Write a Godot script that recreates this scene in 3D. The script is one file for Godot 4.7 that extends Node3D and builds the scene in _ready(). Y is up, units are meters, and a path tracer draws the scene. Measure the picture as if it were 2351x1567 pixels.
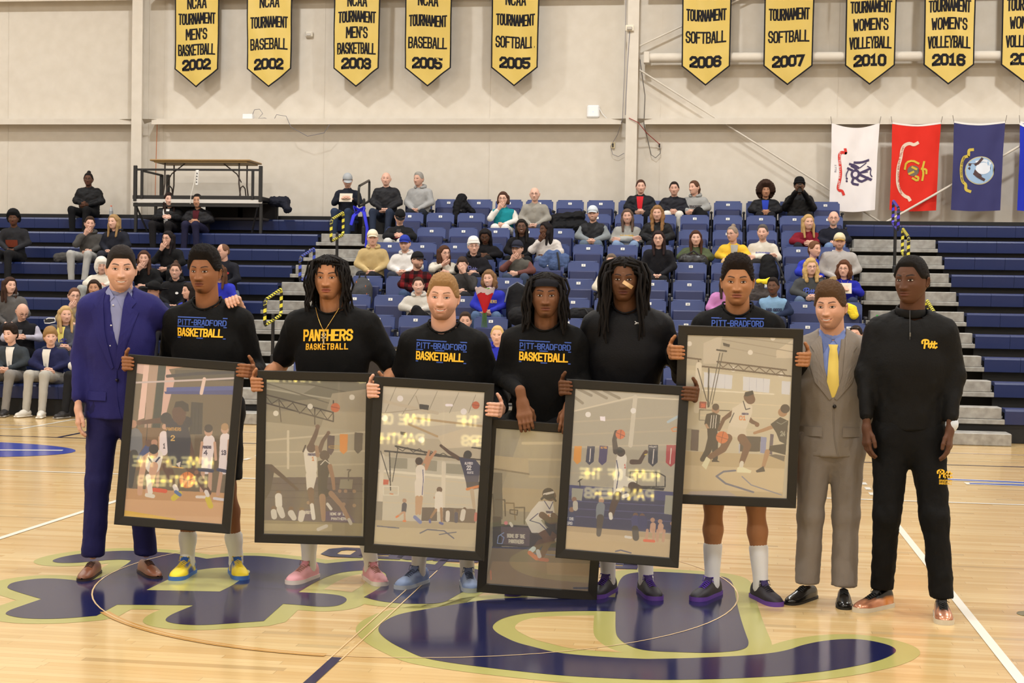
extends Node3D
# A gym presentation: nine people in a row at centre court, framed pictures in hand, bleachers with spectators behind.
# Court centre is the origin, x runs along the sideline, z towards the camera, metres.

const RUN := 0.76
const RISE := 0.288
const WALL_Z := -18.15
var rng := RandomNumberGenerator.new()
var noise := FastNoiseLite.new()
var taken := {}
var mats := {}

func _ready() -> void:
	rng.seed = 7
	noise.seed = 3
	noise.frequency = 1.0
	# ---- camera, air, exposure
	var cam := Camera3D.new()
	cam.name = "camera"
	cam.position = Vector3(1.684, 1.606, 8.318)
	cam.rotation_degrees = Vector3(-1.480, 8.027, 0.955)
	cam.fov = rad_to_deg(2.0 * atan(783.5 / 3422.4))
	cam.near = 0.1
	cam.far = 120.0
	add_child(cam)
	var env := Environment.new()
	env.background_mode = Environment.BG_COLOR
	env.background_color = Color(0.02, 0.02, 0.02)
	env.tonemap_mode = Environment.TONE_MAPPER_LINEAR
	env.tonemap_exposure = 1.0
	env.sdfgi_enabled = true
	env.ssao_enabled = true
	env.ssil_enabled = true
	var we := WorldEnvironment.new()
	we.name = "surroundings"
	we.environment = env
	add_child(we)
	# ---- the lamps under the roof
	for z in [-13.8, -7.0, 0.0, 7.0, 14.0]:
		for x in [-13.2, -6.6, 0.0, 6.6, 13.2]:
			high_bay(Vector3(x, 9.3, z), 27.0 if z < -13.0 else 25.5)
	var t0 := Time.get_ticks_msec()
	room()
	court()
	scorers_table()
	bleachers()
	seats()
	rails()
	wall_things()
	banners()
	flags()
	platform()
	print("setting ", Time.get_ticks_msec() - t0)
	hands_setup()
	print("hands ", Time.get_ticks_msec() - t0)
	frames()
	print("frames ", Time.get_ticks_msec() - t0)
	line_up()
	print("line up ", Time.get_ticks_msec() - t0)
	crowd()
	print("crowd ", Time.get_ticks_msec() - t0)
	belongings()
	print("all ", Time.get_ticks_msec() - t0)

# ------------------------------------------------------------------ helpers
func numbered(called: String) -> String:
	var n: int = taken.get(called, 0)
	taken[called] = n + 1
	return called if n == 0 else "%s_%03d" % [called, n]

func tag(o: Node, label: String, category := "", group := "", kind := "") -> Node:
	if label: o.set_meta("label", label)
	if category: o.set_meta("category", category)
	if group: o.set_meta("group", group)
	if kind: o.set_meta("kind", kind)
	return o

func thing(called: String, label: String, category: String, at := Vector3.ZERO, turn := 0.0, group := "") -> Node3D:
	var o := Node3D.new()
	o.name = numbered(called)
	add_child(o)
	o.position = at
	o.rotation.y = turn
	tag(o, label, category, group)
	return o

func part(called: String, mesh: Mesh, m: Material, parent: Node, at := Vector3.ZERO, label := "") -> MeshInstance3D:
	var o := MeshInstance3D.new()
	o.name = numbered(called) if parent == self else called
	o.mesh = mesh
	o.material_override = m
	parent.add_child(o, true)
	o.position = at
	if label: o.set_meta("label", label)
	return o

func structure(called: String, mesh: Mesh, m: Material, at := Vector3.ZERO, label := "") -> MeshInstance3D:
	var o := part(called, mesh, m, self, at)
	o.set_meta("kind", "structure")
	if label: tag(o, label, called.split("_")[0])
	return o

func c8(r: float, g: float, b: float) -> Color:
	return Color(r / 255.0, g / 255.0, b / 255.0)

func mat(c: Color, rough := 0.7, metal := 0.0, spec := 0.5) -> StandardMaterial3D:
	var key := "%s %s %s %s" % [c.to_html(), rough, metal, spec]
	if not mats.has(key):
		var m := StandardMaterial3D.new()
		m.albedo_color = c
		m.roughness = rough
		m.metallic = metal
		m.metallic_specular = spec
		mats[key] = m
	return mats[key]

var weave: NoiseTexture2D
func cloth(c: Color, rough := 0.9, bump := 0.25, scale := 9.0, sheen := 0.0) -> StandardMaterial3D:
	var key := "cloth %s %s %s %s %s" % [c.to_html(), rough, bump, scale, sheen]
	if not mats.has(key):
		if weave == null:
			weave = noise_texture(0.03, 256, true, 5.0, 4)
		var m := StandardMaterial3D.new()
		m.albedo_color = c
		m.roughness = rough
		m.metallic_specular = 0.3
		m.normal_enabled = true
		m.normal_texture = weave
		m.normal_scale = bump
		m.uv1_triplanar = true
		m.uv1_scale = Vector3.ONE * scale
		if sheen > 0.0:
			m.rim_enabled = true
			m.rim = sheen
			m.rim_tint = 0.5
		mats[key] = m
	return mats[key]

func painted(rough := 0.6, spec := 0.5) -> StandardMaterial3D:   # takes its colours from the vertices
	var key := "painted %s %s" % [rough, spec]
	if not mats.has(key):
		var m := StandardMaterial3D.new()
		m.vertex_color_use_as_albedo = true
		m.roughness = rough
		m.metallic_specular = spec
		mats[key] = m
	return mats[key]

func noise_texture(freq: float, size := 256, normal := false, strength := 4.0, octaves := 3) -> NoiseTexture2D:
	var n := FastNoiseLite.new()
	n.seed = 11
	n.frequency = freq
	n.fractal_octaves = octaves
	var t := NoiseTexture2D.new()
	t.width = size
	t.height = size
	t.seamless = true
	t.as_normal_map = normal
	t.bump_strength = strength
	t.noise = n
	return t

# A mesh under construction: flat pieces bring their own normals, smooth grids get theirs from the shape.
class Shape:
	var v := PackedVector3Array()
	var n := PackedVector3Array()
	var c := PackedColorArray()
	var u := PackedVector2Array()
	var t := PackedInt32Array()
	var col := Color.WHITE

	func tri(a: Vector3, b: Vector3, d: Vector3) -> void:
		var nn := (d - a).cross(b - a).normalized()
		for q: Vector3 in [a, b, d]:
			t.append(v.size())
			v.append(q)
			n.append(nn)
			c.append(col)

	func quad(a: Vector3, b: Vector3, d: Vector3, e: Vector3) -> void:   # clockwise seen from the front
		var nn := (d - a).cross(b - a).normalized()
		var k := v.size()
		for q: Vector3 in [a, b, d, e]:
			v.append(q)
			n.append(nn)
			c.append(col)
		t.append_array([k, k + 1, k + 2, k, k + 2, k + 3])

	func box(p: Vector3, s: Vector3, bevel := 0.0, b := Basis.IDENTITY) -> void:   # p is the centre
		var h := s * 0.5
		var w := minf(bevel, minf(h.x, minf(h.y, h.z)) * 0.9)
		for ax in 3:
			for sg in [-1.0, 1.0]:
				var nx := Vector3.ZERO; nx[ax] = sg
				var ux := Vector3.ZERO; ux[(ax + 1) % 3] = 1.0
				var vx := Vector3.ZERO; vx[(ax + 2) % 3] = sg
				var hu: float = h[(ax + 1) % 3] - w
				var hv: float = h[(ax + 2) % 3] - w
				var o := nx * h[ax]
				quad(p + b * (o - ux * hu - vx * hv), p + b * (o - ux * hu + vx * hv), p + b * (o + ux * hu + vx * hv), p + b * (o + ux * hu - vx * hv))
		if w <= 0.0: return
		for ax in 3:
			var i := (ax + 1) % 3
			var j := (ax + 2) % 3
			for si in [-1.0, 1.0]:
				for sj in [-1.0, 1.0]:
					var e := Vector3.ZERO; e[ax] = h[ax] - w
					var q1 := Vector3.ZERO; q1[i] = si * h[i]; q1[j] = sj * (h[j] - w)
					var q2 := Vector3.ZERO; q2[i] = si * (h[i] - w); q2[j] = sj * h[j]
					if si * sj > 0.0:
						quad(p + b * (q1 - e), p + b * (q1 + e), p + b * (q2 + e), p + b * (q2 - e))
					else:
						quad(p + b * (q2 - e), p + b * (q2 + e), p + b * (q1 + e), p + b * (q1 - e))
		for sx in [-1.0, 1.0]:
			for sy in [-1.0, 1.0]:
				for sz in [-1.0, 1.0]:
					var s3 := Vector3(sx, sy, sz)
					var qa := Vector3(h.x, h.y - w, h.z - w) * s3
					var qb := Vector3(h.x - w, h.y, h.z - w) * s3
					var qc := Vector3(h.x - w, h.y - w, h.z) * s3
					if sx * sy * sz > 0.0: tri(p + b * qa, p + b * qc, p + b * qb)
					else: tri(p + b * qa, p + b * qb, p + b * qc)

	# rows x columns of points become a smooth surface
	func grid(p: PackedVector3Array, cols: int, wrap := true, colors := PackedColorArray(), flip := false) -> void:
		var rows := p.size() / cols
		var k := v.size()
		var nn := PackedVector3Array()
		nn.resize(p.size())
		var last := cols if wrap else cols - 1
		for r in rows - 1:
			for s in last:
				var a := r * cols + s
				var b := r * cols + (s + 1) % cols
				var d := b + cols
				var e := a + cols
				var f := (p[d] - p[a]).cross(p[b] - p[e])
				if flip: f = -f
				nn[a] += f; nn[b] += f; nn[d] += f; nn[e] += f
				if flip: t.append_array([k + a, k + d, k + b, k + a, k + e, k + d])
				else: t.append_array([k + a, k + b, k + d, k + a, k + d, k + e])
		for i in p.size():
			v.append(p[i])
			n.append(nn[i].normalized() if nn[i].length_squared() > 0.0 else Vector3.UP)
			c.append(colors[i] if colors.size() else col)

	# a tube along points, with a radius (and a flatness) at each; ends rounded
	func tube(path: Array, radii: Array, sides := 8, flat := 1.0, side_hint := Vector3.ZERO, closed := false) -> void:
		var pts: Array = path.duplicate()
		var rad: Array = radii.duplicate()
		while rad.size() < pts.size(): rad.append(rad[-1])
		var p := PackedVector3Array()
		var m := pts.size()
		var up := side_hint
		var rows: Array = []
		for i in m:
			var d: Vector3
			if closed: d = (pts[(i + 1) % m] - pts[(i + m - 1) % m]).normalized()
			else: d = (pts[mini(i + 1, m - 1)] - pts[maxi(i - 1, 0)]).normalized()
			if up == Vector3.ZERO: up = Vector3.RIGHT if absf(d.x) < 0.8 else Vector3.UP
			up = (up - d * up.dot(d)).normalized()
			rows.append([pts[i], d, up, rad[i]])
		if not closed:
			var a: Array = rows[0]
			var z: Array = rows[-1]
			for q: Vector2 in [Vector2(0.7, 0.71), Vector2(1.0, 0.02)]:
				rows.push_front([a[0] - a[1] * a[3] * q.x * minf(flat, 1.0), a[1], a[2], a[3] * q.y])
				rows.append([z[0] + z[1] * z[3] * q.x * minf(flat, 1.0), z[1], z[2], z[3] * q.y])
		else: rows.append(rows[0])
		for r: Array in rows:
			var d: Vector3 = r[1]
			var s: Vector3 = d.cross(r[2])
			for k in sides:
				var an := TAU * k / sides
				p.append(r[0] + (r[2] as Vector3) * cos(an) * r[3] + s * sin(an) * r[3] * flat)
		grid(p, sides, true, PackedColorArray(), true)

	func lathe(prof: PackedVector2Array, sides := 16, at := Vector3.ZERO, b := Basis.IDENTITY) -> void:   # radius, height, from the bottom up
		var p := PackedVector3Array()
		for q in prof:
			for k in sides:
				var an := TAU * k / sides
				p.append(at + b * Vector3(cos(an) * q.x, q.y, sin(an) * q.x))
		grid(p, sides, true, PackedColorArray(), false)

	func extrude(poly: PackedVector2Array, z0: float, z1: float, xf := Transform3D.IDENTITY) -> void:   # in xy, along z
		var pl := poly.duplicate()
		var area := 0.0
		for i in pl.size(): area += pl[i].cross(pl[(i + 1) % pl.size()])
		if area > 0.0: pl.reverse()
		var ix := Geometry2D.triangulate_polygon(pl)
		for i in range(0, ix.size(), 3):
			var a := pl[ix[i]]; var b := pl[ix[i + 1]]; var d := pl[ix[i + 2]]
			if (b - a).cross(d - a) > 0.0:
				var s := b; b = d; d = s
			tri(xf * Vector3(a.x, a.y, z1), xf * Vector3(b.x, b.y, z1), xf * Vector3(d.x, d.y, z1))
			if z0 != z1: tri(xf * Vector3(a.x, a.y, z0), xf * Vector3(d.x, d.y, z0), xf * Vector3(b.x, b.y, z0))
		if z0 == z1: return
		for i in pl.size():
			var a := pl[i]; var b := pl[(i + 1) % pl.size()]
			quad(xf * Vector3(a.x, a.y, z0), xf * Vector3(b.x, b.y, z0), xf * Vector3(b.x, b.y, z1), xf * Vector3(a.x, a.y, z1))

	func mesh() -> ArrayMesh:
		var arr := []
		arr.resize(Mesh.ARRAY_MAX)
		arr[Mesh.ARRAY_VERTEX] = v
		arr[Mesh.ARRAY_NORMAL] = n
		arr[Mesh.ARRAY_COLOR] = c
		if u.size() == v.size(): arr[Mesh.ARRAY_TEX_UV] = u
		arr[Mesh.ARRAY_INDEX] = t
		var m := ArrayMesh.new()
		m.add_surface_from_arrays(Mesh.PRIMITIVE_TRIANGLES, arr)
		return m

func box_mesh(s: Vector3, bevel := 0.0, p := Vector3.ZERO) -> ArrayMesh:
	var q := Shape.new()
	q.box(p, s, bevel)
	return q.mesh()

func tube_mesh(path: Array, radii: Array, sides := 8, flat := 1.0, hint := Vector3.ZERO, closed := false) -> ArrayMesh:
	var q := Shape.new()
	q.tube(path, radii, sides, flat, hint, closed)
	return q.mesh()

# ------------------------------------------------------------------ block lettering, drawn as bent bars
const GLYPHS := {
	"A": ["0,0 1.7,6", "2.3,6 4,0", "0.8,1.9 3.2,1.9"], "B": ["0,0 0,6 3,6 4,5.2 4,3.8 3.2,3 4,2.2 4,0.8 3,0 0,0", "0,3 3.2,3"],
	"C": ["4,4.4 4,5 3,6 1,6 0,5 0,1 1,0 3,0 4,1 4,1.6"], "D": ["0,0 0,6 2.8,6 4,4.8 4,1.2 2.8,0 0,0"], "E": ["4,6 0,6 0,0 4,0", "0,3 3.2,3"],
	"F": ["4,6 0,6 0,0", "0,3 3.2,3"], "G": ["4,4.4 4,5 3,6 1,6 0,5 0,1 1,0 3,0 4,1 4,2.7 2.2,2.7"], "H": ["0,0 0,6", "4,0 4,6", "0,3 4,3"], "I": ["1,0 1,6"],
	"J": ["4,6 4,1 3,0 1,0 0,1"], "K": ["0,0 0,6", "4,6 0.4,2.6", "1.6,3.6 4,0"], "L": ["0,6 0,0 4,0"], "M": ["0,0 0,6", "5,0 5,6", "0.3,6 2.5,2", "4.7,6 2.5,2"], "N": ["0,0 0,6", "4,0 4,6", "0.3,5.8 3.7,0.2"], "O": ["0,1 0,5 1,6 3,6 4,5 4,1 3,0 1,0 0,1"],
	"P": ["0,0 0,6 3,6 4,5 4,3.6 3,2.6 0,2.6"], "R": ["0,0 0,6 3,6 4,5 4,3.8 3,2.9 0,2.9", "2.2,2.9 4,0"], "S": ["4,4.6 4,5 3,6 1,6 0,5 0,4 0.8,3.2 3.2,2.8 4,2 4,1 3,0 1,0 0,1 0,1.4"],
	"T": ["2,0 2,6", "0,6 4,6"], "U": ["0,6 0,1 1,0 3,0 4,1 4,6"], "V": ["0,6 2,0", "2,0 4,6"], "W": ["0,6 1.1,0", "1.1,0 2.5,4", "2.5,4 3.9,0", "3.9,0 5,6"], "Y": ["0,6 2,3 4,6", "2,3 2,0"], "X": ["0,0 4,6", "0,6 4,0"], "Z": ["0,6 4,6 0,0 4,0"],
	"'": ["0.3,6 0.3,4.6"], "-": ["0,3 2.4,3"], "0": ["0,1 0,5 1,6 3,6 4,5 4,1 3,0 1,0 0,1"], "1": ["0.6,4.8 2,6 2,0", "0.7,0 3.3,0"], "2": ["0,4.6 0,5 1,6 3,6 4,5 4,3.7 0,0.6 0,0 4,0"],
	"3": ["0,4.8 1,6 3,6 4,5 4,3.8 3.2,3 4,2.2 4,1 3,0 1,0 0,1.2", "1.4,3 3.2,3"], "4": ["3,0 3,6 0,2 4,2"], "5": ["4,6 0,6 0,3.4 3,3.4 4,2.5 4,1 3,0 1,0 0,1"], "6": ["4,5 3,6 1,6 0,5 0,1 1,0 3,0 4,1 4,2.4 3,3.3 0,3.3"],
	"7": ["0,6 4,6 1.6,0"], "8": ["1,3 0,4 0,5 1,6 3,6 4,5 4,4 3,3 1,3 0,2 0,1 1,0 3,0 4,1 4,2 3,3"], "9": ["0,1 1,0 3,0 4,1 4,5 3,6 1,6 0,5 0,3.6 1,2.7 4,2.7"]}
const WIDE := {"M": 5.0, "W": 5.0, "I": 2.0, "'": 0.8, "-": 2.4}

func glyph_width(ch: String) -> float:
	return 2.6 if ch == " " else WIDE.get(ch, 4.0)

# text as quads in the plane: lower left of the line at the origin; w = whole width, h = height of the bar centres plus a bar; returns lists of 4 points
func lettering(text: String, w: float, h: float, bar := 0.16, gap := 1.5, slant := 0.0) -> Array:
	var total := 0.0
	for ch in text: total += glyph_width(ch) + gap
	total -= gap
	var t := h * bar
	var sx := (w - t) / total
	var sy := (h - t) / 6.0
	var out: Array = []
	var x := 0.0
	for ch in text:
		for line: String in GLYPHS.get(ch, []):
			var pts: Array = []
			for q in line.split(" "):
				var a := q.split(",")
				var y := float(a[1]) * sy + t * 0.5
				pts.append(Vector2((x + float(a[0])) * sx + t * 0.5 + y * slant, y))
			out.append_array(bars(pts, t))
		x += glyph_width(ch) + gap
	return out

# a bent bar of even width as quads with mitred corners
func bars(pts: Array, t: float) -> Array:
	var out: Array = []
	var m := pts.size()
	var loop: bool = m > 2 and (pts[0] as Vector2).distance_to(pts[m - 1]) < 0.0001
	var l: Array = []
	var r: Array = []
	for i in m:
		var a: Vector2 = pts[i - 1] if i > 0 else (pts[m - 2] if loop else pts[0])
		var b: Vector2 = pts[i]
		var d: Vector2 = pts[i + 1] if i < m - 1 else (pts[1] if loop else pts[m - 1])
		var d1 := (b - a).normalized() if a != b else (d - b).normalized()
		var d2 := (d - b).normalized() if d != b else d1
		var n1 := Vector2(-d1.y, d1.x)
		var n2 := Vector2(-d2.y, d2.x)
		var mid := (n1 + n2).normalized()
		var k: float = minf(1.0 / maxf(mid.dot(n1), 0.35), 2.0) * t * 0.5
		var e := Vector2.ZERO
		if not loop and i == 0: e = -d2 * t * 0.5
		if not loop and i == m - 1: e = d1 * t * 0.5
		l.append(b + mid * k + e)
		r.append(b - mid * k + e)
	for i in m - 1: out.append([l[i], l[i + 1], r[i + 1], r[i]])
	return out

# lays quads of lettering on a surface: place(Vector2) gives the point in space
func letters_mesh(quads: Array, place: Callable, split := 1) -> ArrayMesh:
	var s := Shape.new()
	for q: Array in quads:
		for i in split:
			var f := float(i) / split
			var g := float(i + 1) / split
			s.quad(place.call((q[0] as Vector2).lerp(q[1], f)), place.call((q[0] as Vector2).lerp(q[1], g)), place.call((q[3] as Vector2).lerp(q[2], g)), place.call((q[3] as Vector2).lerp(q[2], f)))
	return s.mesh()

func flat_place(at: Vector3, right := Vector3.RIGHT, up := Vector3.UP) -> Callable:
	return func(q: Vector2) -> Vector3: return at + right * q.x + up * q.y

# a drawn line of even width, smoothed, as quads
func ribbon(pts: Array, t: float, soft := 3) -> Array:
	var q: Array = pts
	for k in soft:
		var nq: Array = [q[0]]
		for i in q.size() - 1:
			nq.append((q[i] as Vector2).lerp(q[i + 1], 0.25))
			nq.append((q[i] as Vector2).lerp(q[i + 1], 0.75))
		nq.append(q[-1])
		q = nq
	return bars(q, t)

func v2s(text: String) -> Array:
	var out: Array = []
	for q in text.split(" ", false):
		var a := q.split(",")
		out.append(Vector2(float(a[0]), float(a[1])))
	return out

# the word Pitt in its script, as bars; the whole is about 4.4 wide and 2.4 high before scaling
func pitt_script(w: float, t := 0.42) -> Array:
	var k := w / 4.5
	var out: Array = []
	for line in ["0.1,1.5 0.0,2.0 0.5,2.45 1.3,2.5 1.9,2.3 2.0,1.8 1.6,1.35 1.0,1.3", "0.95,2.35 0.85,1.2 0.7,0.1", "2.05,1.2 1.95,0.6 2.05,0.15 2.4,0.15 2.7,0.5", "2.95,1.9 2.75,0.7 2.85,0.15 3.2,0.15 3.5,0.5", "3.75,1.9 3.55,0.7 3.65,0.15 4.0,0.12 4.35,0.4", "2.5,1.35 3.3,1.3 4.3,1.45"]:
		var pts: Array = []
		for q: Vector2 in v2s(line): pts.append(q * k)
		out.append_array(ribbon(pts, t * k, 2))
	return out

# ------------------------------------------------------------------ lamps, room, court
var bay_meshes: Array = []
func high_bay(at: Vector3, energy: float) -> void:
	if bay_meshes.is_empty():
		var s := Shape.new()
		s.lathe(PackedVector2Array([Vector2(0.3, 0.0), Vector2(0.29, 0.02), Vector2(0.22, 0.22), Vector2(0.11, 0.32), Vector2(0.1, 0.52), Vector2(0.0, 0.54)]), 24)
		bay_meshes.append(s.mesh())
		s = Shape.new()
		s.lathe(PackedVector2Array([Vector2(0.0, 0.03), Vector2(0.15, 0.035), Vector2(0.27, 0.05), Vector2(0.2, 0.09), Vector2(0.0, 0.1)]), 24)
		bay_meshes.append(s.mesh())
		s = Shape.new()
		s.tube([Vector3(0, 0.53, 0), Vector3(0, 0.95, 0)], [0.012], 6)
		bay_meshes.append(s.mesh())
	var o := thing("high_bay_lamp", "bell-shaped lamp hanging under the gym roof", "lamp", at, 0.0, "lamps under the gym roof")
	part("reflector", bay_meshes[0], mat(c8(190, 190, 188), 0.4, 0.6), o)
	part("stem", bay_meshes[2], mat(c8(60, 60, 60), 0.5), o)
	var glow := StandardMaterial3D.new()
	glow.albedo_color = Color.WHITE
	glow.emission_enabled = true
	glow.emission = c8(248, 250, 250)
	glow.emission_energy_multiplier = 7.0
	if not mats.has("glow"): mats["glow"] = glow
	part("lens", bay_meshes[1], mats["glow"], o)
	var l := AreaLight3D.new()
	l.name = "lamp_light"
	l.area_size = Vector2(0.4, 0.4)
	l.set("area_range", 60.0)
	l.set("area_attenuation", 2.0)
	l.light_color = c8(248, 250, 250)
	l.light_energy = energy
	l.shadow_enabled = true
	o.add_child(l)
	l.position = Vector3(0, -0.02, 0)
	l.rotation_degrees = Vector3(-90, 0, 0)

const X0 := -16.0
const X1 := 17.0
const Z1 := 18.5
const ROOF := 10.3

func room() -> void:
	var tan_paint := StandardMaterial3D.new()
	tan_paint.albedo_color = c8(214, 206, 194)
	tan_paint.roughness = 0.75
	tan_paint.metallic_specular = 0.3
	var spots := noise_texture(0.02, 512, false, 1.0, 5)
	var ramp := Gradient.new()
	ramp.set_color(0, c8(246, 245, 243))
	ramp.set_color(1, Color.WHITE)
	spots.color_ramp = ramp
	tan_paint.albedo_texture = spots
	tan_paint.uv1_triplanar = true
	tan_paint.uv1_world_triplanar = true
	tan_paint.uv1_scale = Vector3.ONE * 0.31
	mats["wall"] = tan_paint
	var w := X1 - X0
	var d := Z1 - WALL_Z
	var cx := (X0 + X1) * 0.5
	var cz := (Z1 + WALL_Z) * 0.5
	var back := structure("wall_back", box_mesh(Vector3(w, ROOF + 0.4, 0.25), 0.0, Vector3(cx, ROOF * 0.5, WALL_Z - 0.125)), tan_paint, Vector3.ZERO, "tan painted metal wall behind the bleachers")
	structure("wall_left", box_mesh(Vector3(0.25, ROOF + 0.4, d), 0.0, Vector3(X0 - 0.125, ROOF * 0.5, cz)), tan_paint, Vector3.ZERO, "tan end wall of the gym at the far left")
	structure("wall_right", box_mesh(Vector3(0.25, ROOF + 0.4, d), 0.0, Vector3(X1 + 0.125, ROOF * 0.5, cz)), tan_paint, Vector3.ZERO, "tan end wall of the gym at the far right")
	structure("wall_front", box_mesh(Vector3(w, ROOF + 0.4, 0.25), 0.0, Vector3(cx, ROOF * 0.5, Z1 + 0.125)), tan_paint, Vector3.ZERO, "tan wall behind the camera")
	structure("ceiling", box_mesh(Vector3(w + 0.5, 0.25, d + 0.5), 0.0, Vector3(cx, ROOF + 0.125, cz)), mat(c8(232, 230, 224), 0.8), Vector3.ZERO, "white insulated gym roof")
	# girts along the wall and steel columns in front of it
	var girt := Shape.new()
	for gx: Array in [[X0, -9.13], [-8.75, -0.14], [0.26, X1]]:
		girt = Shape.new()
		var prof := PackedVector2Array([Vector2(0, 0.0), Vector2(0.26, 0.0), Vector2(0.26, -0.105), Vector2(0.245, -0.105), Vector2(0.245, -0.015), Vector2(0, -0.015)])
		girt.extrude(prof, gx[0], gx[1], Transform3D(Basis(Vector3(0, 0, 1), Vector3(0, 1, 0), Vector3(1, 0, 0)), Vector3.ZERO))
		var gm := girt.mesh()
		for y in [4.87, 7.14, 9.3]: part("girt", gm, tan_paint, back, Vector3(0, y, WALL_Z))
	for x in [-9.01, 0.04, 9.1]:
		var s := Shape.new()
		s.box(Vector3(x, ROOF * 0.5, WALL_Z + 0.325), Vector3(0.2, ROOF, 0.02), 0.004)
		s.box(Vector3(x, ROOF * 0.5, WALL_Z + 0.165), Vector3(0.014, ROOF, 0.3))
		s.box(Vector3(x, ROOF * 0.5, WALL_Z + 0.012), Vector3(0.2, ROOF, 0.02))
		part("column", s.mesh(), tan_paint, back)
		for sg in [-1.0, 1.0]:
			s = Shape.new()
			s.tri(Vector3(x + sg * 0.1, 4.86, WALL_Z + 0.31), Vector3(x + sg * 0.42, 4.86, WALL_Z + 0.25), Vector3(x + sg * 0.1, 4.78, WALL_Z + 0.2))
			s.tri(Vector3(x + sg * 0.1, 4.86, WALL_Z + 0.31), Vector3(x + sg * 0.1, 4.78, WALL_Z + 0.2), Vector3(x + sg * 0.42, 4.86, WALL_Z + 0.25))
			part("flange_brace", s.mesh(), tan_paint, back)
	for i in 8:
		part("seam", box_mesh(Vector3(0.008, ROOF, 0.006)), tan_paint, back, Vector3(-8.62 + 3.05 * (i - 2), ROOF * 0.5, WALL_Z + 0.002))
	# thin bracing rods and the fat round pipe behind the banners
	for rod: Array in [[Vector3(0.16, 5.72, WALL_Z + 0.16), Vector3(4.9, 2.75, WALL_Z + 0.16)], [Vector3(0.16, 6.15, WALL_Z + 0.16), Vector3(4.6, 8.2, WALL_Z + 0.16)]]:
		part("bracing_rod", tube_mesh(rod, [0.016], 8), tan_paint, back)
	part("bracing_rod", tube_mesh([Vector3(4.4, 3.08, WALL_Z + 0.36), Vector3(9.1, 5.9, WALL_Z + 0.36)], [0.02], 8), tan_paint, back)
	part("pipe", tube_mesh([Vector3(0.36, 5.92, WALL_Z + 0.24), Vector3(9.0, 5.92, WALL_Z + 0.24)], [0.085], 16), tan_paint, back)
	part("pipe_bracket", box_mesh(Vector3(0.1, 0.2, 0.2), 0.01), tan_paint, back, Vector3(0.28, 5.92, WALL_Z + 0.24))

func plank_texture() -> ImageTexture:
	var w := 2048
	var h := 1024
	var im := Image.create(w, h, true, Image.FORMAT_RGB8)
	var strip := 23
	var base: Array = [c8(206, 175, 123), c8(210, 181, 130), c8(203, 171, 118), c8(213, 186, 136), c8(207, 177, 125), c8(200, 166, 112), c8(211, 183, 133), c8(205, 173, 120)]
	for r in range(0, h / strip + 1):
		var x := -rng.randi_range(0, 400)
		while x < w:
			var l := rng.randi_range(160, 620)
			var c: Color = base[rng.randi() % base.size()]
			if rng.randf() < 0.05: c = c.darkened(0.09)
			im.fill_rect(Rect2i(x, r * strip, l, strip), c)
			for k in 26:
				var gx := x + rng.randi_range(0, l - 12)
				im.fill_rect(Rect2i(gx, r * strip + rng.randi_range(0, strip - 2), mini(rng.randi_range(20, 240), x + l - gx), 1), c.darkened(rng.randf() * 0.05) if rng.randf() < 0.65 else c.lightened(rng.randf() * 0.08))
			im.fill_rect(Rect2i(x, r * strip, 1, strip), c.darkened(0.16))
			x += l
		im.fill_rect(Rect2i(0, r * strip, w, 1), c8(188, 149, 100))
	im.generate_mipmaps()
	return ImageTexture.create_from_image(im)

func flat_poly(pts: PackedVector2Array, y: float) -> ArrayMesh:   # x, z on the floor
	var s := Shape.new()
	var q := PackedVector2Array()
	for a in pts: q.append(Vector2(a.x, -a.y))
	s.extrude(q, y, y, Transform3D(Basis(Vector3(1, 0, 0), Vector3(0, 0, -1), Vector3(0, 1, 0)), Vector3.ZERO))
	for a in s.v: s.u.append(Vector2(a.x / 5.08, a.z / 2.54))
	return s.mesh()

func corners(text: String) -> Array:   # x,z pairs; a c keeps the corner sharp
	var out: Array = []
	for q in text.split(" "):
		var a := q.trim_suffix("c").split(",")
		out.append(Vector3(float(a[0]), float(a[1]), 1.0 if q.ends_with("c") else 0.0))
	return out

func strip(a: Vector2, b: Vector2, w: float) -> PackedVector2Array:
	var n := (b - a).orthogonal().normalized() * w * 0.5
	return PackedVector2Array([a + n, b + n, b - n, a - n])

func floor_ring(r0: float, r1: float, a0: float, a1: float, y: float, cx := 0.0, cz := 0.0) -> ArrayMesh:
	var s := Shape.new()
	var m := 90
	for i in m:
		var a := deg_to_rad(lerpf(a0, a1, float(i) / m))
		var b := deg_to_rad(lerpf(a0, a1, float(i + 1) / m))
		s.quad(Vector3(cx + cos(a) * r0, y, cz + sin(a) * r0), Vector3(cx + cos(a) * r1, y, cz + sin(a) * r1), Vector3(cx + cos(b) * r1, y, cz + sin(b) * r1), Vector3(cx + cos(b) * r0, y, cz + sin(b) * r0))
		var k := s.n.size()
		for j in 4: s.n[k - 1 - j] = Vector3.UP
	return s.mesh()

func smooth_closed(pts: Array, soft := 3) -> PackedVector2Array:
	var q: Array = pts
	for k in soft:
		var nq: Array = []
		for i in q.size():
			var a: Vector3 = q[i]
			var b: Vector3 = q[(i + 1) % q.size()]
			# the third number keeps a corner sharp
			nq.append(Vector3(a.x, a.y, 1) if a.z > 0.5 else Vector3(lerpf(a.x, b.x, 0.25), lerpf(a.y, b.y, 0.25), 0))
			if b.z < 0.5: nq.append(Vector3(lerpf(a.x, b.x, 0.75), lerpf(a.y, b.y, 0.75), 0))
		q = nq
	var out := PackedVector2Array()
	for a: Vector3 in q: out.append(Vector2(a.x, a.y))
	return out

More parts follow.
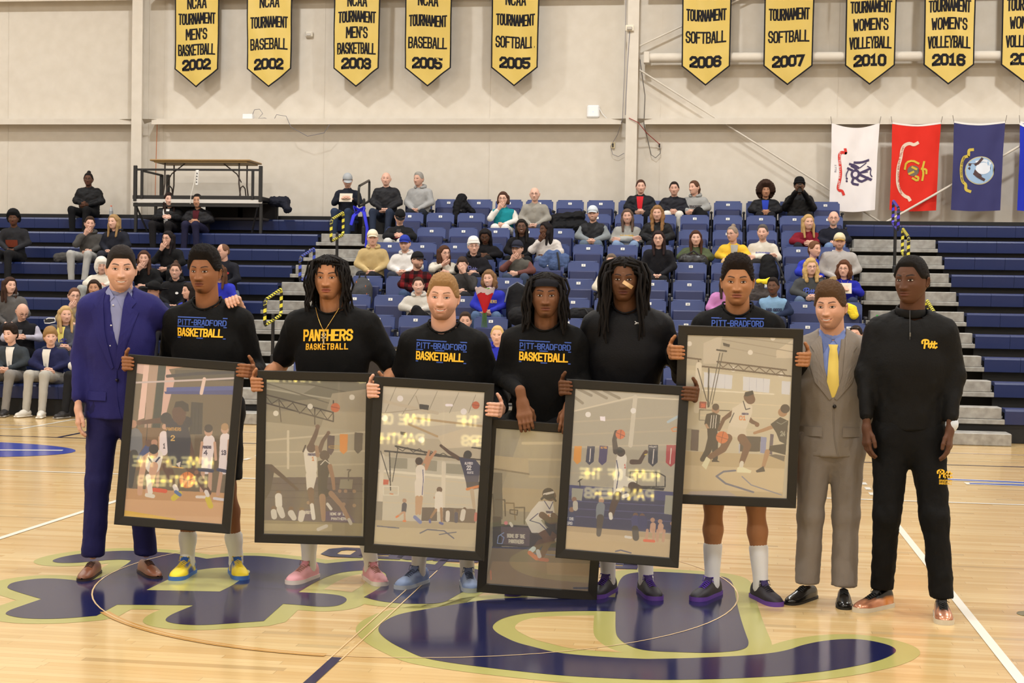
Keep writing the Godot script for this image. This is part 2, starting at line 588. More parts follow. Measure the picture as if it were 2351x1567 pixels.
func court() -> void:
	var wood := StandardMaterial3D.new()
	wood.albedo_texture = plank_texture()
	wood.roughness = 0.17
	wood.metallic_specular = 0.5
	wood.normal_enabled = true
	wood.normal_texture = noise_texture(0.012, 512, true, 3.0, 3)
	wood.normal_scale = 0.05
	var s := Shape.new()
	s.quad(Vector3(X0, 0, WALL_Z), Vector3(X1, 0, WALL_Z), Vector3(X1, 0, Z1), Vector3(X0, 0, Z1))
	s.u = PackedVector2Array()
	for q in s.v: s.u.append(Vector2(q.x / 5.08, q.z / 2.54))
	s.box(Vector3((X0 + X1) * 0.5, -0.101, (WALL_Z + Z1) * 0.5), Vector3(X1 - X0, 0.2, Z1 - WALL_Z))
	while s.u.size() < s.v.size(): s.u.append(Vector2.ZERO)
	var fl := structure("floor", s.mesh(), wood, Vector3.ZERO, "glossy maple plank basketball court with painted lines")
	var navy := mat(c8(26, 30, 70), 0.13)
	var green := mat(c8(172, 168, 100), 0.17)
	var white := mat(c8(238, 234, 222), 0.17)
	var stain := mat(c8(196, 150, 84), 0.17)
	var thin := mat(c8(226, 196, 150), 0.17)
	# the big script word across the centre, read from the bleachers; outlines measured on the boards, corners marked with 1
	for outline: String in [LOGO_LEFT, LOGO_BIG]:
		var body := smooth_closed(corners(outline))
		for pl: PackedVector2Array in Geometry2D.offset_polygon(body, 0.11, Geometry2D.JOIN_ROUND):
			var inside := Geometry2D.is_polygon_clockwise(pl)
			part("board_field" if inside else "painted_word_border", flat_poly(pl, 0.0016 if inside else 0.001), wood if inside else green, fl)
		part("painted_word", flat_poly(body, 0.0022), navy, fl)
	part("painted_word_border", flat_poly(smooth_closed(corners(LOGO_LEAF)), 0.0026), green, fl)
	# centre circle: a stained band outside the word, a thin line through it
	part("centre_circle_line", floor_ring(1.795, 1.803, 0, 360, 0.0036), thin, fl)
	for arc: Array in [[92.0, 141.0], [228.0, 262.0], [306.0, 322.0]]:
		part("centre_circle", floor_ring(1.775, 1.825, arc[0], arc[1], 0.003), stain, fl)
	part("centre_line", flat_poly(strip(Vector2(0, 1.83), Vector2(0, 8.0), 0.05), 0.003), navy, fl)
	part("centre_line", flat_poly(strip(Vector2(0, -1.0), Vector2(0, -0.4), 0.05), 0.003), navy, fl)
	part("centre_line", flat_poly(strip(Vector2(0, -7.6), Vector2(0, -3.0), 0.05), 0.003), navy, fl)
	for e in [-0.028, 0.028]: part("centre_line_edge", flat_poly(strip(Vector2(e, -0.4), Vector2(e, 1.9), 0.007), 0.0038), thin, fl)
	for x in [-3.0, 3.0]: part("attack_line", flat_poly(strip(Vector2(x, -4.5), Vector2(x, 4.5), 0.05), 0.003), white, fl)
	part("volleyball_sideline", flat_poly(strip(Vector2(-9, -4.5), Vector2(9, -4.5), 0.05), 0.003), white, fl)
	part("sideline", flat_poly(strip(Vector2(-14, -7.62), Vector2(14, -7.62), 0.05), 0.003), navy, fl)
	part("coaching_box_line", flat_poly(strip(Vector2(-6.62, -8.46), Vector2(-6.62, -10.3), 0.05), 0.003), white, fl)
	part("coaching_box_line", flat_poly(strip(Vector2(-11.0, -8.48), Vector2(-6.6, -8.48), 0.05), 0.003), white, fl)
	part("outer_line", flat_poly(strip(Vector2(-13.0, -8.95), Vector2(13.0, -8.95), 0.035), 0.0028), mat(c8(206, 196, 196), 0.17), fl)
	part("substitution_mark", flat_poly(strip(Vector2(-5.73, -7.62), Vector2(-5.73, -8.7), 0.05), 0.003), navy, fl)
	for x in [-3.0, 3.0]:
		for k in 6: part("dash", flat_poly(strip(Vector2(x, -4.82 - 0.38 * k), Vector2(x, -5.0 - 0.38 * k), 0.05), 0.003), white, fl)
	# round conference mark and a lettered mark at the sideline
	var oval := PackedVector2Array()
	for i in 40: oval.append(Vector2(-6.45 + cos(TAU * i / 40) * 1.57, -6.12 + sin(TAU * i / 40) * 0.82))
	part("conference_mark", flat_poly(oval, 0.002), mat(c8(44, 66, 164), 0.17), fl)
	part("conference_lettering", letters_mesh(ribbon(v2s("0,0.1 0.5,0.14 0.75,0.36 1.0,0.12 1.3,0.14 1.5,0.38 1.75,0.1"), 0.17, 0) + ribbon(v2s("1.7,0.12 2.05,0.22 2.6,0.36"), 0.09, 0), func(q: Vector2) -> Vector3: return Vector3(-7.7 + q.x, 0.004, -5.92 - q.y)), white, fl)
	for e in 2:
		part("sideline_mark", letters_mesh(ribbon(v2s("0.05,0.1 0.3,0.1 0.7,0.1 0.85,0.2 0.5,0.32 0.15,0.36 -0.3,0.4"), [0.17, 0.09][e], 1) + ribbon(v2s("0.85,0.1 1.3,0.3 1.5,0.1 1.9,0.34 2.2,0.12 2.7,0.36"), [0.2, 0.12][e], 1), func(q: Vector2) -> Vector3: return Vector3(3.98 + q.x, 0.003 + 0.0008 * e, -5.85 - q.y)), [white, mat(c8(52, 82, 178), 0.17)][e], fl)
	part("centre_word", letters_mesh(lettering("BRADFORD", 2.0, 0.36, 0.26, 1.2), func(q: Vector2) -> Vector3: return Vector3(1.2 - q.x, 0.003, -1.08 + q.y)), navy, fl)
	var sl := Shape.new()
	sl.lathe(PackedVector2Array([Vector2(0.075, 0.0), Vector2(0.075, 0.004), Vector2(0.066, 0.006), Vector2(0.0, 0.006)]), 24)
	tag(part("floor_socket", sl.mesh(), mat(c8(120, 112, 88), 0.45, 0.7), self, Vector3(3.34, 0, 0.13)), "round brass cover set in the court beside the white line", "floor cover")

func scorers_table() -> void:   # stands behind the camera; the glass of the pictures mirrors its lit words
	var o := thing("scorers_table", "long scorers' table with glowing lettered panels behind the photographer", "table", Vector3(-2.2, 0, 9.35))
	part("table_top", box_mesh(Vector3(7.4, 0.04, 0.6), 0.01), mat(c8(60, 60, 66), 0.5), o, Vector3(0, 1.2, 0.3))
	var glow := StandardMaterial3D.new()
	glow.albedo_color = c8(250, 240, 170)
	glow.emission_enabled = true
	glow.emission = c8(255, 240, 170)
	glow.emission_energy_multiplier = 3.2
	for k in 6:
		var x := -3.05 + 1.22 * k
		var panel := part("display_panel", box_mesh(Vector3(1.2, 0.86, 0.1), 0.01), mat(c8(30, 36, 70), 0.5), o, Vector3(x, 0.75, 0.0))
		for line: Array in [["HOME OF THE", 0.92, 0.12], ["PANTHERS", 0.8, -0.1]]:
			part("lit_words", letters_mesh(lettering(line[0], line[1], 0.13, 0.24, 1.5), flat_place(Vector3(line[1] * 0.5, line[2], -0.054), Vector3.LEFT)), glow, panel)
	for x in [-3.5, 0.0, 3.5]: part("leg", box_mesh(Vector3(0.06, 1.18, 0.5), 0.006), mat(c8(50, 50, 54), 0.5), o, Vector3(x, 0.59, 0.32))
const LOGO_LEFT := "-2.31,-0.19 -2.31,-0.32 -2.25,-0.46 -2.14,-0.57 -2.02,-0.64 -1.86,-0.64 -1.70,-0.62 -1.56,-0.55 -1.43,-0.47c -1.36,-0.56 -1.26,-0.63 -1.13,-0.65 -0.96,-0.60 -0.80,-0.54 -0.68,-0.48c -0.59,-0.57 -0.47,-0.65 -0.31,-0.67 -0.18,-0.65 -0.05,-0.61 0.05,-0.56 0.15,-0.53 0.25,-0.51 0.34,-0.41 0.37,-0.21 0.32,0.06 0.28,0.25 0.26,0.39 0.24,0.53 0.15,0.58 0.02,0.60 -0.11,0.56 -0.21,0.47c -0.18,0.19 -0.21,-0.09 -0.26,-0.27 -0.33,-0.33 -0.45,-0.29 -0.54,-0.17 -0.58,0.08 -0.59,0.42c -0.50,0.42 -0.41,0.43 -0.32,0.47 -0.27,0.58 -0.28,0.72 -0.34,0.77 -0.41,0.77 -0.48,0.75 -0.58,0.74c -0.55,1.17c -0.68,1.25 -0.82,1.33 -0.93,1.33 -1.01,1.29 -1.04,1.23 -1.05,1.13 -1.04,1.03 -1.02,0.88c -1.41,0.95c -1.40,1.23c -1.52,1.32 -1.63,1.36 -1.74,1.36 -1.84,1.31 -1.87,1.26 -1.88,1.19 -1.87,1.08 -1.85,0.90c -2.02,0.78 -2.16,0.67 -2.19,0.60 -2.21,0.52 -2.18,0.43 -2.12,0.36 -2.03,0.34 -1.93,0.36 -1.81,0.40 -1.80,0.18 -1.81,-0.08 -1.85,-0.31c -1.93,-0.33 -2.03,-0.26 -2.10,-0.18 -2.17,-0.14 -2.25,-0.13"
const LOGO_LEAF := "-1.41,0.55c -1.41,0.24 -1.40,0.03 -1.34,-0.11 -1.26,-0.20 -1.14,-0.21 -1.05,-0.16 -1.02,-0.04 -1.01,0.16 -1.00,0.33 -1.01,0.50c"
const LOGO_BIG := "0.38,0.47 0.45,0.39 0.54,0.33 0.79,0.24 1.00,0.19 1.13,0.17c 1.12,-0.08 1.12,-0.36 1.14,-0.54 1.21,-0.63 1.30,-0.67 1.44,-0.67 1.58,-0.65 1.70,-0.62 1.76,-0.53 1.78,-0.29 1.79,0.17 1.81,0.65 1.83,0.98 1.84,1.13 1.83,1.24 1.79,1.31 1.73,1.35 1.65,1.39 1.54,1.40 1.40,1.41 1.32,1.38 1.26,1.29 1.21,1.15 1.19,0.99 1.16,0.55c 1.04,0.56 0.84,0.62 0.72,0.68 0.64,0.77 0.59,0.89 0.58,1.05 0.62,1.17 0.68,1.27 0.75,1.37 0.84,1.44 0.95,1.53 1.08,1.56 1.22,1.57 1.36,1.57 1.40,1.56 1.54,1.52 1.69,1.46 1.83,1.40 1.94,1.33 2.02,1.25 2.09,1.13 2.18,1.03 2.28,0.96 2.37,0.94 2.45,0.98 2.51,1.05 2.53,1.14 2.50,1.24 2.44,1.35 2.36,1.45 2.24,1.57 2.10,1.68 1.96,1.76 1.82,1.82 1.69,1.87 1.55,1.91 1.42,1.94 1.25,1.95 1.05,1.95 0.88,1.92 0.71,1.88 0.57,1.84 0.46,1.80 0.37,1.75 0.28,1.64 0.18,1.51 0.10,1.37 0.05,1.25 0.03,1.12 0.04,0.99 0.07,0.86 0.14,0.76 0.27,0.60"

# ------------------------------------------------------------------ bleachers, seats, handrails
func row_z(r: int) -> float: return -10.4 - RUN * r
func seat_y(r: int) -> float: return 0.42 + RISE * r
const ORD := ["bottom", "second", "third", "fourth", "fifth", "sixth", "seventh", "eighth", "ninth", "top"]

func bleachers() -> void:
	var blue := mat(c8(30, 44, 92), 0.42)
	var grey := StandardMaterial3D.new()
	grey.albedo_color = c8(176, 174, 170)
	grey.roughness = 0.5
	grey.metallic = 0.2
	var sp := noise_texture(0.02, 256, false, 1.0, 5)
	var ramp := Gradient.new()
	ramp.set_color(0, c8(196, 194, 190))
	ramp.set_color(1, Color.WHITE)
	sp.color_ramp = ramp
	grey.albedo_texture = sp
	grey.uv1_triplanar = true
	grey.uv1_world_triplanar = true
	grey.uv1_scale = Vector3.ONE * 1.3
	var black := mat(c8(16, 16, 18), 0.7)
	var o := thing("bleacher_stand", "grey telescopic stand with dark risers and decks running along the wall", "bleachers", Vector3(0, 0, 0))
	o.set_meta("kind", "structure")
	for r in range(1, 10):
		var z := row_z(r - 1)
		part("deck", box_mesh(Vector3(21.0, 0.05, RUN - 0.1), 0.006), grey, o, Vector3(-1.5, RISE * r - 0.025, z - (RUN - 0.1) * 0.5 - 0.04))
		part("riser", box_mesh(Vector3(21.0, RISE, 0.02)), black, o, Vector3(-1.5, RISE * (r - 0.5) - 0.03, z - 0.42))
	part("riser", box_mesh(Vector3(21.0, 0.62, 0.02)), black, o, Vector3(-1.5, RISE * 9 + 0.2, WALL_Z + 0.42))
	part("skirt", box_mesh(Vector3(21.0, 0.26, 0.03)), black, o, Vector3(-1.5, 0.135, -10.46))
	var module := Shape.new()
	var prof := PackedVector2Array([Vector2(-0.3, 0), Vector2(-0.035, 0.0), Vector2(-0.01, -0.008), Vector2(0.004, -0.03), Vector2(0.0, -0.05), Vector2(-0.022, -0.19), Vector2(-0.045, -0.195), Vector2(-0.05, -0.05), Vector2(-0.3, -0.04)])
	module.extrude(prof, -0.2265, 0.2265, Transform3D(Basis(Vector3(0, 0, 1), Vector3(0, 1, 0), Vector3(1, 0, 0)), Vector3.ZERO))
	var mm := module.mesh()
	for r in 10:
		for run: Array in [[-12.4, -5.2, "left"], [5.1, 8.8, "right"]]:
			var a: float = run[0]
			var b: float = run[1]
			if r == 9 and run[2] == "left": b = -4.75
			if r == 9 and run[2] == "right": a = 3.7
			var bench := thing("bleacher_bench", "navy plastic bench, %s row of the %s bench section" % [ORD[r] if r != 9 else "topmost", run[2]], "bench", Vector3(a if run[2] == "right" else b, seat_y(r), row_z(r)), 0.0, "navy bleacher benches")
			var n := int((b - a) / 0.457)
			for k in n:
				var x := (0.457 * (k + 0.5)) * (1.0 if run[2] == "right" else -1.0)
				part("seat_module", mm, blue, bench, Vector3(x, 0, 0))
			part("beam", box_mesh(Vector3(n * 0.457, 0.36, 0.05)), black, bench, Vector3(n * 0.2285 * (1.0 if run[2] == "right" else -1.0), -0.225, -0.16))
	# aisle steps
	var step := box_mesh(Vector3(1.2, 0.144, 0.3), 0.008)
	var step_r := box_mesh(Vector3(1.3, 0.144, 0.3), 0.008)
	for r in 9:
		part("step", step, grey, o, Vector3(-4.55, RISE * (r + 1) + 0.072, row_z(r) - 0.2))
		part("step", step_r, grey, o, Vector3(4.42, RISE * (r + 1) + 0.072, row_z(r) - 0.2))
		for x in [-4.55, 4.42]: part("nosing", box_mesh(Vector3(1.36, 0.06, 0.03), 0.006), grey, o, Vector3(x, RISE * (r + 1) - 0.03, row_z(r) - 0.02))
	for x in [-4.55, 4.42]:
		var f := thing("front_step", "long grey step on the court at the foot of the %s aisle" % ("left" if x < 0.0 else "right"), "step", Vector3(x, 0, -10.18), 0.0, "loose front steps")
		part("tread", box_mesh(Vector3(1.38, 0.15, 0.36), 0.01), grey, f, Vector3(0, 0.075, 0))

func seat_x(k: int) -> float:
	return -0.46 + (k - 7) * (0.549 if k >= 7 else 0.539)

const COUNT := ["zero", "one", "two", "three", "four", "five", "six", "seven", "eight", "nine", "ten", "eleven", "twelve", "thirteen", "fourteen"]
func seats() -> void:
	var face := mat(c8(52, 68, 122), 0.45)
	var dark := mat(c8(28, 38, 84), 0.5)
	var arm := mat(c8(22, 22, 26), 0.5)
	var steel := mat(c8(34, 38, 58), 0.45, 0.3)
	var white := mat(c8(236, 236, 232), 0.5)
	# backrest: a shallow curved panel with rounded top corners
	var back := Shape.new()
	for side in 2:
		var p := PackedVector3Array()
		for j in 9:
			var y := 0.02 + 0.385 * j / 8.0
			for i in 11:
				var f := i / 5.0 - 1.0
				var hw := 0.243 - (0.03 * pow(maxf(0.0, (j - 6.5) / 1.5), 2.0)) - 0.012 * (1.0 - j / 8.0)
				p.append(Vector3(f * hw, y - 0.012 * pow(absf(f), 6.0) * (1.0 if j == 8 else 0.0), -0.4 - 0.16 * (y) + 0.018 * f * f + (0.0 if side == 0 else -0.03)))
		back.grid(p, 11, false, PackedColorArray(), side == 0)
		if side == 1:
			pass
	back.box(Vector3(0, 0.404, -0.48), Vector3(0.43, 0.012, 0.026), 0.005)
	for sg in [-1.0, 1.0]: back.box(Vector3(sg * 0.232, 0.2, -0.447), Vector3(0.016, 0.36, 0.03), 0.004, Basis(Vector3.RIGHT, -0.16))
	var back_m := back.mesh()
	var pan := Shape.new()
	pan.box(Vector3(0, 0.08, -0.36), Vector3(0.435, 0.36, 0.05), 0.02, Basis(Vector3.RIGHT, -0.1))
	var pan_m := pan.mesh()
	var down := box_mesh(Vector3(0.44, 0.05, 0.4), 0.02, Vector3(0, 0.0, -0.2))
	var arm_m := Shape.new()
	arm_m.box(Vector3(0, 0.2, -0.3), Vector3(0.045, 0.025, 0.26), 0.01)
	arm_m.box(Vector3(0, 0.185, -0.18), Vector3(0.045, 0.03, 0.04), 0.01)
	var post_m := Shape.new()
	post_m.box(Vector3(0, -0.11, -0.36), Vector3(0.03, 0.6, 0.06), 0.008)
	post_m.box(Vector3(0, -0.4, -0.32), Vector3(0.04, 0.025, 0.2), 0.005)
	var plate := box_mesh(Vector3(0.062, 0.04, 0.004), 0.002)
	var postm := post_m.mesh()
	var armm := arm_m.mesh()
	for r in range(0, 10):
		for k in range(1, 15):
			var used := false
			for d: Array in CROWD:
				if d[2] == r and absf(d[0] - seat_x(k)) < 0.275: used = true
			var o := thing("stadium_seat", "navy folding seat number %s in the %s row of seats" % [COUNT[k], ORD[r]], "seat", Vector3(seat_x(k), seat_y(r), row_z(r)), 0.0, "navy folding stadium seats")
			part("backrest", back_m, face, o)
			part("seat_pan", down if used else pan_m, dark, o)
			part("standard", postm, steel, o, Vector3(0.27, 0, 0))
			part("armrest", armm, arm, o, Vector3(0.27, 0, 0))
			var pl := part("number_plate", plate, white, o, Vector3(0, 0.345, -0.449))
			pl.rotation.x = -0.16
			var num := str(k)
			var w := 0.014 * num.length()
			part("number", letters_mesh(lettering(num, w, 0.02, 0.2, 1.4), flat_place(Vector3(-w * 0.5, -0.01, 0.0026))), mat(c8(40, 40, 60), 0.6), pl)

func rails() -> void:
	var yellow := c8(226, 214, 66)
	var black := c8(18, 18, 20)
	for q: Array in [[-4.4, -16.5, black, black, "plain black handrail loop with a blue ribbon at the top of the left aisle"], [-4.4, -14.75, yellow, black, "yellow and black taped handrail loop, upper one in the left aisle"],
			[-4.4, -13.05, c8(62, 84, 196), black, "blue and black taped handrail loop in the left aisle"], [-4.4, -11.4, yellow, black, "yellow and black taped handrail loop, lowest in the left aisle"],
			[4.32, -15.55, c8(70, 50, 205), black, "purple and black taped handrail loop at the top of the right aisle"], [4.32, -14.2, yellow, black, "yellow and black taped handrail loop, upper one in the right aisle"], [4.32, -11.35, yellow, black, "yellow and black taped handrail loop, lowest in the right aisle"]]:
		var z: float = q[1]
		var y := (-z - 10.4) / RUN * RISE + RISE
		var deck := floorf((-z - 10.4) / RUN + 1.0) * RISE
		var o := thing("aisle_handrail", q[4], "handrail", Vector3(q[0], deck, z), 0.0, "aisle handrail loops")
		var dy := y - deck
		part("post", tube_mesh([Vector3(0, 0, 0), Vector3(0, dy + 0.72, 0)], [0.024], 10), mat(black, 0.4), o)
		part("socket", tube_mesh([Vector3(0, 0.0, 0), Vector3(0, 0.25, 0)], [0.034], 10), mat(black, 0.5), o)
		var loop: Array = []
		var cs: Array = [Vector2(0.37, 0.58), Vector2(-0.37, 0.72), Vector2(-0.37, 1.08), Vector2(0.37, 0.92)]
		for i in 4:
			var a: Vector2 = cs[i]
			var pv: Vector2 = cs[(i + 3) % 4]
			var nx: Vector2 = cs[(i + 1) % 4]
			for t in 4:
				var f := t / 3.0
				var m := a.lerp(pv, 0.07 / a.distance_to(pv) * (1.0 - f)).lerp(a.lerp(nx, 0.07 / a.distance_to(nx) * f), 0.5)
				loop.append(Vector3(0, dy + m.y, m.x))
			for t in range(1, 5):
				var s := a.lerp(nx, 0.07 / a.distance_to(nx)).lerp(nx.lerp(a, 0.07 / a.distance_to(nx)), t / 5.0)
				loop.append(Vector3(0, dy + s.y, s.x))
		part("loop", tube_mesh(loop, [0.021], 10, 1.0, Vector3.RIGHT, true), mat(q[3], 0.35), o)
		if q[2] == black: continue
		# tape wound on the bar: slanted bands
		var tape := mat(q[2], 0.4)
		var total := 0.0
		for i in loop.size(): total += (loop[i] as Vector3).distance_to(loop[(i + 1) % loop.size()])
		var nb := int(total / 0.098)
		for b in nb:
			var band := Shape.new()
			var p := PackedVector3Array()
			for e in 2:
				for k in 11:
					var an := TAU * k / 10.0
					var s := total * b / nb + 0.052 * e + 0.05 * k / 10.0
					var c := along(loop, fposmod(s, total))
					var rad: Vector3 = Vector3.RIGHT * cos(an) + (c[1] as Vector3).cross(Vector3.RIGHT) * sin(an)
					p.append(c[0] + rad * 0.0228)
			band.grid(p, 11, false, PackedColorArray(), true)
			part("tape_band", band.mesh(), tape, o)
	var rb := Shape.new()
	for pts: Array in [[Vector3(0, 0, 0), Vector3(-0.09, -0.1, 0.05), Vector3(-0.13, -0.25, 0.06)], [Vector3(0, 0, 0), Vector3(0.09, -0.03, 0.05), Vector3(0.15, -0.3, 0.06), Vector3(0.13, -0.62, 0.06)], [Vector3(0, 0, 0), Vector3(-0.1, 0.06, 0.04), Vector3(-0.06, -0.05, 0.05), Vector3(0.02, 0, 0.03)], [Vector3(0, 0, 0), Vector3(0.1, 0.05, 0.04), Vector3(0.07, -0.06, 0.05)]]:
		rb.tube(pts, [0.03, 0.035, 0.03, 0.02], 6, 0.15, Vector3.RIGHT)
	tag(part("blue_ribbon", rb.mesh(), cloth(c8(58, 60, 214), 0.6), self, Vector3(-4.4, 3.12, -16.2)), "bright blue ribbon tied on the black handrail", "ribbon")

func along(loop: Array, s: float) -> Array:
	var m := loop.size()
	for i in m:
		var a: Vector3 = loop[i]
		var b: Vector3 = loop[(i + 1) % m]
		var l := a.distance_to(b)
		if s <= l: return [a.lerp(b, s / l), (b - a).normalized()]
		s -= l
	return [loop[0], (loop[1] - loop[0]).normalized()]

# ------------------------------------------------------------------ things on the wall
func wave(x: float, y: float, k: float) -> float:
	return 0.012 * sin(x * 9.0 + k * 2.1 + y * 1.7) + 0.009 * sin(y * 5.0 + x * 14.0 + k) + 0.02 * noise.get_noise_3d(x * 2.2 + k * 7.0, y * 1.4, k)

func hanging(p: Callable, cols: int, rows: int, thick := 0.004) -> ArrayMesh:   # p(fx, fy) -> point; fx, fy in 0..1, fy from the top
	var s := Shape.new()
	for side in 2:
		var g := PackedVector3Array()
		for j in rows + 1:
			for i in cols + 1: g.append((p.call(float(i) / cols, float(j) / rows) as Vector3) - Vector3(0, 0, thick * side))
		s.grid(g, cols + 1, false, PackedColorArray(), side == 1)
	return s.mesh()

func banners() -> void:
	var list: Array = [[-7.87, ["MEN'S", "BASKETBALL"], "2002", 0], [-6.51, ["BASEBALL"], "2002", 0], [-4.89, ["MEN'S", "BASKETBALL"], "2003", 0], [-3.6, ["BASEBALL"], "2005", 0], [-2.03, ["SOFTBALL"], "2005", 0],
		[1.3, ["SOFTBALL"], "2006", 1], [2.71, ["SOFTBALL"], "2007", 1], [4.08, ["WOMEN'S", "VOLLEYBALL"], "2010", 1], [5.38, ["WOMEN'S", "VOLLEYBALL"], "2016", 1], [6.66, ["WOMEN'S", "VOLLEYBALL"], "2017", 1]]
	var gold := cloth(c8(206, 178, 88), 0.5, 0.1, 6.0)
	gold.metallic_specular = 0.5
	var black := cloth(c8(24, 23, 28), 0.7, 0.1, 6.0)
	for i in list.size():
		var b: Array = list[i]
		var sport: String = " ".join(b[1]).to_lower()
		var o := thing("championship_banner", "gold pennant banner lettered %s, %s" % [sport, ["leftmost", "second from the left", "third from the left", "fourth from the left", "nearest left of the middle column", "nearest right of the middle column", "seventh from the left", "above the white flag", "above the red flag", ""][i]] if i != 9 else "gold pennant banner cut off by the frame at the far right", "banner", Vector3(b[0], 5.42, WALL_Z + 0.36), 0.0, "gold tournament banners")
		var hw: float = 0.425 if i != 0 else 0.42
		var shape := func(fx: float, fy: float, m: float, z: float) -> Vector3:
			var x := (fx * 2.0 - 1.0) * (hw - m)
			var low := 0.33 * absf(x) / hw + m * 1.25
			var y := lerpf(2.6 - m, low, fy)
			var swing := 0.01 * sin(i * 2.7) * (1.0 - y / 2.6)
			return Vector3(x * (0.975 + 0.025 * y / 2.0) + swing, y, wave(x, y, i) * (1.0 - 0.3 * y / 2.6) + z)
		part("border", hanging(func(a: float, c: float) -> Vector3: return shape.call(a, c, 0.0, 0.0), 16, 40), black, o)
		part("field", hanging(func(a: float, c: float) -> Vector3: return shape.call(a, c, 0.024, 0.004), 16, 40, 0.003), gold, o)
		var lines: Array = []
		var two: bool = b[1].size() == 2
		if b[3] == 0: lines = [["NCAA", 1.42, 0.37], ["TOURNAMENT", 1.14 if two else 1.06, 0.7]]
		else: lines = [["NCAA", 1.5, 0.37], ["TOURNAMENT", 1.22 if two else 1.11, 0.7]]
		if two:
			lines.append([b[1][0], 0.86 if b[3] == 0 else 0.92, 0.41 if b[3] == 0 else 0.6])
			lines.append([b[1][1], 0.58 if b[3] == 0 else 0.61, 0.72])
		else: lines.append([b[1][0], 0.67 if b[3] == 0 else 0.73, 0.71])
		lines.append([b[2], 0.31, 0.56])
		for ln: Array in lines:
			var yr: bool = ln[0] == b[2]
			var w: float = ln[2]
			var place := func(q: Vector2) -> Vector3:
				var x: float = q.x - w * 0.5
				var y: float = ln[1] + q.y + 0.012 * sin(x * 7.0 + i) 
				return Vector3(x * (0.975 + 0.025 * y / 2.0), y, wave(x, y, i) * (1.0 - 0.3 * y / 2.6) + 0.007)
			part("lettering", letters_mesh(lettering(ln[0], w, 0.205, 0.23 if yr else 0.135, 1.4 if yr else 1.9), place, 2), black, o)
		part("rod", tube_mesh([Vector3(-hw, 2.6, 0), Vector3(hw, 2.6, 0)], [0.012], 8), mat(c8(60, 60, 60), 0.5), o)

# marks printed on a flag: points in pixels of its outline, 0.0016 m each, from its upper left
func flag_mark(o: Node, f: Callable, called: String, quads: Array, m: Material, lift: float) -> void:
	part(called, letters_mesh(quads, func(q: Vector2) -> Vector3: return f.call(q.x * 0.0016, q.y * 0.0016) + Vector3(0, 0, lift)), m, o)

func blob(cx: float, cy: float, rx: float, ry: float, n := 28) -> Array:   # a round patch as thin quads
	var out: Array = []
	for i in n:
		var a := -1.0 + 2.0 * i / n
		var b := -1.0 + 2.0 * (i + 1) / n
		var ya := sqrt(maxf(0.0, 1.0 - a * a)) * ry
		var yb := sqrt(maxf(0.0, 1.0 - b * b)) * ry
		out.append([Vector2(cx + a * rx, cy - ya), Vector2(cx + b * rx, cy - yb), Vector2(cx + b * rx, cy + yb), Vector2(cx + a * rx, cy + ya)])
	return out

func down_text(text: String, x: float, y0: float, y1: float, h: float, bar := 0.17, curve := 0.0) -> Array:   # reads from the top down
	var out: Array = []
	for q: Array in lettering(text, y1 - y0, h, bar, 1.6):
		var n: Array = []
		for a: Vector2 in q:
			var f := a.x / (y1 - y0) * 2.0 - 1.0
			n.append(Vector2(x + a.y + curve * f * f, y0 + a.x))
		out.append(n)
	return out

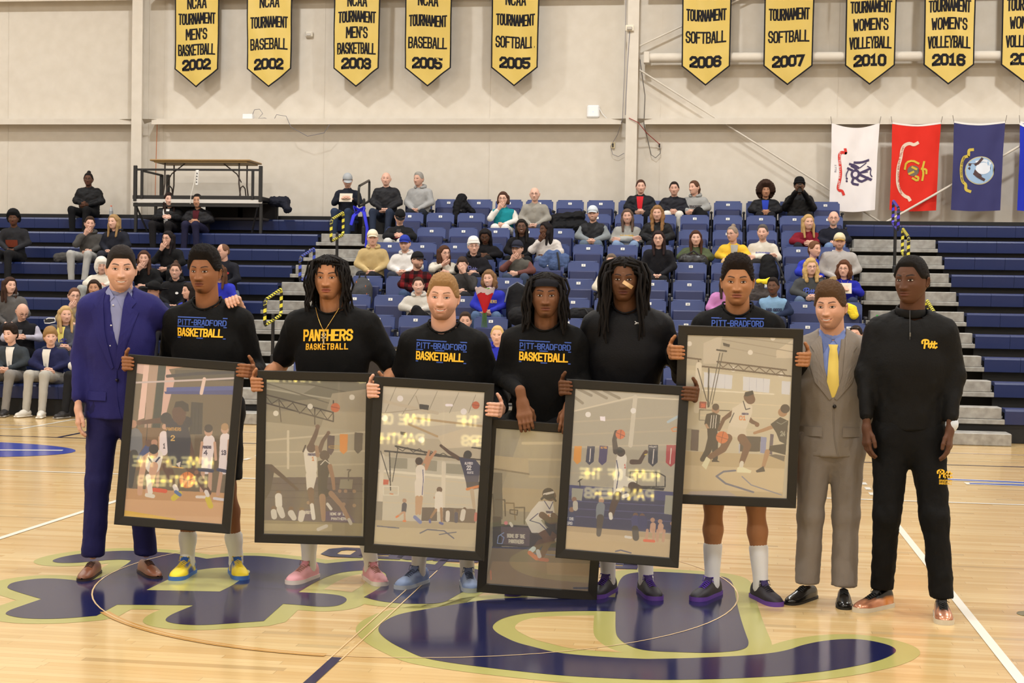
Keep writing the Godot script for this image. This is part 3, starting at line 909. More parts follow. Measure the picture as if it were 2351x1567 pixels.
func flags() -> void:
	var cols: Array = [[c8(234, 228, 228), 3.47, 0.8, "white army flag with a red scroll hanging from the girt"], [c8(214, 46, 34), 4.48, 0.81, "red marine corps flag with a globe and eagle hanging from the girt"], [c8(58, 58, 104), 5.48, 0.84, "dark blue navy flag with a round seal hanging from the girt"], [c8(34, 48, 176), 6.56, 0.82, "bright blue flag cut off at the right edge of the photo"]]
	for i in 4:
		var b: Array = cols[i]
		var w: float = b[2]
		var o := thing("service_flag", b[3], "flag", Vector3(b[1], 4.78, WALL_Z + (0.3 if i < 2 else 0.44)), 0.0, "armed forces flags")
		var f := func(x: float, y: float) -> Vector3:   # x right, y down, metres
			var t := x / w
			var sag := (0.07 if i == 0 else 0.035) * sin(PI * clampf(t, 0.0, 1.0)) * (1.0 - 0.55 * y / 1.48)
			var pull := 0.03 * (0.5 - t) * smoothstep(0.0, 0.6, y) - (0.03 * y / 1.48)
			return Vector3(x + pull, -y - sag * 1.2, 0.02 * sin(t * 9.0 + i) * (0.3 + y) * 0.6 + wave(t, y, 20 + i) * 0.8)
		part("cloth", hanging(func(a: float, c: float) -> Vector3: return f.call(a * w, c * 1.48), 24, 36), cloth(b[0], 0.7, 0.1, 6.0), o)
		if i > 0: part("heading", hanging(func(a: float, c: float) -> Vector3: return f.call(a * w, c * 0.03 - 0.015) + Vector3(0, 0, 0.003), 24, 2), cloth(c8(230, 226, 222), 0.8), o)
		for e in 2: part("tie", tube_mesh([f.call(e * w, 0.01), Vector3(e * w + 0.02 * (e * 2 - 1), 0.11, 0.0)], [0.004], 5), mat(c8(80, 70, 60), 0.8), o)
		if i == 0:
			var red := mat(c8(208, 44, 34), 0.7)
			var ink := mat(c8(66, 54, 92), 0.7)
			flag_mark(o, f, "scroll", ribbon(v2s("150,250 160,290 120,280 95,300 85,340 100,430 112,520 100,610 84,680 100,705 135,700 150,735"), 30, 2), red, 0.005)
			flag_mark(o, f, "scroll_lettering", down_text("UNITED STATES ARMY", 86, 290, 690, 19, 0.16), mat(c8(240, 230, 226), 0.7), 0.008)
			flag_mark(o, f, "date", down_text("1775", 42, 432, 516, 17, 0.16), ink, 0.005)
			var em: Array = []
			for q in ["300,505 420,470", "300,505 440,590", "280,520 250,470 190,450", "250,560 235,610 300,625", "230,420 270,440 290,480", "260,380 330,385 400,375", "270,540 330,600 390,580", "210,400 260,410 300,440"]: em.append_array(ribbon(v2s(q), 26, 1))
			for q in ["330,500 400,500", "330,530 410,560", "400,440 440,470 430,530 450,560", "190,470 170,520 175,560", "320,440 380,400"]: em.append_array(ribbon(v2s(q), 12, 1))
			em.append_array(blob(270, 510, 52, 55))
			em.append_array(blob(180, 562, 12, 12, 10))
			em.append_array(blob(180, 590, 12, 12, 10))
			flag_mark(o, f, "emblem", em, ink, 0.005)
			flag_mark(o, f, "emblem_detail", blob(270, 510, 26, 28) + ribbon(v2s("170,480 160,520 168,555"), 5, 1), mat(c8(222, 214, 220), 0.7), 0.009)
		elif i == 1:
			var pale := mat(c8(226, 206, 186), 0.7)
			var yel := mat(c8(206, 176, 50), 0.7)
			flag_mark(o, f, "scroll", ribbon(v2s("270,190 235,210 190,190 130,220 105,280 100,360 75,450 70,540 75,640 110,720 170,770 200,775 215,800"), 34, 2), pale, 0.005)
			flag_mark(o, f, "scroll_lettering", down_text("UNITED STATES MARINE CORPS", 68, 235, 745, 18, 0.17, 48.0), mat(c8(176, 60, 50), 0.7), 0.008)
			flag_mark(o, f, "globe", blob(240, 488, 62, 58), mat(c8(110, 98, 84), 0.7), 0.005)
			var em: Array = []
			for q in ["150,470 160,400 230,375 290,410", "200,520 240,500", "350,400 335,470 350,520 340,590", "330,470 380,480 380,520", "240,570 290,600 300,560 270,550", "230,450 270,470"]: em.append_array(ribbon(v2s(q), 22, 1))
			flag_mark(o, f, "eagle_and_anchor", em, yel, 0.008)
		elif i == 2:
			var yel := mat(c8(200, 178, 70), 0.7)
			flag_mark(o, f, "scroll", ribbon(v2s("200,270 160,275 165,340 140,345 110,360 92,430 90,520 110,620 150,640 145,700 190,715"), 30, 2), yel, 0.005)
			flag_mark(o, f, "scroll_lettering", down_text("UNITED STATES NAVY", 84, 350, 630, 17, 0.17, 28.0), mat(c8(60, 52, 60), 0.7), 0.008)
			flag_mark(o, f, "seal_rim", blob(288, 492, 156, 150, 40), mat(c8(186, 178, 140), 0.7), 0.005)
			flag_mark(o, f, "seal", blob(288, 492, 146, 140, 40), mat(c8(150, 180, 212), 0.7), 0.0075)
			flag_mark(o, f, "ship", blob(320, 470, 80, 62) + ribbon(v2s("250,400 330,380 390,420"), 26, 1), mat(c8(220, 226, 236), 0.7), 0.01)
			var em: Array = []
			for q in ["180,430 250,430 300,370", "180,470 240,540 330,590", "200,450 230,500 290,550"]: em.append_array(ribbon(v2s(q), 28, 1))
			flag_mark(o, f, "eagle", em, mat(c8(74, 52, 52), 0.7), 0.012)
		else:
			part("marking", letters_mesh(ribbon(v2s("10,20 60,40 100,30"), 26, 1), func(q: Vector2) -> Vector3: return f.call(q.x * 0.0016, q.y * 0.0016) + Vector3(0, 0, 0.006)), mat(c8(226, 224, 226), 0.7), o)

func wall_things() -> void:
	var white := mat(c8(232, 232, 234), 0.5)
	var grey := mat(c8(110, 108, 120), 0.6)
	var z := WALL_Z + 0.03
	var a := thing("access_point", "white rounded square wireless box above the girt beside the steel column", "wireless box", Vector3(-0.66, 5.02, z))
	part("housing", box_mesh(Vector3(0.22, 0.22, 0.05), 0.025), white, a)
	part("status_lamp", box_mesh(Vector3(0.012, 0.012, 0.006), 0.002, Vector3(0, -0.01, 0.027)), mat(c8(150, 180, 250), 0.3), a)
	part("cable", tube_mesh([Vector3(0.11, 0.05, 0), Vector3(0.16, -0.04, 0), Vector3(0.24, -0.12, 0)], [0.006], 5), white, a)
	a = thing("network_box", "small white box resting on the girt with looping wires", "network box", Vector3(-6.95, 4.91, z + 0.12))
	part("housing", box_mesh(Vector3(0.19, 0.1, 0.12), 0.01), white, a)
	part("wire", tube_mesh([Vector3(0.09, 0.05, 0.02), Vector3(0.12, 0.13, 0.02), Vector3(0.22, 0.14, 0.03), Vector3(0.28, 0.06, 0.03), Vector3(0.2, -0.03, 0.03), Vector3(0.32, -0.02, 0.03), Vector3(0.38, -0.04, 0.03)], [0.005], 5), grey, a)
	part("wire", tube_mesh([Vector3(0.5, -0.04, 0.03), Vector3(0.54, 0.04, 0.03), Vector3(0.75, 0.0, 0.12), Vector3(0.85, -0.2, 0.16), Vector3(1.15, -0.36, 0.12), Vector3(1.45, -0.3, 0.1), Vector3(1.56, -0.15, 0.12)], [0.005], 5), grey, a)
	a = thing("wall_sensor", "small beige box mounted on the wall between two gold banners", "sensor", Vector3(-5.86, 6.42, z))
	part("housing", box_mesh(Vector3(0.14, 0.11, 0.08), 0.02), mat(c8(220, 212, 198), 0.6), a)
	part("lens", box_mesh(Vector3(0.08, 0.05, 0.02), 0.008, Vector3(0, -0.01, 0.045)), mat(c8(190, 184, 176), 0.5), a)
	a = thing("column_alarm", "small beige alarm box fixed to the face of the middle steel column", "alarm", Vector3(-0.02, 6.42, WALL_Z + 0.355))
	part("housing", box_mesh(Vector3(0.15, 0.11, 0.05), 0.01), mat(c8(226, 216, 196), 0.6), a)
	part("horn", box_mesh(Vector3(0.09, 0.06, 0.04), 0.012, Vector3(0.0, -0.01, 0.04)), mat(c8(180, 172, 160), 0.5), a)
	part("conduit", tube_mesh([Vector3(0, -0.05, -0.01), Vector3(-0.03, -0.7, -0.02), Vector3(-0.05, -1.5, -0.02)], [0.006], 5), grey, a)
	for q: Array in [[-0.3, 4.42, "beige outlet plate on the wall just left of the middle column", c8(206, 190, 150)], [0.52, 4.42, "small outlet plate on the wall with a red cord plugged in", c8(200, 190, 176)]]:
		a = thing("wall_outlet", q[2], "outlet", Vector3(q[0], q[1], z), 0.0, "wall outlets by the column")
		part("plate", box_mesh(Vector3(0.07, 0.11, 0.012), 0.004), mat(q[3], 0.5), a)
		part("socket", box_mesh(Vector3(0.03, 0.07, 0.006), 0.002, Vector3(0, 0, 0.008)), mat(c8(50, 44, 40), 0.6), a)
	var red := tube_mesh([Vector3(0, 4.86, WALL_Z + 0.35), Vector3(0.16, 4.78, WALL_Z + 0.36), Vector3(0.3, 4.62, WALL_Z + 0.2), Vector3(0.52, 4.44, z + 0.03)], [0.007], 5)
	tag(part("red_cord", red, mat(c8(150, 40, 34), 0.6), self), "thin red cord running from the column down to the outlet", "cord")
	var dark := tube_mesh([Vector3(0.16, 5.9, WALL_Z + 0.2), Vector3(0.25, 5.3, z + 0.02), Vector3(0.24, 4.8, z + 0.03), Vector3(0.33, 4.45, z + 0.03), Vector3(0.38, 4.25, z + 0.03), Vector3(0.46, 4.2, z + 0.03), Vector3(0.54, 4.28, z + 0.03), Vector3(0.53, 4.42, z + 0.03)], [0.006], 5)
	tag(part("dark_cable", dark, mat(c8(70, 66, 70), 0.6), self), "dark cable hanging beside the middle column and looping to the outlet", "cable")
	var thin := tube_mesh([Vector3(-0.09, 8.0, WALL_Z + 0.34), Vector3(-0.1, 5.6, WALL_Z + 0.34), Vector3(-0.12, 4.85, WALL_Z + 0.33), Vector3(-0.22, 4.6, z + 0.05), Vector3(-0.34, 4.4, z + 0.03), Vector3(-0.3, 4.26, z + 0.03), Vector3(-0.2, 4.22, z + 0.03), Vector3(-0.1, 4.28, z + 0.03)], [0.005], 5)
	tag(part("column_cable", thin, mat(c8(120, 116, 126), 0.6), self), "grey cable running down the left edge of the middle column", "cable")
	var orange := tube_mesh([Vector3(-8.72, 4.82, WALL_Z + 0.06), Vector3(-8.74, 4.0, WALL_Z + 0.05), Vector3(-8.75, 3.2, WALL_Z + 0.05)], [0.006], 5)
	tag(part("orange_cable", orange, mat(c8(196, 110, 60), 0.6), self), "thin orange cable down the wall beside the far column", "cable")

# ------------------------------------------------------------------ the scorers' platform and its table
func platform() -> void:
	var black := mat(c8(22, 21, 22), 0.5)
	var o := thing("stage_platform", "black steel stage platform with railing set over the top bleacher rows", "platform", Vector3(-7.4, 0, -17.05))
	var top := 3.34
	part("deck", box_mesh(Vector3(2.3, 0.07, 1.0), 0.006), black, o, Vector3(0, top, 0))
	part("deck_trim", box_mesh(Vector3(2.34, 0.065, 0.02), 0.004), mat(c8(206, 202, 196), 0.5), o, Vector3(0.02, top - 0.065, 0.5))
	part("deck_beam", box_mesh(Vector3(2.28, 0.06, 0.05), 0.004), black, o, Vector3(0, top - 0.13, 0.47))
	for x in [-1.1, 1.16]:
		part("leg", box_mesh(Vector3(0.05, top - 2.62, 0.05), 0.006), black, o, Vector3(x, (top + 2.6) * 0.5, 0.46))
		part("leg", box_mesh(Vector3(0.05, 0.5, 0.05), 0.006), black, o, Vector3(x, top - 0.25, -0.46))
		part("rail_post", box_mesh(Vector3(0.06, 0.62, 0.05), 0.006), black, o, Vector3(x, top + 0.24, 0.5))
	for x in [-0.98, 1.02]: part("rail_post", box_mesh(Vector3(0.045, 0.5, 0.04), 0.006), black, o, Vector3(x, top + 0.22, 0.5))
	part("rail", box_mesh(Vector3(2.24, 0.035, 0.035), 0.006), black, o, Vector3(0.03, top + 0.48, 0.5))
	part("rail", box_mesh(Vector3(0.035, 0.035, 0.95), 0.006), black, o, Vector3(-0.98, top + 0.46, 0.05))
	part("rail_post", box_mesh(Vector3(0.06, 0.5, 0.06), 0.006), black, o, Vector3(-0.98, top + 0.22, -0.42))
	part("rail_post", box_mesh(Vector3(0.06, 0.5, 0.06), 0.006), black, o, Vector3(-0.86, top + 0.22, -0.42))
	for sg in [-1.0, 1.0]: part("brace", tube_mesh([Vector3(sg * 1.1, 3.2, 0.46), Vector3(sg * 0.95, 2.75, 0.3)], [0.018], 6), black, o)
	part("shelf", box_mesh(Vector3(2.2, 0.04, 0.5), 0.005), mat(c8(40, 34, 34), 0.7), o, Vector3(0, 3.0, -0.1))
	for x in [-0.6, 0.2, 0.8]: part("drape", box_mesh(Vector3(0.7, 0.36, 0.02), 0.004), mat(c8(30, 27, 30), 0.8), o, Vector3(x, 3.12, -0.42))
	var t := thing("folding_table", "brown wood-topped folding table standing on the black platform", "table", Vector3(-7.45, top + 0.035 - 0.06, -17.2))
	part("table_top", box_mesh(Vector3(1.83, 0.03, 0.7), 0.01), mat(c8(150, 118, 72), 0.55), t, Vector3(0, 0.7, 0))
	part("apron", box_mesh(Vector3(1.7, 0.05, 0.62), 0.004), mat(c8(176, 146, 92), 0.6), t, Vector3(0, 0.685, 0))
	for sg in [-1.0, 1.0]:
		for z in [-0.22, 0.22]: part("leg", tube_mesh([Vector3(sg * 0.68, 0.68, z), Vector3(sg * 0.68, 0.3, z), Vector3(sg * 0.72, 0.0, z)], [0.014], 8), mat(c8(52, 40, 34), 0.5), t)
		part("leg_hoop", tube_mesh([Vector3(sg * 0.68, 0.02, -0.21), Vector3(sg * 0.68, 0.24, -0.12), Vector3(sg * 0.68, 0.28, 0.0), Vector3(sg * 0.68, 0.24, 0.12), Vector3(sg * 0.68, 0.02, 0.21)], [0.011], 8), mat(c8(52, 40, 34), 0.5), t)
		part("leg_brace", tube_mesh([Vector3(sg * 0.36, 0.66, 0.1), Vector3(sg * 0.6, 0.48, 0.1), Vector3(sg * 0.68, 0.34, 0.1)], [0.011], 8), mat(c8(52, 40, 34), 0.5), t)
	var s := thing("power_strip", "white power strip hung on the platform railing, its cord dangling", "power strip", Vector3(-7.36, top + 0.34, -16.5))
	var tilt := Basis(Vector3.BACK, -0.06)
	var st := Shape.new()
	st.box(Vector3.ZERO, Vector3(0.045, 0.26, 0.03), 0.006, tilt)
	part("housing", st.mesh(), mat(c8(232, 230, 226), 0.5), s)
	for k in 4: part("socket", box_mesh(Vector3(0.022, 0.028, 0.004), 0.001, Vector3(0.003 * (k - 2), -0.08 + k * 0.05, 0.017)), mat(c8(90, 88, 86), 0.6), s)
	part("cord", tube_mesh([Vector3(-0.02, 0.12, 0.01), Vector3(-0.05, -0.1, 0.02), Vector3(-0.1, -0.3, 0.02), Vector3(-0.12, -0.45, 0.0)], [0.007], 6), mat(c8(226, 222, 214), 0.5), s)

# ------------------------------------------------------------------ soft bodies: bones with radii, joined smoothly and skinned
# a bone: [a, b, radius at a, radius at b, softness, flatness (Vector3)]
func bone(a: Vector3, b: Vector3, ra: float, rb: float, k := 0.03, flat := Vector3.ONE) -> Array:
	return [a, b, ra, rb, k, flat]

func bones_at(bones: Array, p: Vector3) -> float:
	var g := 10.0
	for b: Array in bones:
		var f: Vector3 = b[5]
		var a: Vector3 = (b[0] as Vector3) / f
		var ba: Vector3 = (b[1] as Vector3) / f - a
		var pa := p / f - a
		var h := clampf(pa.dot(ba) / maxf(ba.length_squared(), 1e-9), 0.0, 1.0)
		var d: float = ((pa - ba * h).length() - lerpf(b[2], b[3], h)) * minf(f.x, f.z)
		var k: float = b[4]
		var e := maxf(k - absf(d - g), 0.0) / k
		g = minf(d, g) - e * e * k * 0.25
	return g

# cuts: [normal, offset] keeps normal.p < offset; carves: bones taken away
func soft(s: Shape, bones: Array, cell: float, cuts := [], carves := [], wrinkle := 0.0, stretch := Vector3(9, 5, 9), tint := Color.WHITE, calm := []) -> void:
	var lo := Vector3.INF
	var hi := -Vector3.INF
	for b: Array in bones:
		var m: Vector3 = (b[5] as Vector3) * maxf(b[2], b[3]) + Vector3.ONE * cell * 2.0
		lo = lo.min((b[0] as Vector3).min(b[1]) - m)
		hi = hi.max((b[0] as Vector3).max(b[1]) + m)
	var nx := int((hi.x - lo.x) / cell) + 2
	var ny := int((hi.y - lo.y) / cell) + 2
	var nz := int((hi.z - lo.z) / cell) + 2
	var nxy := nx * ny
	var g := PackedFloat32Array()
	g.resize(nxy * nz)
	g.fill(1.0)
	for pass_ in 2:
		for b: Array in (bones if pass_ == 0 else carves):
			var f: Vector3 = b[5]
			var k: float = b[4]
			var a: Vector3 = (b[0] as Vector3) / f
			var ba: Vector3 = (b[1] as Vector3) / f - a
			var ib := 1.0 / maxf(ba.length_squared(), 1e-9)
			var ra: float = b[2]
			var dr: float = b[3] - ra
			var fm := minf(f.x, minf(f.y, f.z))
			var m: Vector3 = f * maxf(b[2], b[3]) + Vector3.ONE * (k * 0.6 + cell * 1.5)
			var l0 := ((b[0] as Vector3).min(b[1]) - m - lo) / cell
			var h0 := ((b[0] as Vector3).max(b[1]) + m - lo) / cell
			var x0 := maxi(0, int(l0.x)); var x1 := mini(nx - 1, int(h0.x) + 1)
			var y0 := maxi(0, int(l0.y)); var y1 := mini(ny - 1, int(h0.y) + 1)
			var z0 := maxi(0, int(l0.z)); var z1 := mini(nz - 1, int(h0.z) + 1)
			var sx := cell / f.x
			for z in range(z0, z1 + 1):
				for y in range(y0, y1 + 1):
					var pa := Vector3(lo.x + x0 * cell, lo.y + y * cell, lo.z + z * cell) / f - a
					var i := z * nxy + y * nx + x0
					for x in range(x0, x1 + 1):
						var h := clampf(pa.dot(ba) * ib, 0.0, 1.0)
						var d := ((pa - ba * h).length() - ra - dr * h) * fm
						if pass_ == 0:
							var q := g[i]
							var e := k - absf(d - q)
							if e > 0.0: g[i] = minf(d, q) - e * e * 0.25 / k
							elif d < q: g[i] = d
						elif -d > g[i]: g[i] = -d
						i += 1
						pa.x += sx
	for c: Array in cuts:
		var nn: Vector3 = c[0]
		var off: float = c[1] - nn.dot(lo)
		var i := 0
		for z in nz:
			for y in ny:
				var d := nn.y * y * cell + nn.z * z * cell - off
				var dx := nn.x * cell
				for x in nx:
					if d > g[i]: g[i] = d
					d += dx
					i += 1
	# one vertex in each crossed cell, one quad round each crossed edge
	var at := PackedInt32Array()
	at.resize(g.size())
	at.fill(-1)
	var k0 := s.v.size()
	var pos := PackedVector3Array()
	for z in nz - 1:
		for y in ny - 1:
			var i := z * nxy + y * nx
			for x in nx - 1:
				var g0 := g[i]; var g1 := g[i + 1]; var g2 := g[i + nx]; var g3 := g[i + nx + 1]
				var g4 := g[i + nxy]; var g5 := g[i + nxy + 1]; var g6 := g[i + nxy + nx]; var g7 := g[i + nxy + nx + 1]
				var lo8 := minf(minf(minf(g0, g1), minf(g2, g3)), minf(minf(g4, g5), minf(g6, g7)))
				if lo8 < 0.0 and maxf(maxf(maxf(g0, g1), maxf(g2, g3)), maxf(maxf(g4, g5), maxf(g6, g7))) >= 0.0:
					var sum := Vector3.ZERO
					var cnt := 0
					if (g0 < 0.0) != (g1 < 0.0): sum += Vector3(g0 / (g0 - g1), 0, 0); cnt += 1
					if (g2 < 0.0) != (g3 < 0.0): sum += Vector3(g2 / (g2 - g3), 1, 0); cnt += 1
					if (g4 < 0.0) != (g5 < 0.0): sum += Vector3(g4 / (g4 - g5), 0, 1); cnt += 1
					if (g6 < 0.0) != (g7 < 0.0): sum += Vector3(g6 / (g6 - g7), 1, 1); cnt += 1
					if (g0 < 0.0) != (g2 < 0.0): sum += Vector3(0, g0 / (g0 - g2), 0); cnt += 1
					if (g1 < 0.0) != (g3 < 0.0): sum += Vector3(1, g1 / (g1 - g3), 0); cnt += 1
					if (g4 < 0.0) != (g6 < 0.0): sum += Vector3(0, g4 / (g4 - g6), 1); cnt += 1
					if (g5 < 0.0) != (g7 < 0.0): sum += Vector3(1, g5 / (g5 - g7), 1); cnt += 1
					if (g0 < 0.0) != (g4 < 0.0): sum += Vector3(0, 0, g0 / (g0 - g4)); cnt += 1
					if (g1 < 0.0) != (g5 < 0.0): sum += Vector3(1, 0, g1 / (g1 - g5)); cnt += 1
					if (g2 < 0.0) != (g6 < 0.0): sum += Vector3(0, 1, g2 / (g2 - g6)); cnt += 1
					if (g3 < 0.0) != (g7 < 0.0): sum += Vector3(1, 1, g3 / (g3 - g7)); cnt += 1
					at[i] = pos.size()
					pos.append(lo + (Vector3(x, y, z) + sum / cnt) * cell)
				i += 1
	var tris := PackedInt32Array()
	for z in range(1, nz - 1):
		for y in range(1, ny - 1):
			var i := z * nxy + y * nx + 1
			for x in range(1, nx - 1):
				var q := g[i] < 0.0
				if q != (g[i + 1] < 0.0): quad_of(tris, at[i], at[i - nx], at[i - nx - nxy], at[i - nxy], not q)
				if q != (g[i + nx] < 0.0): quad_of(tris, at[i], at[i - nxy], at[i - nxy - 1], at[i - 1], not q)
				if q != (g[i + nxy] < 0.0): quad_of(tris, at[i], at[i - 1], at[i - 1 - nx], at[i - nx], not q)
				i += 1
	var nrm := normals_of(pos, tris)
	if wrinkle > 0.0:
		for i in pos.size():
			var p := pos[i] * stretch
			var amp := wrinkle
			if calm and pos[i].z > 0.0: amp *= clampf(maxf(absf(pos[i].x) / calm[0].x, absf(pos[i].y - calm[0].y) / calm[1]) * 3.0 - 2.0, 0.08, 1.0)
			pos[i] += nrm[i] * amp * (noise.get_noise_3d(p.x, p.y, p.z) + 0.5 * noise.get_noise_3d(p.x * 2.1 + 5.0, p.y * 2.6, p.z * 2.1))
		nrm = normals_of(pos, tris)
	s.v.append_array(pos)
	s.n.append_array(nrm)
	for i in pos.size(): s.c.append(tint)
	for i in tris: s.t.append(k0 + i)

func quad_of(t: PackedInt32Array, a: int, b: int, c: int, d: int, flip: bool) -> void:
	if a < 0 or b < 0 or c < 0 or d < 0: return
	if flip: t.append_array([a, b, c, a, c, d])
	else: t.append_array([a, c, b, a, d, c])

func normals_of(p: PackedVector3Array, t: PackedInt32Array) -> PackedVector3Array:
	var n := PackedVector3Array()
	n.resize(p.size())
	for i in range(0, t.size(), 3):
		var a := t[i]; var b := t[i + 1]; var c := t[i + 2]
		var f := (p[c] - p[a]).cross(p[b] - p[a])
		n[a] += f; n[b] += f; n[c] += f
	for i in n.size(): n[i] = n[i].normalized()
	return n

func add_copy(s: Shape, o: Shape, xf: Transform3D, tint: Color, mirror := false) -> void:
	var k := s.v.size()
	var m := Vector3(-1, 1, 1) if mirror else Vector3.ONE
	for i in o.v.size():
		s.v.append(xf * (o.v[i] * m))
		s.n.append((xf.basis * (o.n[i] * m)).normalized())
		s.c.append(tint * o.c[i])
	for i in range(0, o.t.size(), 3):
		if mirror: s.t.append_array([k + o.t[i], k + o.t[i + 2], k + o.t[i + 1]])
		else: s.t.append_array([k + o.t[i], k + o.t[i + 1], k + o.t[i + 2]])

# ------------------------------------------------------------------ hands
var hand := {}

func finger(out: Array, pts: Array, r := 0.0095) -> void:
	for i in pts.size() - 1: out.append(bone(pts[i], pts[i + 1], r * (1.0 - 0.07 * i), r * (0.95 - 0.08 * i), 0.004))

func nails(s: Shape, tips: Array) -> void:   # small paler plates on the finger ends: [centre, outward, along]
	for t: Array in tips:
		var b := Basis(((t[1] as Vector3).cross(t[2])).normalized(), t[1], t[2])
		var k := s.v.size()
		s.box(t[0], Vector3(0.009, 0.0016, 0.011), 0.0007, b)
		for i in range(k, s.v.size()): s.c[i] = Color(1.1, 0.98, 0.95)

func hands_setup() -> void:
	# grip: a right hand closed on the upright edge of a frame that lies to +x of it, front face at z = 0
	var b: Array = []
	var tips: Array = []
	for i in 4:
		var y := 0.031 - 0.0195 * i
		var l: float = [0.9, 1.0, 0.95, 0.75][i]
		finger(b, [Vector3(-0.034, y * 0.9, -0.055), Vector3(-0.026, y, 0.0), Vector3(-0.008 + 0.004 * l, y - 0.002, 0.0165), Vector3(0.014 * l + 0.004, y - 0.004, 0.0145), Vector3(0.033 * l, y - 0.006, 0.0095)], 0.0106)
		tips.append([Vector3(0.033 * l + 0.001, y - 0.006, 0.0186), Vector3(0.15, 0, 1).normalized(), Vector3(1, -0.1, -0.15).normalized()])
	for i in 4: b.append(bone(Vector3(-0.03, 0.012 - 0.009 * i, -0.13), Vector3(-0.034, 0.03 - 0.02 * i, -0.058), 0.014, 0.0125, 0.016))
	b.append(bone(Vector3(-0.03, 0.0, -0.13), Vector3(-0.03, 0.0, -0.19), 0.026, 0.027, 0.02, Vector3(0.8, 1, 1)))
	finger(b, [Vector3(-0.03, 0.02, -0.11), Vector3(-0.03, 0.045, -0.07), Vector3(-0.02, 0.066, -0.05), Vector3(-0.006, 0.082, -0.04)], 0.0118)
	var s := Shape.new()
	soft(s, b, 0.0032)
	nails(s, tips)
	hand["grip"] = s
	# hang: a right hand hanging from the wrist at the origin, palm to +x, thumb to +z
	b = []
	for i in 4:
		var z := 0.03 - 0.02 * i
		var l: float = [0.92, 1.0, 0.95, 0.78][i]
		finger(b, [Vector3(0.0, -0.088, z), Vector3(0.008, -0.088 - 0.04 * l, z * 1.02), Vector3(0.022, -0.088 - 0.064 * l, z * 1.0), Vector3(0.038, -0.088 - 0.078 * l, z * 0.95)])
		b.append(bone(Vector3(0.0, -0.01, z * 0.5), Vector3(0.0, -0.088, z), 0.0145, 0.0125, 0.014))
	finger(b, [Vector3(0.008, -0.025, 0.018), Vector3(0.016, -0.055, 0.042), Vector3(0.022, -0.085, 0.05), Vector3(0.026, -0.108, 0.049)], 0.0122)
	b.append(bone(Vector3(0, 0.06, 0), Vector3(0, -0.01, 0), 0.027, 0.0245, 0.02, Vector3(0.78, 1, 1)))
	s = Shape.new()
	soft(s, b, 0.0034)
	hand["hang"] = s
	s = Shape.new()
	soft(s, b, 0.008)
	hand["small"] = s
	# over: a hand laid over the top edge of a frame from above, fingers bent down its front face (z = 0), wrist above
	b = []
	for i in 4:
		var x := -0.032 + 0.0213 * i
		var l: float = [0.95, 1.0, 0.95, 0.8][i]
		finger(b, [Vector3(x * 0.95, 0.035, 0.022), Vector3(x, -0.004 * l, 0.036), Vector3(x * 1.02, -0.032 * l, 0.03), Vector3(x * 1.02, -0.05 * l, 0.013)], 0.0102)
		b.append(bone(Vector3(x * 0.5, 0.1, -0.004), Vector3(x * 0.95, 0.035, 0.02), 0.0155, 0.0135, 0.016))
	b.append(bone(Vector3(0, 0.17, -0.01), Vector3(0, 0.095, -0.004), 0.0285, 0.026, 0.02, Vector3(1, 1, 0.78)))
	finger(b, [Vector3(0.02, 0.08, -0.012), Vector3(0.042, 0.045, -0.03), Vector3(0.046, 0.01, -0.045), Vector3(0.042, -0.016, -0.046)], 0.012)
	s = Shape.new()
	soft(s, b, 0.0034)
	hand["over"] = s

# ------------------------------------------------------------------ heads
# the point of the face at x, y and the outline of the skull; q holds the measures of one head
func skull(th: float, ph: float, q: Dictionary) -> Vector3:
	var sp := sin(ph)
	var cp := cos(ph)
	var ry: float = q.h * 0.5
	var st := sin(th)
	var ct := cos(th)
	var low := smoothstep(0.05, -0.95, sp)
	var front := smoothstep(-0.2, 0.75, ct)
	var c := pow(cp, lerpf(0.88, lerpf(0.8, 0.5, low), front))
	var jaw := lerpf(1.0, q.jaw, smoothstep(-0.15, -0.95, sp))
	var x: float = q.w * 0.5 * c * st * jaw
	var back := 1.0 if ct > 0.0 else lerpf(1.08, 0.6, smoothstep(0.0, -0.85, sp))
	var z: float = q.w * 0.61 * c * ct * back
	if ct > 0.0: z *= lerpf(1.0, 0.985 + 0.05 * low, front)
	return Vector3(x, ry * sp, z)

static func bump(d: float, s: float) -> float:
	return exp(-d * d / (s * s))

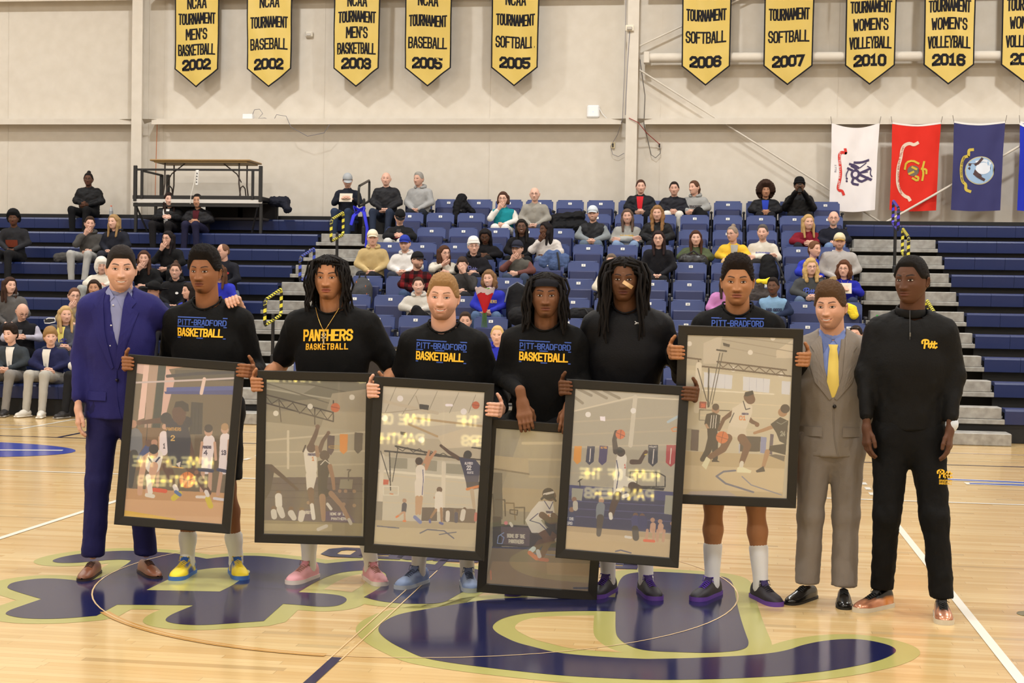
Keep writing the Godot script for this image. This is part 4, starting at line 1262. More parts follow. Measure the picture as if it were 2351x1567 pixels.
func face(p: Vector3, q: Dictionary) -> Vector3:
	var k: float = q.h / 0.235
	var x := absf(p.x) / k
	var y := p.y / k
	if p.z <= 0.0: return p
	var f := smoothstep(0.0, 0.05, p.z)
	var dz := 0.0
	var nw: float = q.nose
	# nose
	if x < 0.05 and y > -0.07 and y < 0.04:
		var t := clampf((0.02 - y) / 0.058, 0.0, 1.0)
		var w := lerpf(0.0085, 0.0135 * nw, t * t)
		var hgt := lerpf(0.004, 0.0235, pow(t, 1.15)) * smoothstep(-0.053, -0.041, y)
		dz += hgt * bump(x, w)
		dz += 0.0085 * bump(x - 0.0135 * nw, 0.0065) * bump(y + 0.036, 0.008)
	dz -= 0.0105 * bump(x - 0.032, 0.017) * bump(y - 0.004, 0.0115)
	dz += 0.0045 * bump(x - 0.03, 0.022) * bump(y - 0.024, 0.008)
	dz += 0.0055 * bump(x - 0.046, 0.02) * bump(y + 0.022, 0.017)
	var sm: float = q.smile
	if y < -0.02:
		var lip: float = q.lips
		var my := y + 0.066 - sm * 0.007 * pow(x / 0.026, 2.0)
		var mw := bump(x, 0.021 + 0.006 * sm)
		dz += 0.0062 * lip * mw * bump(my - 0.0062, 0.0052) + 0.0068 * lip * mw * bump(my + 0.0075, 0.006) - 0.0045 * mw * bump(my, 0.0022)
		dz -= 0.003 * bump(x, 0.016) * bump(y + 0.082, 0.005)
		dz += 0.0065 * bump(x, 0.019) * bump(y + 0.1, 0.013)
		dz += sm * 0.004 * bump(x - 0.04, 0.014) * bump(y + 0.036, 0.014)
	return p + Vector3(0, 0, dz * f * k)

func face_z(x: float, y: float, q: Dictionary) -> float:
	var sp := clampf(y / (q.h * 0.5), -0.999, 0.999)
	var ph := asin(sp)
	var edge := skull(PI * 0.5, ph, q).x
	var th := 0.0
	for i in 4: th = asin(clampf(x / maxf(skull(PI * 0.5, ph, q).x, 0.001), -1.0, 1.0)) if i == 0 else th
	return face(skull(th, ph, q), q).z

func lin(c: Color) -> Color: return c.srgb_to_linear()

# measures: h (chin to crown), w, jaw, nose, lips, smile, skin, lip colour, brow colour, beard [colour, kind, strength], eye colour, lid
func measures(given: Dictionary) -> Dictionary:
	var q := {"h": 0.235, "w": 0.152, "jaw": 0.84, "nose": 1.0, "lips": 1.0, "smile": 0.0, "skin": c8(120, 84, 62), "lip": null, "brow": c8(26, 20, 18), "beard": c8(26, 20, 18), "kind": "", "full": 0.7, "eye": c8(44, 28, 20), "lid": 0.5, "teeth": false, "fine": 1.0, "ears": true, "flush": 0.0}
	q.merge(given, true)
	return q

func head_shape(s: Shape, q: Dictionary, xf: Transform3D) -> void:
	var k: float = q.h / 0.235
	var fine: float = q.fine
	var cols := int(128 * fine)
	var rows := int(104 * fine)
	var pts := PackedVector3Array()
	var cs := PackedColorArray()
	var skin := lin(q.skin)
	var lipc := lin(q.lip) if q.lip != null else skin.lerp(Color(0.30, 0.07, 0.06), 0.38)
	var brow := lin(q.brow)
	var beard := lin(q.beard)
	var kind: String = q.kind
	var sm: float = q.smile
	for j in rows + 1:
		var v := 2.0 * j / rows - 1.0
		var ph := PI * 0.5 * (0.68 * v + 0.32 * v * v * v)
		for i in cols:
			var u := 2.0 * i / cols - 1.0
			var th := PI * (0.5 * u + 0.5 * u * u * u)
			var p := face(skull(th, ph, q), q)
			pts.append(xf * p)
			var c := skin
			if p.z > 0.0 and fine > 0.3:
				var x := absf(p.x) / k
				var y := p.y / k
				if y > 0.0 and y < 0.05:   # brows
					var by := 0.0255 + 0.006 * sin(clampf((x - 0.012) / 0.042, 0.0, 1.0) * 2.4) 
					var m := smoothstep(0.0052, 0.0028, absf(y - by) + maxf(0.0, (x - 0.04) * 0.22)) * smoothstep(0.010, 0.015, x) * smoothstep(0.053, 0.046, x)
					c = c.lerp(brow, m * 0.88)
				elif y < -0.02:
					var my := y + 0.066 - sm * 0.007 * pow(x / 0.026, 2.0)
					var half := 0.0255 + 0.005 * sm
					var arch := 1.0 - pow(x / half, 2.0)
					if arch > 0.0:
						var upl: float = 0.0105 * q.lips * sqrt(arch) * (1.0 - 0.2 * bump(x, 0.005))
						var dnl: float = 0.0125 * q.lips * sqrt(arch)
						var m := smoothstep(upl, upl - 0.003, my) if my > 0.0 else smoothstep(dnl, dnl - 0.003, -my)
						c = c.lerp(lipc, m * 0.85)
						if absf(my) < 0.0016: c = c.lerp(lipc * 0.35, 0.8)
					if kind != "":
						var m := 0.0
						if kind == "full" or kind == "stubble":
							m = smoothstep(-0.045, -0.07, y + 0.9 * maxf(0.0, 0.055 - x) * 0.35) if x > 0.03 else smoothstep(-0.074, -0.083, y)
							m = maxf(m, bump(x, 0.027) * bump(y + 0.051, 0.0055))
							m = maxf(m, smoothstep(0.03, 0.04, x) * smoothstep(-0.035, -0.06, y))
						if kind == "goatee" or kind == "mustache": m = maxf(m, bump(x, 0.026) * bump(y + 0.0505 + x * 0.12, 0.0058) * (1.0 - 0.5 * bump(x, 0.003)))
						if kind == "goatee": m = maxf(m, bump(x, 0.02) * smoothstep(-0.083, -0.096, y))
						if arch > 0.0 and my < 0.0105 * sqrt(arch) and my > -0.0125 * sqrt(arch): m = 0.0
						m *= q.full * (0.8 + 0.35 * noise.get_noise_3d(p.x * 420.0, p.y * 420.0, p.z * 420.0))
						c = c.lerp(beard, clampf(m, 0.0, 0.95))
				if q.flush > 0.0: c = c.lerp(Color(0.62, 0.22, 0.16), q.flush * bump(x - 0.045, 0.022) * bump(y + 0.022, 0.02))
			cs.append(c)
	s.grid(pts, cols, true, cs, true)
	# eyes: an almond of white with iris and pupil, a dark line of lashes above
	var ec: float = 9.0 if fine > 0.6 else 5.0
	for sg in [-1.0, 1.0]:
		var n := int(ec) * 2
		var m := int(ec)
		var g := PackedVector3Array()
		var gc := PackedColorArray()
		var top: Array = []
		var low: Array = []
		var up: float = (0.0032 + 0.0042 * q.lid)
		for j in m + 1:
			for i in n + 1:
				var fx := 2.0 * i / n - 1.0
				var arch := 1.0 - fx * fx
				var y: float = lerpf(-0.0042, up, float(j) / m) * arch + 0.0012 * fx
				var px: float = (sg * (0.032 + fx * 0.0148)) * k
				var py: float = (0.0035 + y) * k
				var z := face_z(px, py, q)
				var bulge := 0.0012 + 0.0062 * arch * (1.0 - pow((2.0 * j / m - 1.0), 2.0) * 0.55)
				var pt := Vector3(px, py, z + bulge * k)
				g.append(xf * pt)
				var r := Vector2(fx * 0.0148 + 0.001 * sg * q.get("look", 0.0), y - 0.0008).length()
				var c := Color(0.62, 0.58, 0.54)
				if r < 0.0062: c = lin(q.eye)
				if r < 0.0028: c = Color(0.01, 0.01, 0.01)
				gc.append(c)
				if j == m: top.append(xf * (pt + Vector3(0, 0.0004, 0.0006) * k))
				if j == 0: low.append(xf * pt)
		s.grid(g, n + 1, false, gc, sg > 0.0)
		if fine > 0.35:
			s.col = skin.lerp(Color(0.02, 0.015, 0.012), 0.85)
			s.tube(top, [0.0011 * k], 5)
			s.col = skin * 0.92
			s.col.a = 1.0
			var fold: Array = []
			for i in range(0, top.size(), 2): fold.append((top[i] as Vector3) + xf.basis * Vector3(0, 0.0032, -0.0005) * k)
			s.tube(fold, [0.0018 * k], 5)
			s.col = skin
			s.tube(low, [0.0012 * k], 5)
	if q.teeth:
		var g := PackedVector3Array()
		for j in 3:
			for i in 13:
				var fx := i / 6.0 - 1.0
				var x: float = fx * (0.019 + 0.003 * sm)
				var mid: float = -0.066 + sm * 0.007 * pow(x / 0.026, 2.0)
				var arch := sqrt(maxf(0.0, 1.0 - fx * fx * 0.96))
				var y: float = mid + lerpf(-0.0036, 0.0036, j * 0.5) * arch
				g.append(xf * Vector3(x * k, y * k, face_z(x * k, mid * k, q) + 0.0048 * k))
		var gc := PackedColorArray()
		for i in g.size(): gc.append(Color(0.68, 0.64, 0.58))
		s.grid(g, 13, false, gc, true)
	# ears
	if q.ears:
		for sg in [-1.0, 1.0]:
			var base := Vector3(sg * q.w * 0.492, -0.004 * k, -0.006 * k)
			var rim: Array = []
			for t in 9:
				var a := lerpf(-1.9, 2.4, t / 8.0)
				rim.append(xf * (base + Vector3(sg * (0.004 + 0.006 * sin(a * 0.7 + 0.6)), sin(a) * 0.024 + 0.001, -0.010 - cos(a) * 0.013) * k))
			s.col = skin
			s.tube(rim, [0.0042 * k, 0.005 * k, 0.005 * k, 0.0048 * k], 6)
			s.tube([xf * (base + Vector3(sg * 0.0, -0.02, -0.006) * k), xf * (base + Vector3(sg * 0.003, 0.0, -0.011) * k), xf * (base + Vector3(sg * 0.004, 0.016, -0.013) * k)], [0.008 * k, 0.012 * k, 0.01 * k], 7, 0.45, xf.basis * Vector3(0, 0, 1))
	s.col = Color.WHITE

# hair close to the skull: thick at crown and sides, curl, hairline heights (front, temple, nape) as shares of half the head
func hair_cap(q: Dictionary, xf: Transform3D, top: float, side: float, curl: float, freq: float, line := Vector3(0.6, 0.05, -0.5), fine := 1.0, sweep := 0.0) -> ArrayMesh:
	var s := Shape.new()
	var cols := int(96 * fine)
	var rows := int(60 * fine)
	var pts := PackedVector3Array()
	for j in rows + 1:
		var ph := lerpf(-0.75, PI * 0.5, float(j) / rows)
		for i in cols:
			var th := TAU * i / cols - PI
			var p := skull(th, ph, q)
			var yn := sin(ph)
			var a := absf(th)
			var edge: float = line.x
			if a > 0.55: edge = lerpf(line.x, line.y, smoothstep(0.55, 1.25, a))
			if a > 1.55: edge = lerpf(line.y, line.z, smoothstep(1.6, 2.1, a))
			var m := smoothstep(-0.02, 0.12, yn - edge)
			var t := lerpf(side, top, smoothstep(0.25, 0.95, yn))
			var d := p.normalized()
			var w := noise.get_noise_3d(d.x * freq + 3.0, d.y * freq, d.z * freq) + 0.6 * noise.get_noise_3d(d.x * freq * 2.3, d.y * freq * 2.3 + 9.0, d.z * freq * 2.3)
			var lift := m * (t + curl * w) - (1.0 - m) * 0.006
			if sweep != 0.0: lift += m * sweep * smoothstep(0.3, 0.9, yn) * smoothstep(-0.03, 0.07, p.z) 
			pts.append(xf * (p + (d + Vector3(0, 0.25, 0)).normalized() * lift))
	s.grid(pts, cols, true, PackedColorArray(), true)
	return s.mesh()

# hanging locks from the scalp; keep(direction) says where they grow, fall(start) how long
func locks(q: Dictionary, xf: Transform3D, count: int, thick: float, length: float, spread: float, fringe: float, sd: int, lowest := -0.35) -> ArrayMesh:
	var s := Shape.new()
	var r := RandomNumberGenerator.new()
	r.seed = sd
	for n in count:
		var f := (n + 0.5) / count
		var ph := asin(lerpf(0.98, lowest, f))
		var th := fposmod(n * 2.399963, TAU) - PI
		var a := absf(th)
		if sin(ph) < lerpf(0.62, 0.0, smoothstep(0.5, 1.3, a)) and a < 1.45: continue
		var p := skull(th, ph, q)
		var d := Vector3(p.x, 0.0, p.z).normalized()
		var in_front := a < 0.9
		var l := length * r.randf_range(0.85, 1.1) * (fringe if in_front else 1.0)
		# fall clear of the head: outwards to a ring, then down
		var side := signf(p.x) if absf(p.x) > 0.004 else (1.0 if n % 2 == 0 else -1.0)
		var ring := Vector3(d.x * (q.w * 0.5 + 0.018 + spread * r.randf()), 0, d.z * (q.w * 0.6 + 0.012 + spread * r.randf()))
		if in_front and fringe > 0.5: ring = Vector3(side * (q.w * 0.5 + 0.012 + 0.5 * spread * r.randf()), 0, q.w * 0.35 * r.randf_range(0.3, 1.0))
		var pts: Array = [p * 0.97, p * 1.06 + Vector3(0, 0.008, 0)]
		var y := minf(p.y - 0.01, q.h * 0.34)
		pts.append(Vector3(lerpf(p.x, ring.x, 0.75), lerpf(p.y, y, 0.5), lerpf(p.z, ring.z, 0.75)) * 1.04)
		var wob := r.randf() * 9.0
		var steps := maxi(4, int(l / 0.04))
		for i in range(1, steps + 1):
			var t := float(i) / steps
			pts.append(Vector3(ring.x + 0.009 * sin(wob + t * 7.0), y - l * t, ring.z + 0.009 * cos(wob * 1.3 + t * 6.0)))
		var w: Array = []
		for i in pts.size(): w.append(thick * (1.0 - 0.35 * i / pts.size()) * (1.0 + 0.16 * sin(i * 2.6 + wob)))
		var out: Array = []
		for pt: Vector3 in pts: out.append(xf * pt)
		s.tube(out, w, 6)
	return s.mesh()

# ------------------------------------------------------------------ the line of nine
const FRAMES := [[Vector3(-1.31, 0.79, 0.345), Vector3(-4, 5.7, -3.3)], [Vector3(-0.533, 0.731, 0.33), Vector3(0, 5.5, -0.3)], [Vector3(0.132, 0.708, 0.445), Vector3(-2.2, 1.5, -2.2)],
	[Vector3(0.737, 0.487, 0.32), Vector3(3.0, 5.0, -2.9)], [Vector3(1.171, 0.718, 0.43), Vector3(-4.0, -3.0, -2.0)], [Vector3(1.772, 1.021, 0.326), Vector3(3.1, 3.5, -0.8)]]
const FW := 0.655
const FH := 0.955

func frame_xf(i: int) -> Transform3D:
	var e: Vector3 = FRAMES[i][1] * PI / 180.0
	return Transform3D(Basis.from_euler(e), FRAMES[i][0])

func wrist_of(kind: String, xf: Transform3D, mirror: bool) -> Vector3:
	var w: Vector3 = {"grip": Vector3(-0.03, 0, -0.17), "hang": Vector3(0, 0.045, 0), "over": Vector3(0, 0.155, -0.01)}[kind]
	if mirror: w.x = -w.x
	return xf * w

func torso_bones(q: Dictionary) -> Array:
	var t: float = q.turn
	var sh: float = q.sh
	var wc: float = q.wc
	var wh: float = q.wh
	var hem: float = q.hem
	var fl: float = q.get("depth", 0.64)
	var sx: float = q.sw * 0.5 - 0.085
	var r := func(v: Vector3) -> Vector3: return v.rotated(Vector3.UP, t)
	var off: Vector3 = q.get("lean", Vector3.ZERO)
	var out: Array = [bone(Vector3(0, hem - 0.05, 0), Vector3(0, sh - 0.24, 0) + off * 0.6, wh, wc, 0.05, Vector3(1, 1, fl)), bone(r.call(Vector3(0, sh - 0.25, 0.01)) + off * 0.6, r.call(Vector3(0, sh - 0.13, 0.005)) + off, wc, wc * 0.88, 0.07, Vector3(1, 1, fl * 1.04)),
		bone(r.call(Vector3(-sx, sh - 0.082, -0.012)) + off, r.call(Vector3(sx, sh - 0.082, -0.012)) + off, 0.074, 0.074, 0.07)]
	for sg in [-1.0, 1.0]: out.append(bone(r.call(Vector3(sg * 0.125, sh - 0.055, -0.02)) + off, r.call(Vector3(sg * 0.055, sh + 0.008, -0.022)) + off, 0.05, 0.044, 0.05))
	return out

func on_cloth(bones: Array, x: float, y: float, lift: float, zmax := 0.34) -> Vector3:   # the front of the garment at x, y
	var z := zmax
	for i in 24:
		var d := bones_at(bones, Vector3(x, y, z))
		if d < 0.0006: break
		z -= maxf(d * 0.85, 0.0012)
		if z < -0.15: break
	return Vector3(x, y, z + lift)

func collar_ring(bones: Array, c: Vector3, rx: float, rz: float, dip: float, thick: float, turn := 0.0) -> ArrayMesh:
	var pts: Array = []
	for i in 28:
		var a := TAU * i / 28
		var x := sin(a) * rx
		var z := cos(a) * rz
		var p := c + Vector3(x, 0.05, z).rotated(Vector3.UP, turn)
		for k in 30:
			var d := bones_at(bones, p)
			if d < 0.002: break
			p.y -= maxf(d * 0.7, 0.002)
			if p.y < c.y - 0.14: break
		pts.append(p + Vector3(0, thick * 0.3, 0))
	return tube_mesh(pts, [thick], 6, 1.0, Vector3.UP, true)

func leg_bones(q: Dictionary, r: float, end := 1.0) -> Array:
	var out: Array = []
	var hip: float = q.hip
	for i in 2:
		var sg: float = [-1.0, 1.0][i]
		var L: Array = q.legs[i]
		var h := Vector3(sg * 0.09, hip, 0)
		out.append(bone(h, L[0], 0.098 * r, 0.072 * r, 0.03))
		out.append(bone(L[0], (L[0] as Vector3).lerp(L[1], end), 0.07 * r, lerpf(0.07, q.get("cuffw", 0.062), end) * r, 0.03))
	out.append(bone(Vector3(-0.07, hip + 0.02, -0.01), Vector3(0.07, hip + 0.02, -0.01), 0.115 * r, 0.115 * r, 0.05, Vector3(1, 1, 0.85)))
	out.append(bone(Vector3(0, hip, 0), Vector3(0, hip + 0.14, 0), 0.15, 0.14, 0.05, Vector3(1, 1, 0.66)))
	return out

func shoe(parent: Node, at: Vector3, yaw: float, q: Dictionary) -> void:
	var o := Node3D.new()
	o.name = "shoe"
	parent.add_child(o, true)
	o.position = at
	o.rotation.y = yaw
	var dress: bool = q.get("dress", false)
	var zs: Array = [-0.085, -0.072, -0.04, 0.0, 0.04, 0.08, 0.12, 0.16, 0.19, 0.207, 0.213]
	var ws: Array = [0.014, 0.028, 0.035, 0.0365, 0.038, 0.042, 0.046, 0.046, 0.038, 0.024, 0.006] if not dress else [0.014, 0.027, 0.033, 0.034, 0.036, 0.039, 0.042, 0.041, 0.033, 0.021, 0.006]
	var hs: Array = [0.075, 0.088, 0.096, 0.098, 0.094, 0.082, 0.067, 0.057, 0.048, 0.038, 0.022] if not dress else [0.06, 0.07, 0.074, 0.078, 0.08, 0.07, 0.056, 0.046, 0.039, 0.032, 0.02]
	var high: float = q.get("high", 0.0)
	var up := PackedVector3Array()
	var uc := PackedColorArray()
	var low := PackedVector3Array()
	var m := 15
	for i in zs.size():
		var h: float = hs[i] + high * smoothstep(0.06, 0.0, zs[i]) * 0.6
		for k in m:
			var a := PI * k / (m - 1.0)
			var y := 0.016 + (h - 0.016) * pow(sin(a), 0.6 if not dress else 0.75)
			var x: float = cos(a) * ws[i] * (1.0 if y < 0.05 else lerpf(1.0, 0.8, clampf((y - 0.05) / 0.06, 0.0, 1.0)))
			up.append(Vector3(x, y, zs[i]))
			var c: Color = q.upper
			if q.has("toe") and zs[i] > 0.09: c = q.toe
			if q.has("heel") and zs[i] < 0.03: c = q.heel
			if q.has("speck") and zs[i] > -0.05 and zs[i] < 0.11 and noise.get_noise_3d(x * 190.0, y * 190.0, zs[i] * 190.0) > 0.05: c = q.speck
			if q.has("throat") and y > 0.062: c = q.throat
			uc.append(lin(c))
		for k in m:
			var a := PI * k / (m - 1.0)
			var e := 0.004 if not dress else 0.003
			low.append(Vector3(cos(a) * (ws[i] + e), 0.0 if k > 0 and k < m - 1 else (0.022 if not dress else 0.013), zs[i] + (e if i > 5 else -e) * 0.8))
	var s := Shape.new()
	s.grid(up, m, false, uc, true)
	var um := painted(q.get("gloss", 0.6))
	if q.get("metal", false):
		um = painted(0.25, 0.9)
		um.metallic = 0.55
	part("upper", s.mesh(), um, o)
	s = Shape.new()
	s.grid(low, m, false, PackedColorArray(), false)
	var rim := PackedVector3Array()
	for side in 2:
		for i in zs.size():
			var ii: int = i if side == 0 else zs.size() - 1 - i
			var e := 0.0045 if not dress else 0.0035
			var sgn := 1.0 if side == 0 else -1.0
			for y: float in [0.0, 0.022 + (0.004 * smoothstep(0.12, 0.2, zs[ii]) if not dress else -0.009)]: rim.append(Vector3(sgn * (ws[ii] + e), y, zs[ii] + (e if ii > 5 else -e) * 0.8))
	s.grid(rim, 2, false, PackedColorArray(), true)
	var top := PackedVector3Array()
	for i in zs.size():
		for x in [-1.0, 1.0]: top.append(Vector3(x * (ws[i] + 0.0045), 0.0215 if not dress else 0.013, zs[i]))
	s.grid(top, 2, false, PackedColorArray(), false)
	part("sole", s.mesh(), mat(q.sole, 0.6), o)
	if dress: part("heel", box_mesh(Vector3(0.062, 0.02, 0.06), 0.006), mat(q.sole, 0.5), o, Vector3(0, 0.01, -0.05))
	s = Shape.new()
	for i in (6 if not dress else 4):
		var z := 0.045 + 0.0155 * i
		var y := lerpf(0.098, 0.066, (z - 0.04) / 0.09) if not dress else lerpf(0.084, 0.062, (z - 0.04) / 0.07)
		s.tube([Vector3(-0.02, y - 0.008, z + 0.004), Vector3(0, y + 0.002, z), Vector3(0.02, y - 0.008, z - 0.004)], [0.0027], 5)
		s.tube([Vector3(-0.02, y - 0.008, z - 0.006), Vector3(0, y + 0.002, z), Vector3(0.02, y - 0.008, z + 0.006)], [0.0027], 5)
	if not dress:
		for sg in [-1.0, 1.0]: s.tube([Vector3(0, 0.104, 0.035), Vector3(sg * 0.028, 0.112, 0.045), Vector3(sg * 0.034, 0.086, 0.05), Vector3(sg * 0.012, 0.1, 0.042)], [0.0026], 5)
	part("laces", s.mesh(), mat(q.lace, 0.8), o)
	if not dress:
		s = Shape.new()
		s.tube([Vector3(0, 0.085, 0.06), Vector3(0, 0.108, 0.034), Vector3(0, 0.13 + high * 0.5, 0.022)], [0.022, 0.024, 0.02], 10, 0.3, Vector3.RIGHT)
		part("tongue", s.mesh(), mat(q.get("tongue", q.upper), 0.7), o)

func standing(q: Dictionary) -> Node3D:
	var o := thing("person", q.label, "person", Vector3(q.x, 0, q.z), 0.0, "people lined up on the court")
	var t: float = q.turn
	var hm: Dictionary = measures(q.head)
	var hx := Transform3D(Basis.from_euler(Vector3(q.head.get("pitch", 0.0), q.head.yaw, q.head.get("roll", 0.0))), q.head.at)
	var skin := lin(hm.skin)
	# arms: shoulder, elbow, wrist; wrists come from the hands
	var sx: float = q.sw * 0.5 - 0.06
	var lean: Vector3 = q.get("lean", Vector3.ZERO)
	var arms: Array = []
	for i in 2:
		var H: Array = q.hands[i]
		var xf: Transform3D = H[1]
		xf.origin -= o.position
		H[1] = xf
		arms.append([Vector3([-sx, sx][i], q.sh - 0.085, -0.012).rotated(Vector3.UP, t) + lean, q.elbows[i], wrist_of(H[0], xf, H[2])])
	var body := Shape.new()
	head_shape(body, hm, hx)
	body.col = skin
	var base: Vector3 = Vector3(0, q.sh - 0.06, -0.02).rotated(Vector3.UP, t) + lean
	var nw: float = q.get("neck", 0.066)
	body.tube([base, base.lerp(hx * Vector3(0, -hm.h * 0.2, -0.022), 0.55), hx * Vector3(0, -hm.h * 0.1, -0.024)], [nw * 1.1, nw, nw * 0.94], 20, 1.0, Vector3.RIGHT)
	for i in 2:
		var H: Array = q.hands[i]
		add_copy(body, hand[H[0]], H[1], skin, H[2])
	var bare: bool = q.sleeve == "short"
	if bare:
		for A: Array in arms: soft(body, [bone((A[0] as Vector3).lerp(A[1], 0.35), A[1], 0.047, 0.041, 0.02), bone(A[1], (A[1] as Vector3).lerp(A[2], 0.35), 0.043, 0.044, 0.02), bone((A[1] as Vector3).lerp(A[2], 0.35), A[2], 0.043, 0.0275, 0.02)], 0.011, [], [], 0.0, Vector3.ONE, skin)
	if q.has("shorts"):
		for i in 2:
			var L: Array = q.legs[i]
			var kn: Vector3 = L[0]
			var an: Vector3 = L[1]
			soft(body, [bone(Vector3([-0.09, 0.09][i], q.hip, 0), kn, 0.075, 0.054, 0.02), bone(kn, kn.lerp(an, 0.35), 0.05, 0.053, 0.03), bone(kn.lerp(an, 0.35) + Vector3(0, 0, -0.012), an, 0.053, 0.034, 0.03)], 0.014, [[Vector3.UP, kn.y + 0.2]], [], 0.0, Vector3.ONE, skin)
	var core: Array = [bone(base, Vector3(0, q.hip, 0), 0.07, 0.085, 0.03)]
	for i in 2:
		core.append(bone(base, arms[i][0], 0.04, 0.035, 0.03))
		core.append(bone(arms[i][0], arms[i][1], 0.032, 0.028, 0.02))
		core.append(bone(arms[i][1], arms[i][2], 0.028, 0.022, 0.02))
		core.append(bone(Vector3([-0.08, 0.08][i], q.hip, 0), q.legs[i][0], 0.05, 0.04, 0.02))
		core.append(bone(q.legs[i][0], q.legs[i][1] + Vector3(0, 0.0, 0), 0.035, 0.025, 0.02))
	soft(body, core, 0.02, [], [], 0.0, Vector3.ONE, skin)
	part("body", body.mesh(), painted(0.52, 0.26), o)
	# upper garment
	var tb := torso_bones(q)
	var full := tb.duplicate()
	var wide: float = q.get("arm", 1.0)
	for A: Array in arms:
		if bare:
			full.append(bone(A[0], (A[0] as Vector3).lerp(A[1], 0.9), 0.07 * wide, 0.06 * wide, 0.05))
		else:
			full.append(bone(A[0], A[1], 0.068 * wide, 0.054 * wide, 0.05))
			full.append(bone(A[1], (A[1] as Vector3).lerp(A[2], 0.93), 0.053 * wide, 0.037 * wide, 0.03))
	var cuts: Array = [[Vector3(0, -1, 0), -q.hem]]
	if bare:
		for i in 2:   # sleeve ends
			var A: Array = arms[i]
			var d: Vector3 = (A[1] - A[0]).normalized()
			var e: Vector3 = (A[0] as Vector3).lerp(A[1], q.get("sleeve_end", 0.62))
			var sg: float = [-1.0, 1.0][i]
			var nn := (d + Vector3(sg * 0.9, 0, 0)).normalized() if d.y < -0.5 else d
			full[-2 + i][1] = e
	var nb := hx.origin * 0.25 + base * 0.75
	var vneck: bool = q.has("suit")
	var carve: Array = [bone(Vector3(nb.x, q.sh + 0.015, nb.z + 0.012), Vector3(nb.x, q.sh + 0.2, nb.z + 0.0), q.get("collar", 0.068), 0.085, 0.01)]
	if vneck:
		carve.append(bone(Vector3(0, q.sh + 0.02, 0.16).rotated(Vector3.UP, t), Vector3(q.get("vx", 0.0), q.vy, 0.2).rotated(Vector3.UP, t), 0.078, 0.004, 0.01, Vector3(1, 1, 2.2)))
	var s := Shape.new()
	soft(s, full, 0.0125, cuts, carve, q.get("wrinkle", 0.007), Vector3(9, 5, 9), Color.WHITE, [Vector2(0.19, q.sh - 0.19), 0.14])
	var top := part("jacket" if vneck else "shirt", s.mesh(), q.cloth, o)
	var print_on := func(quads: Array, at: Vector2, m: Material, called: String, lift := 0.0045, slope := 0.0) -> void:
		part(called, letters_mesh(quads, func(v: Vector2) -> Vector3:
			return on_cloth(tb, at.x + v.x, at.y + v.y + v.x * slope, lift), 2), m, top)
	if q.has("prints"):
		for pr: Array in q.prints: print_on.call(pr[0], pr[1], pr[2], pr[3], pr[4] if pr.size() > 4 else 0.0045, pr[5] if pr.size() > 5 else 0.0)
	if not vneck and not q.has("zip"):
		part("collar", collar_ring(tb, Vector3(nb.x, q.sh + 0.04, nb.z + 0.012), q.get("collar", 0.068) + 0.004, q.get("collar", 0.068) + 0.004, 0.03, 0.0055, t), q.cloth, top)
	if vneck: suit_details(o, top, q, tb, nb, t)
	# legs
	if q.has("trousers"):
		s = Shape.new()
		soft(s, leg_bones(q, q.get("leg", 1.0), 1.3), 0.0135, [[Vector3(0, -1, 0), -q.cuff]], [], q.get("leg_wrinkle", 0.006), Vector3(8, 6, 8))
		part("trousers", s.mesh(), q.trousers, o)
	if q.has("shorts"):
		s = Shape.new()
		soft(s, leg_bones(q, 1.25, 0.1), 0.018, [[Vector3(0, -1, 0), -0.56]], [], 0.008)
		part("shorts", s.mesh(), q.shorts, o)
	for i in 2:
		var L: Array = q.legs[i]
		var an: Vector3 = L[1]
		var yaw: float = q.foot_yaw[i]
		if q.has("sock"):
			s = Shape.new()
			var up: Vector3 = ((L[0] as Vector3).lerp(an, 0.35) + Vector3(0, 0, -0.01) - an).normalized()
			s.tube([an + Vector3(0, -0.04, 0), an, an + up * 0.05, an + up * (q.sock[1] - 0.04), an + up * q.sock[1]], [0.042, 0.0415, 0.043, 0.051, 0.053], 16)
			part("sock", s.mesh(), cloth(q.sock[0], 0.95, 0.6, 30.0), o)
		shoe(o, Vector3(an.x, 0, an.z), yaw, q.shoe[i] if q.shoe is Array else q.shoe)
	if q.has("hair"): (q.hair as Callable).call(o, hm, hx)
	return o

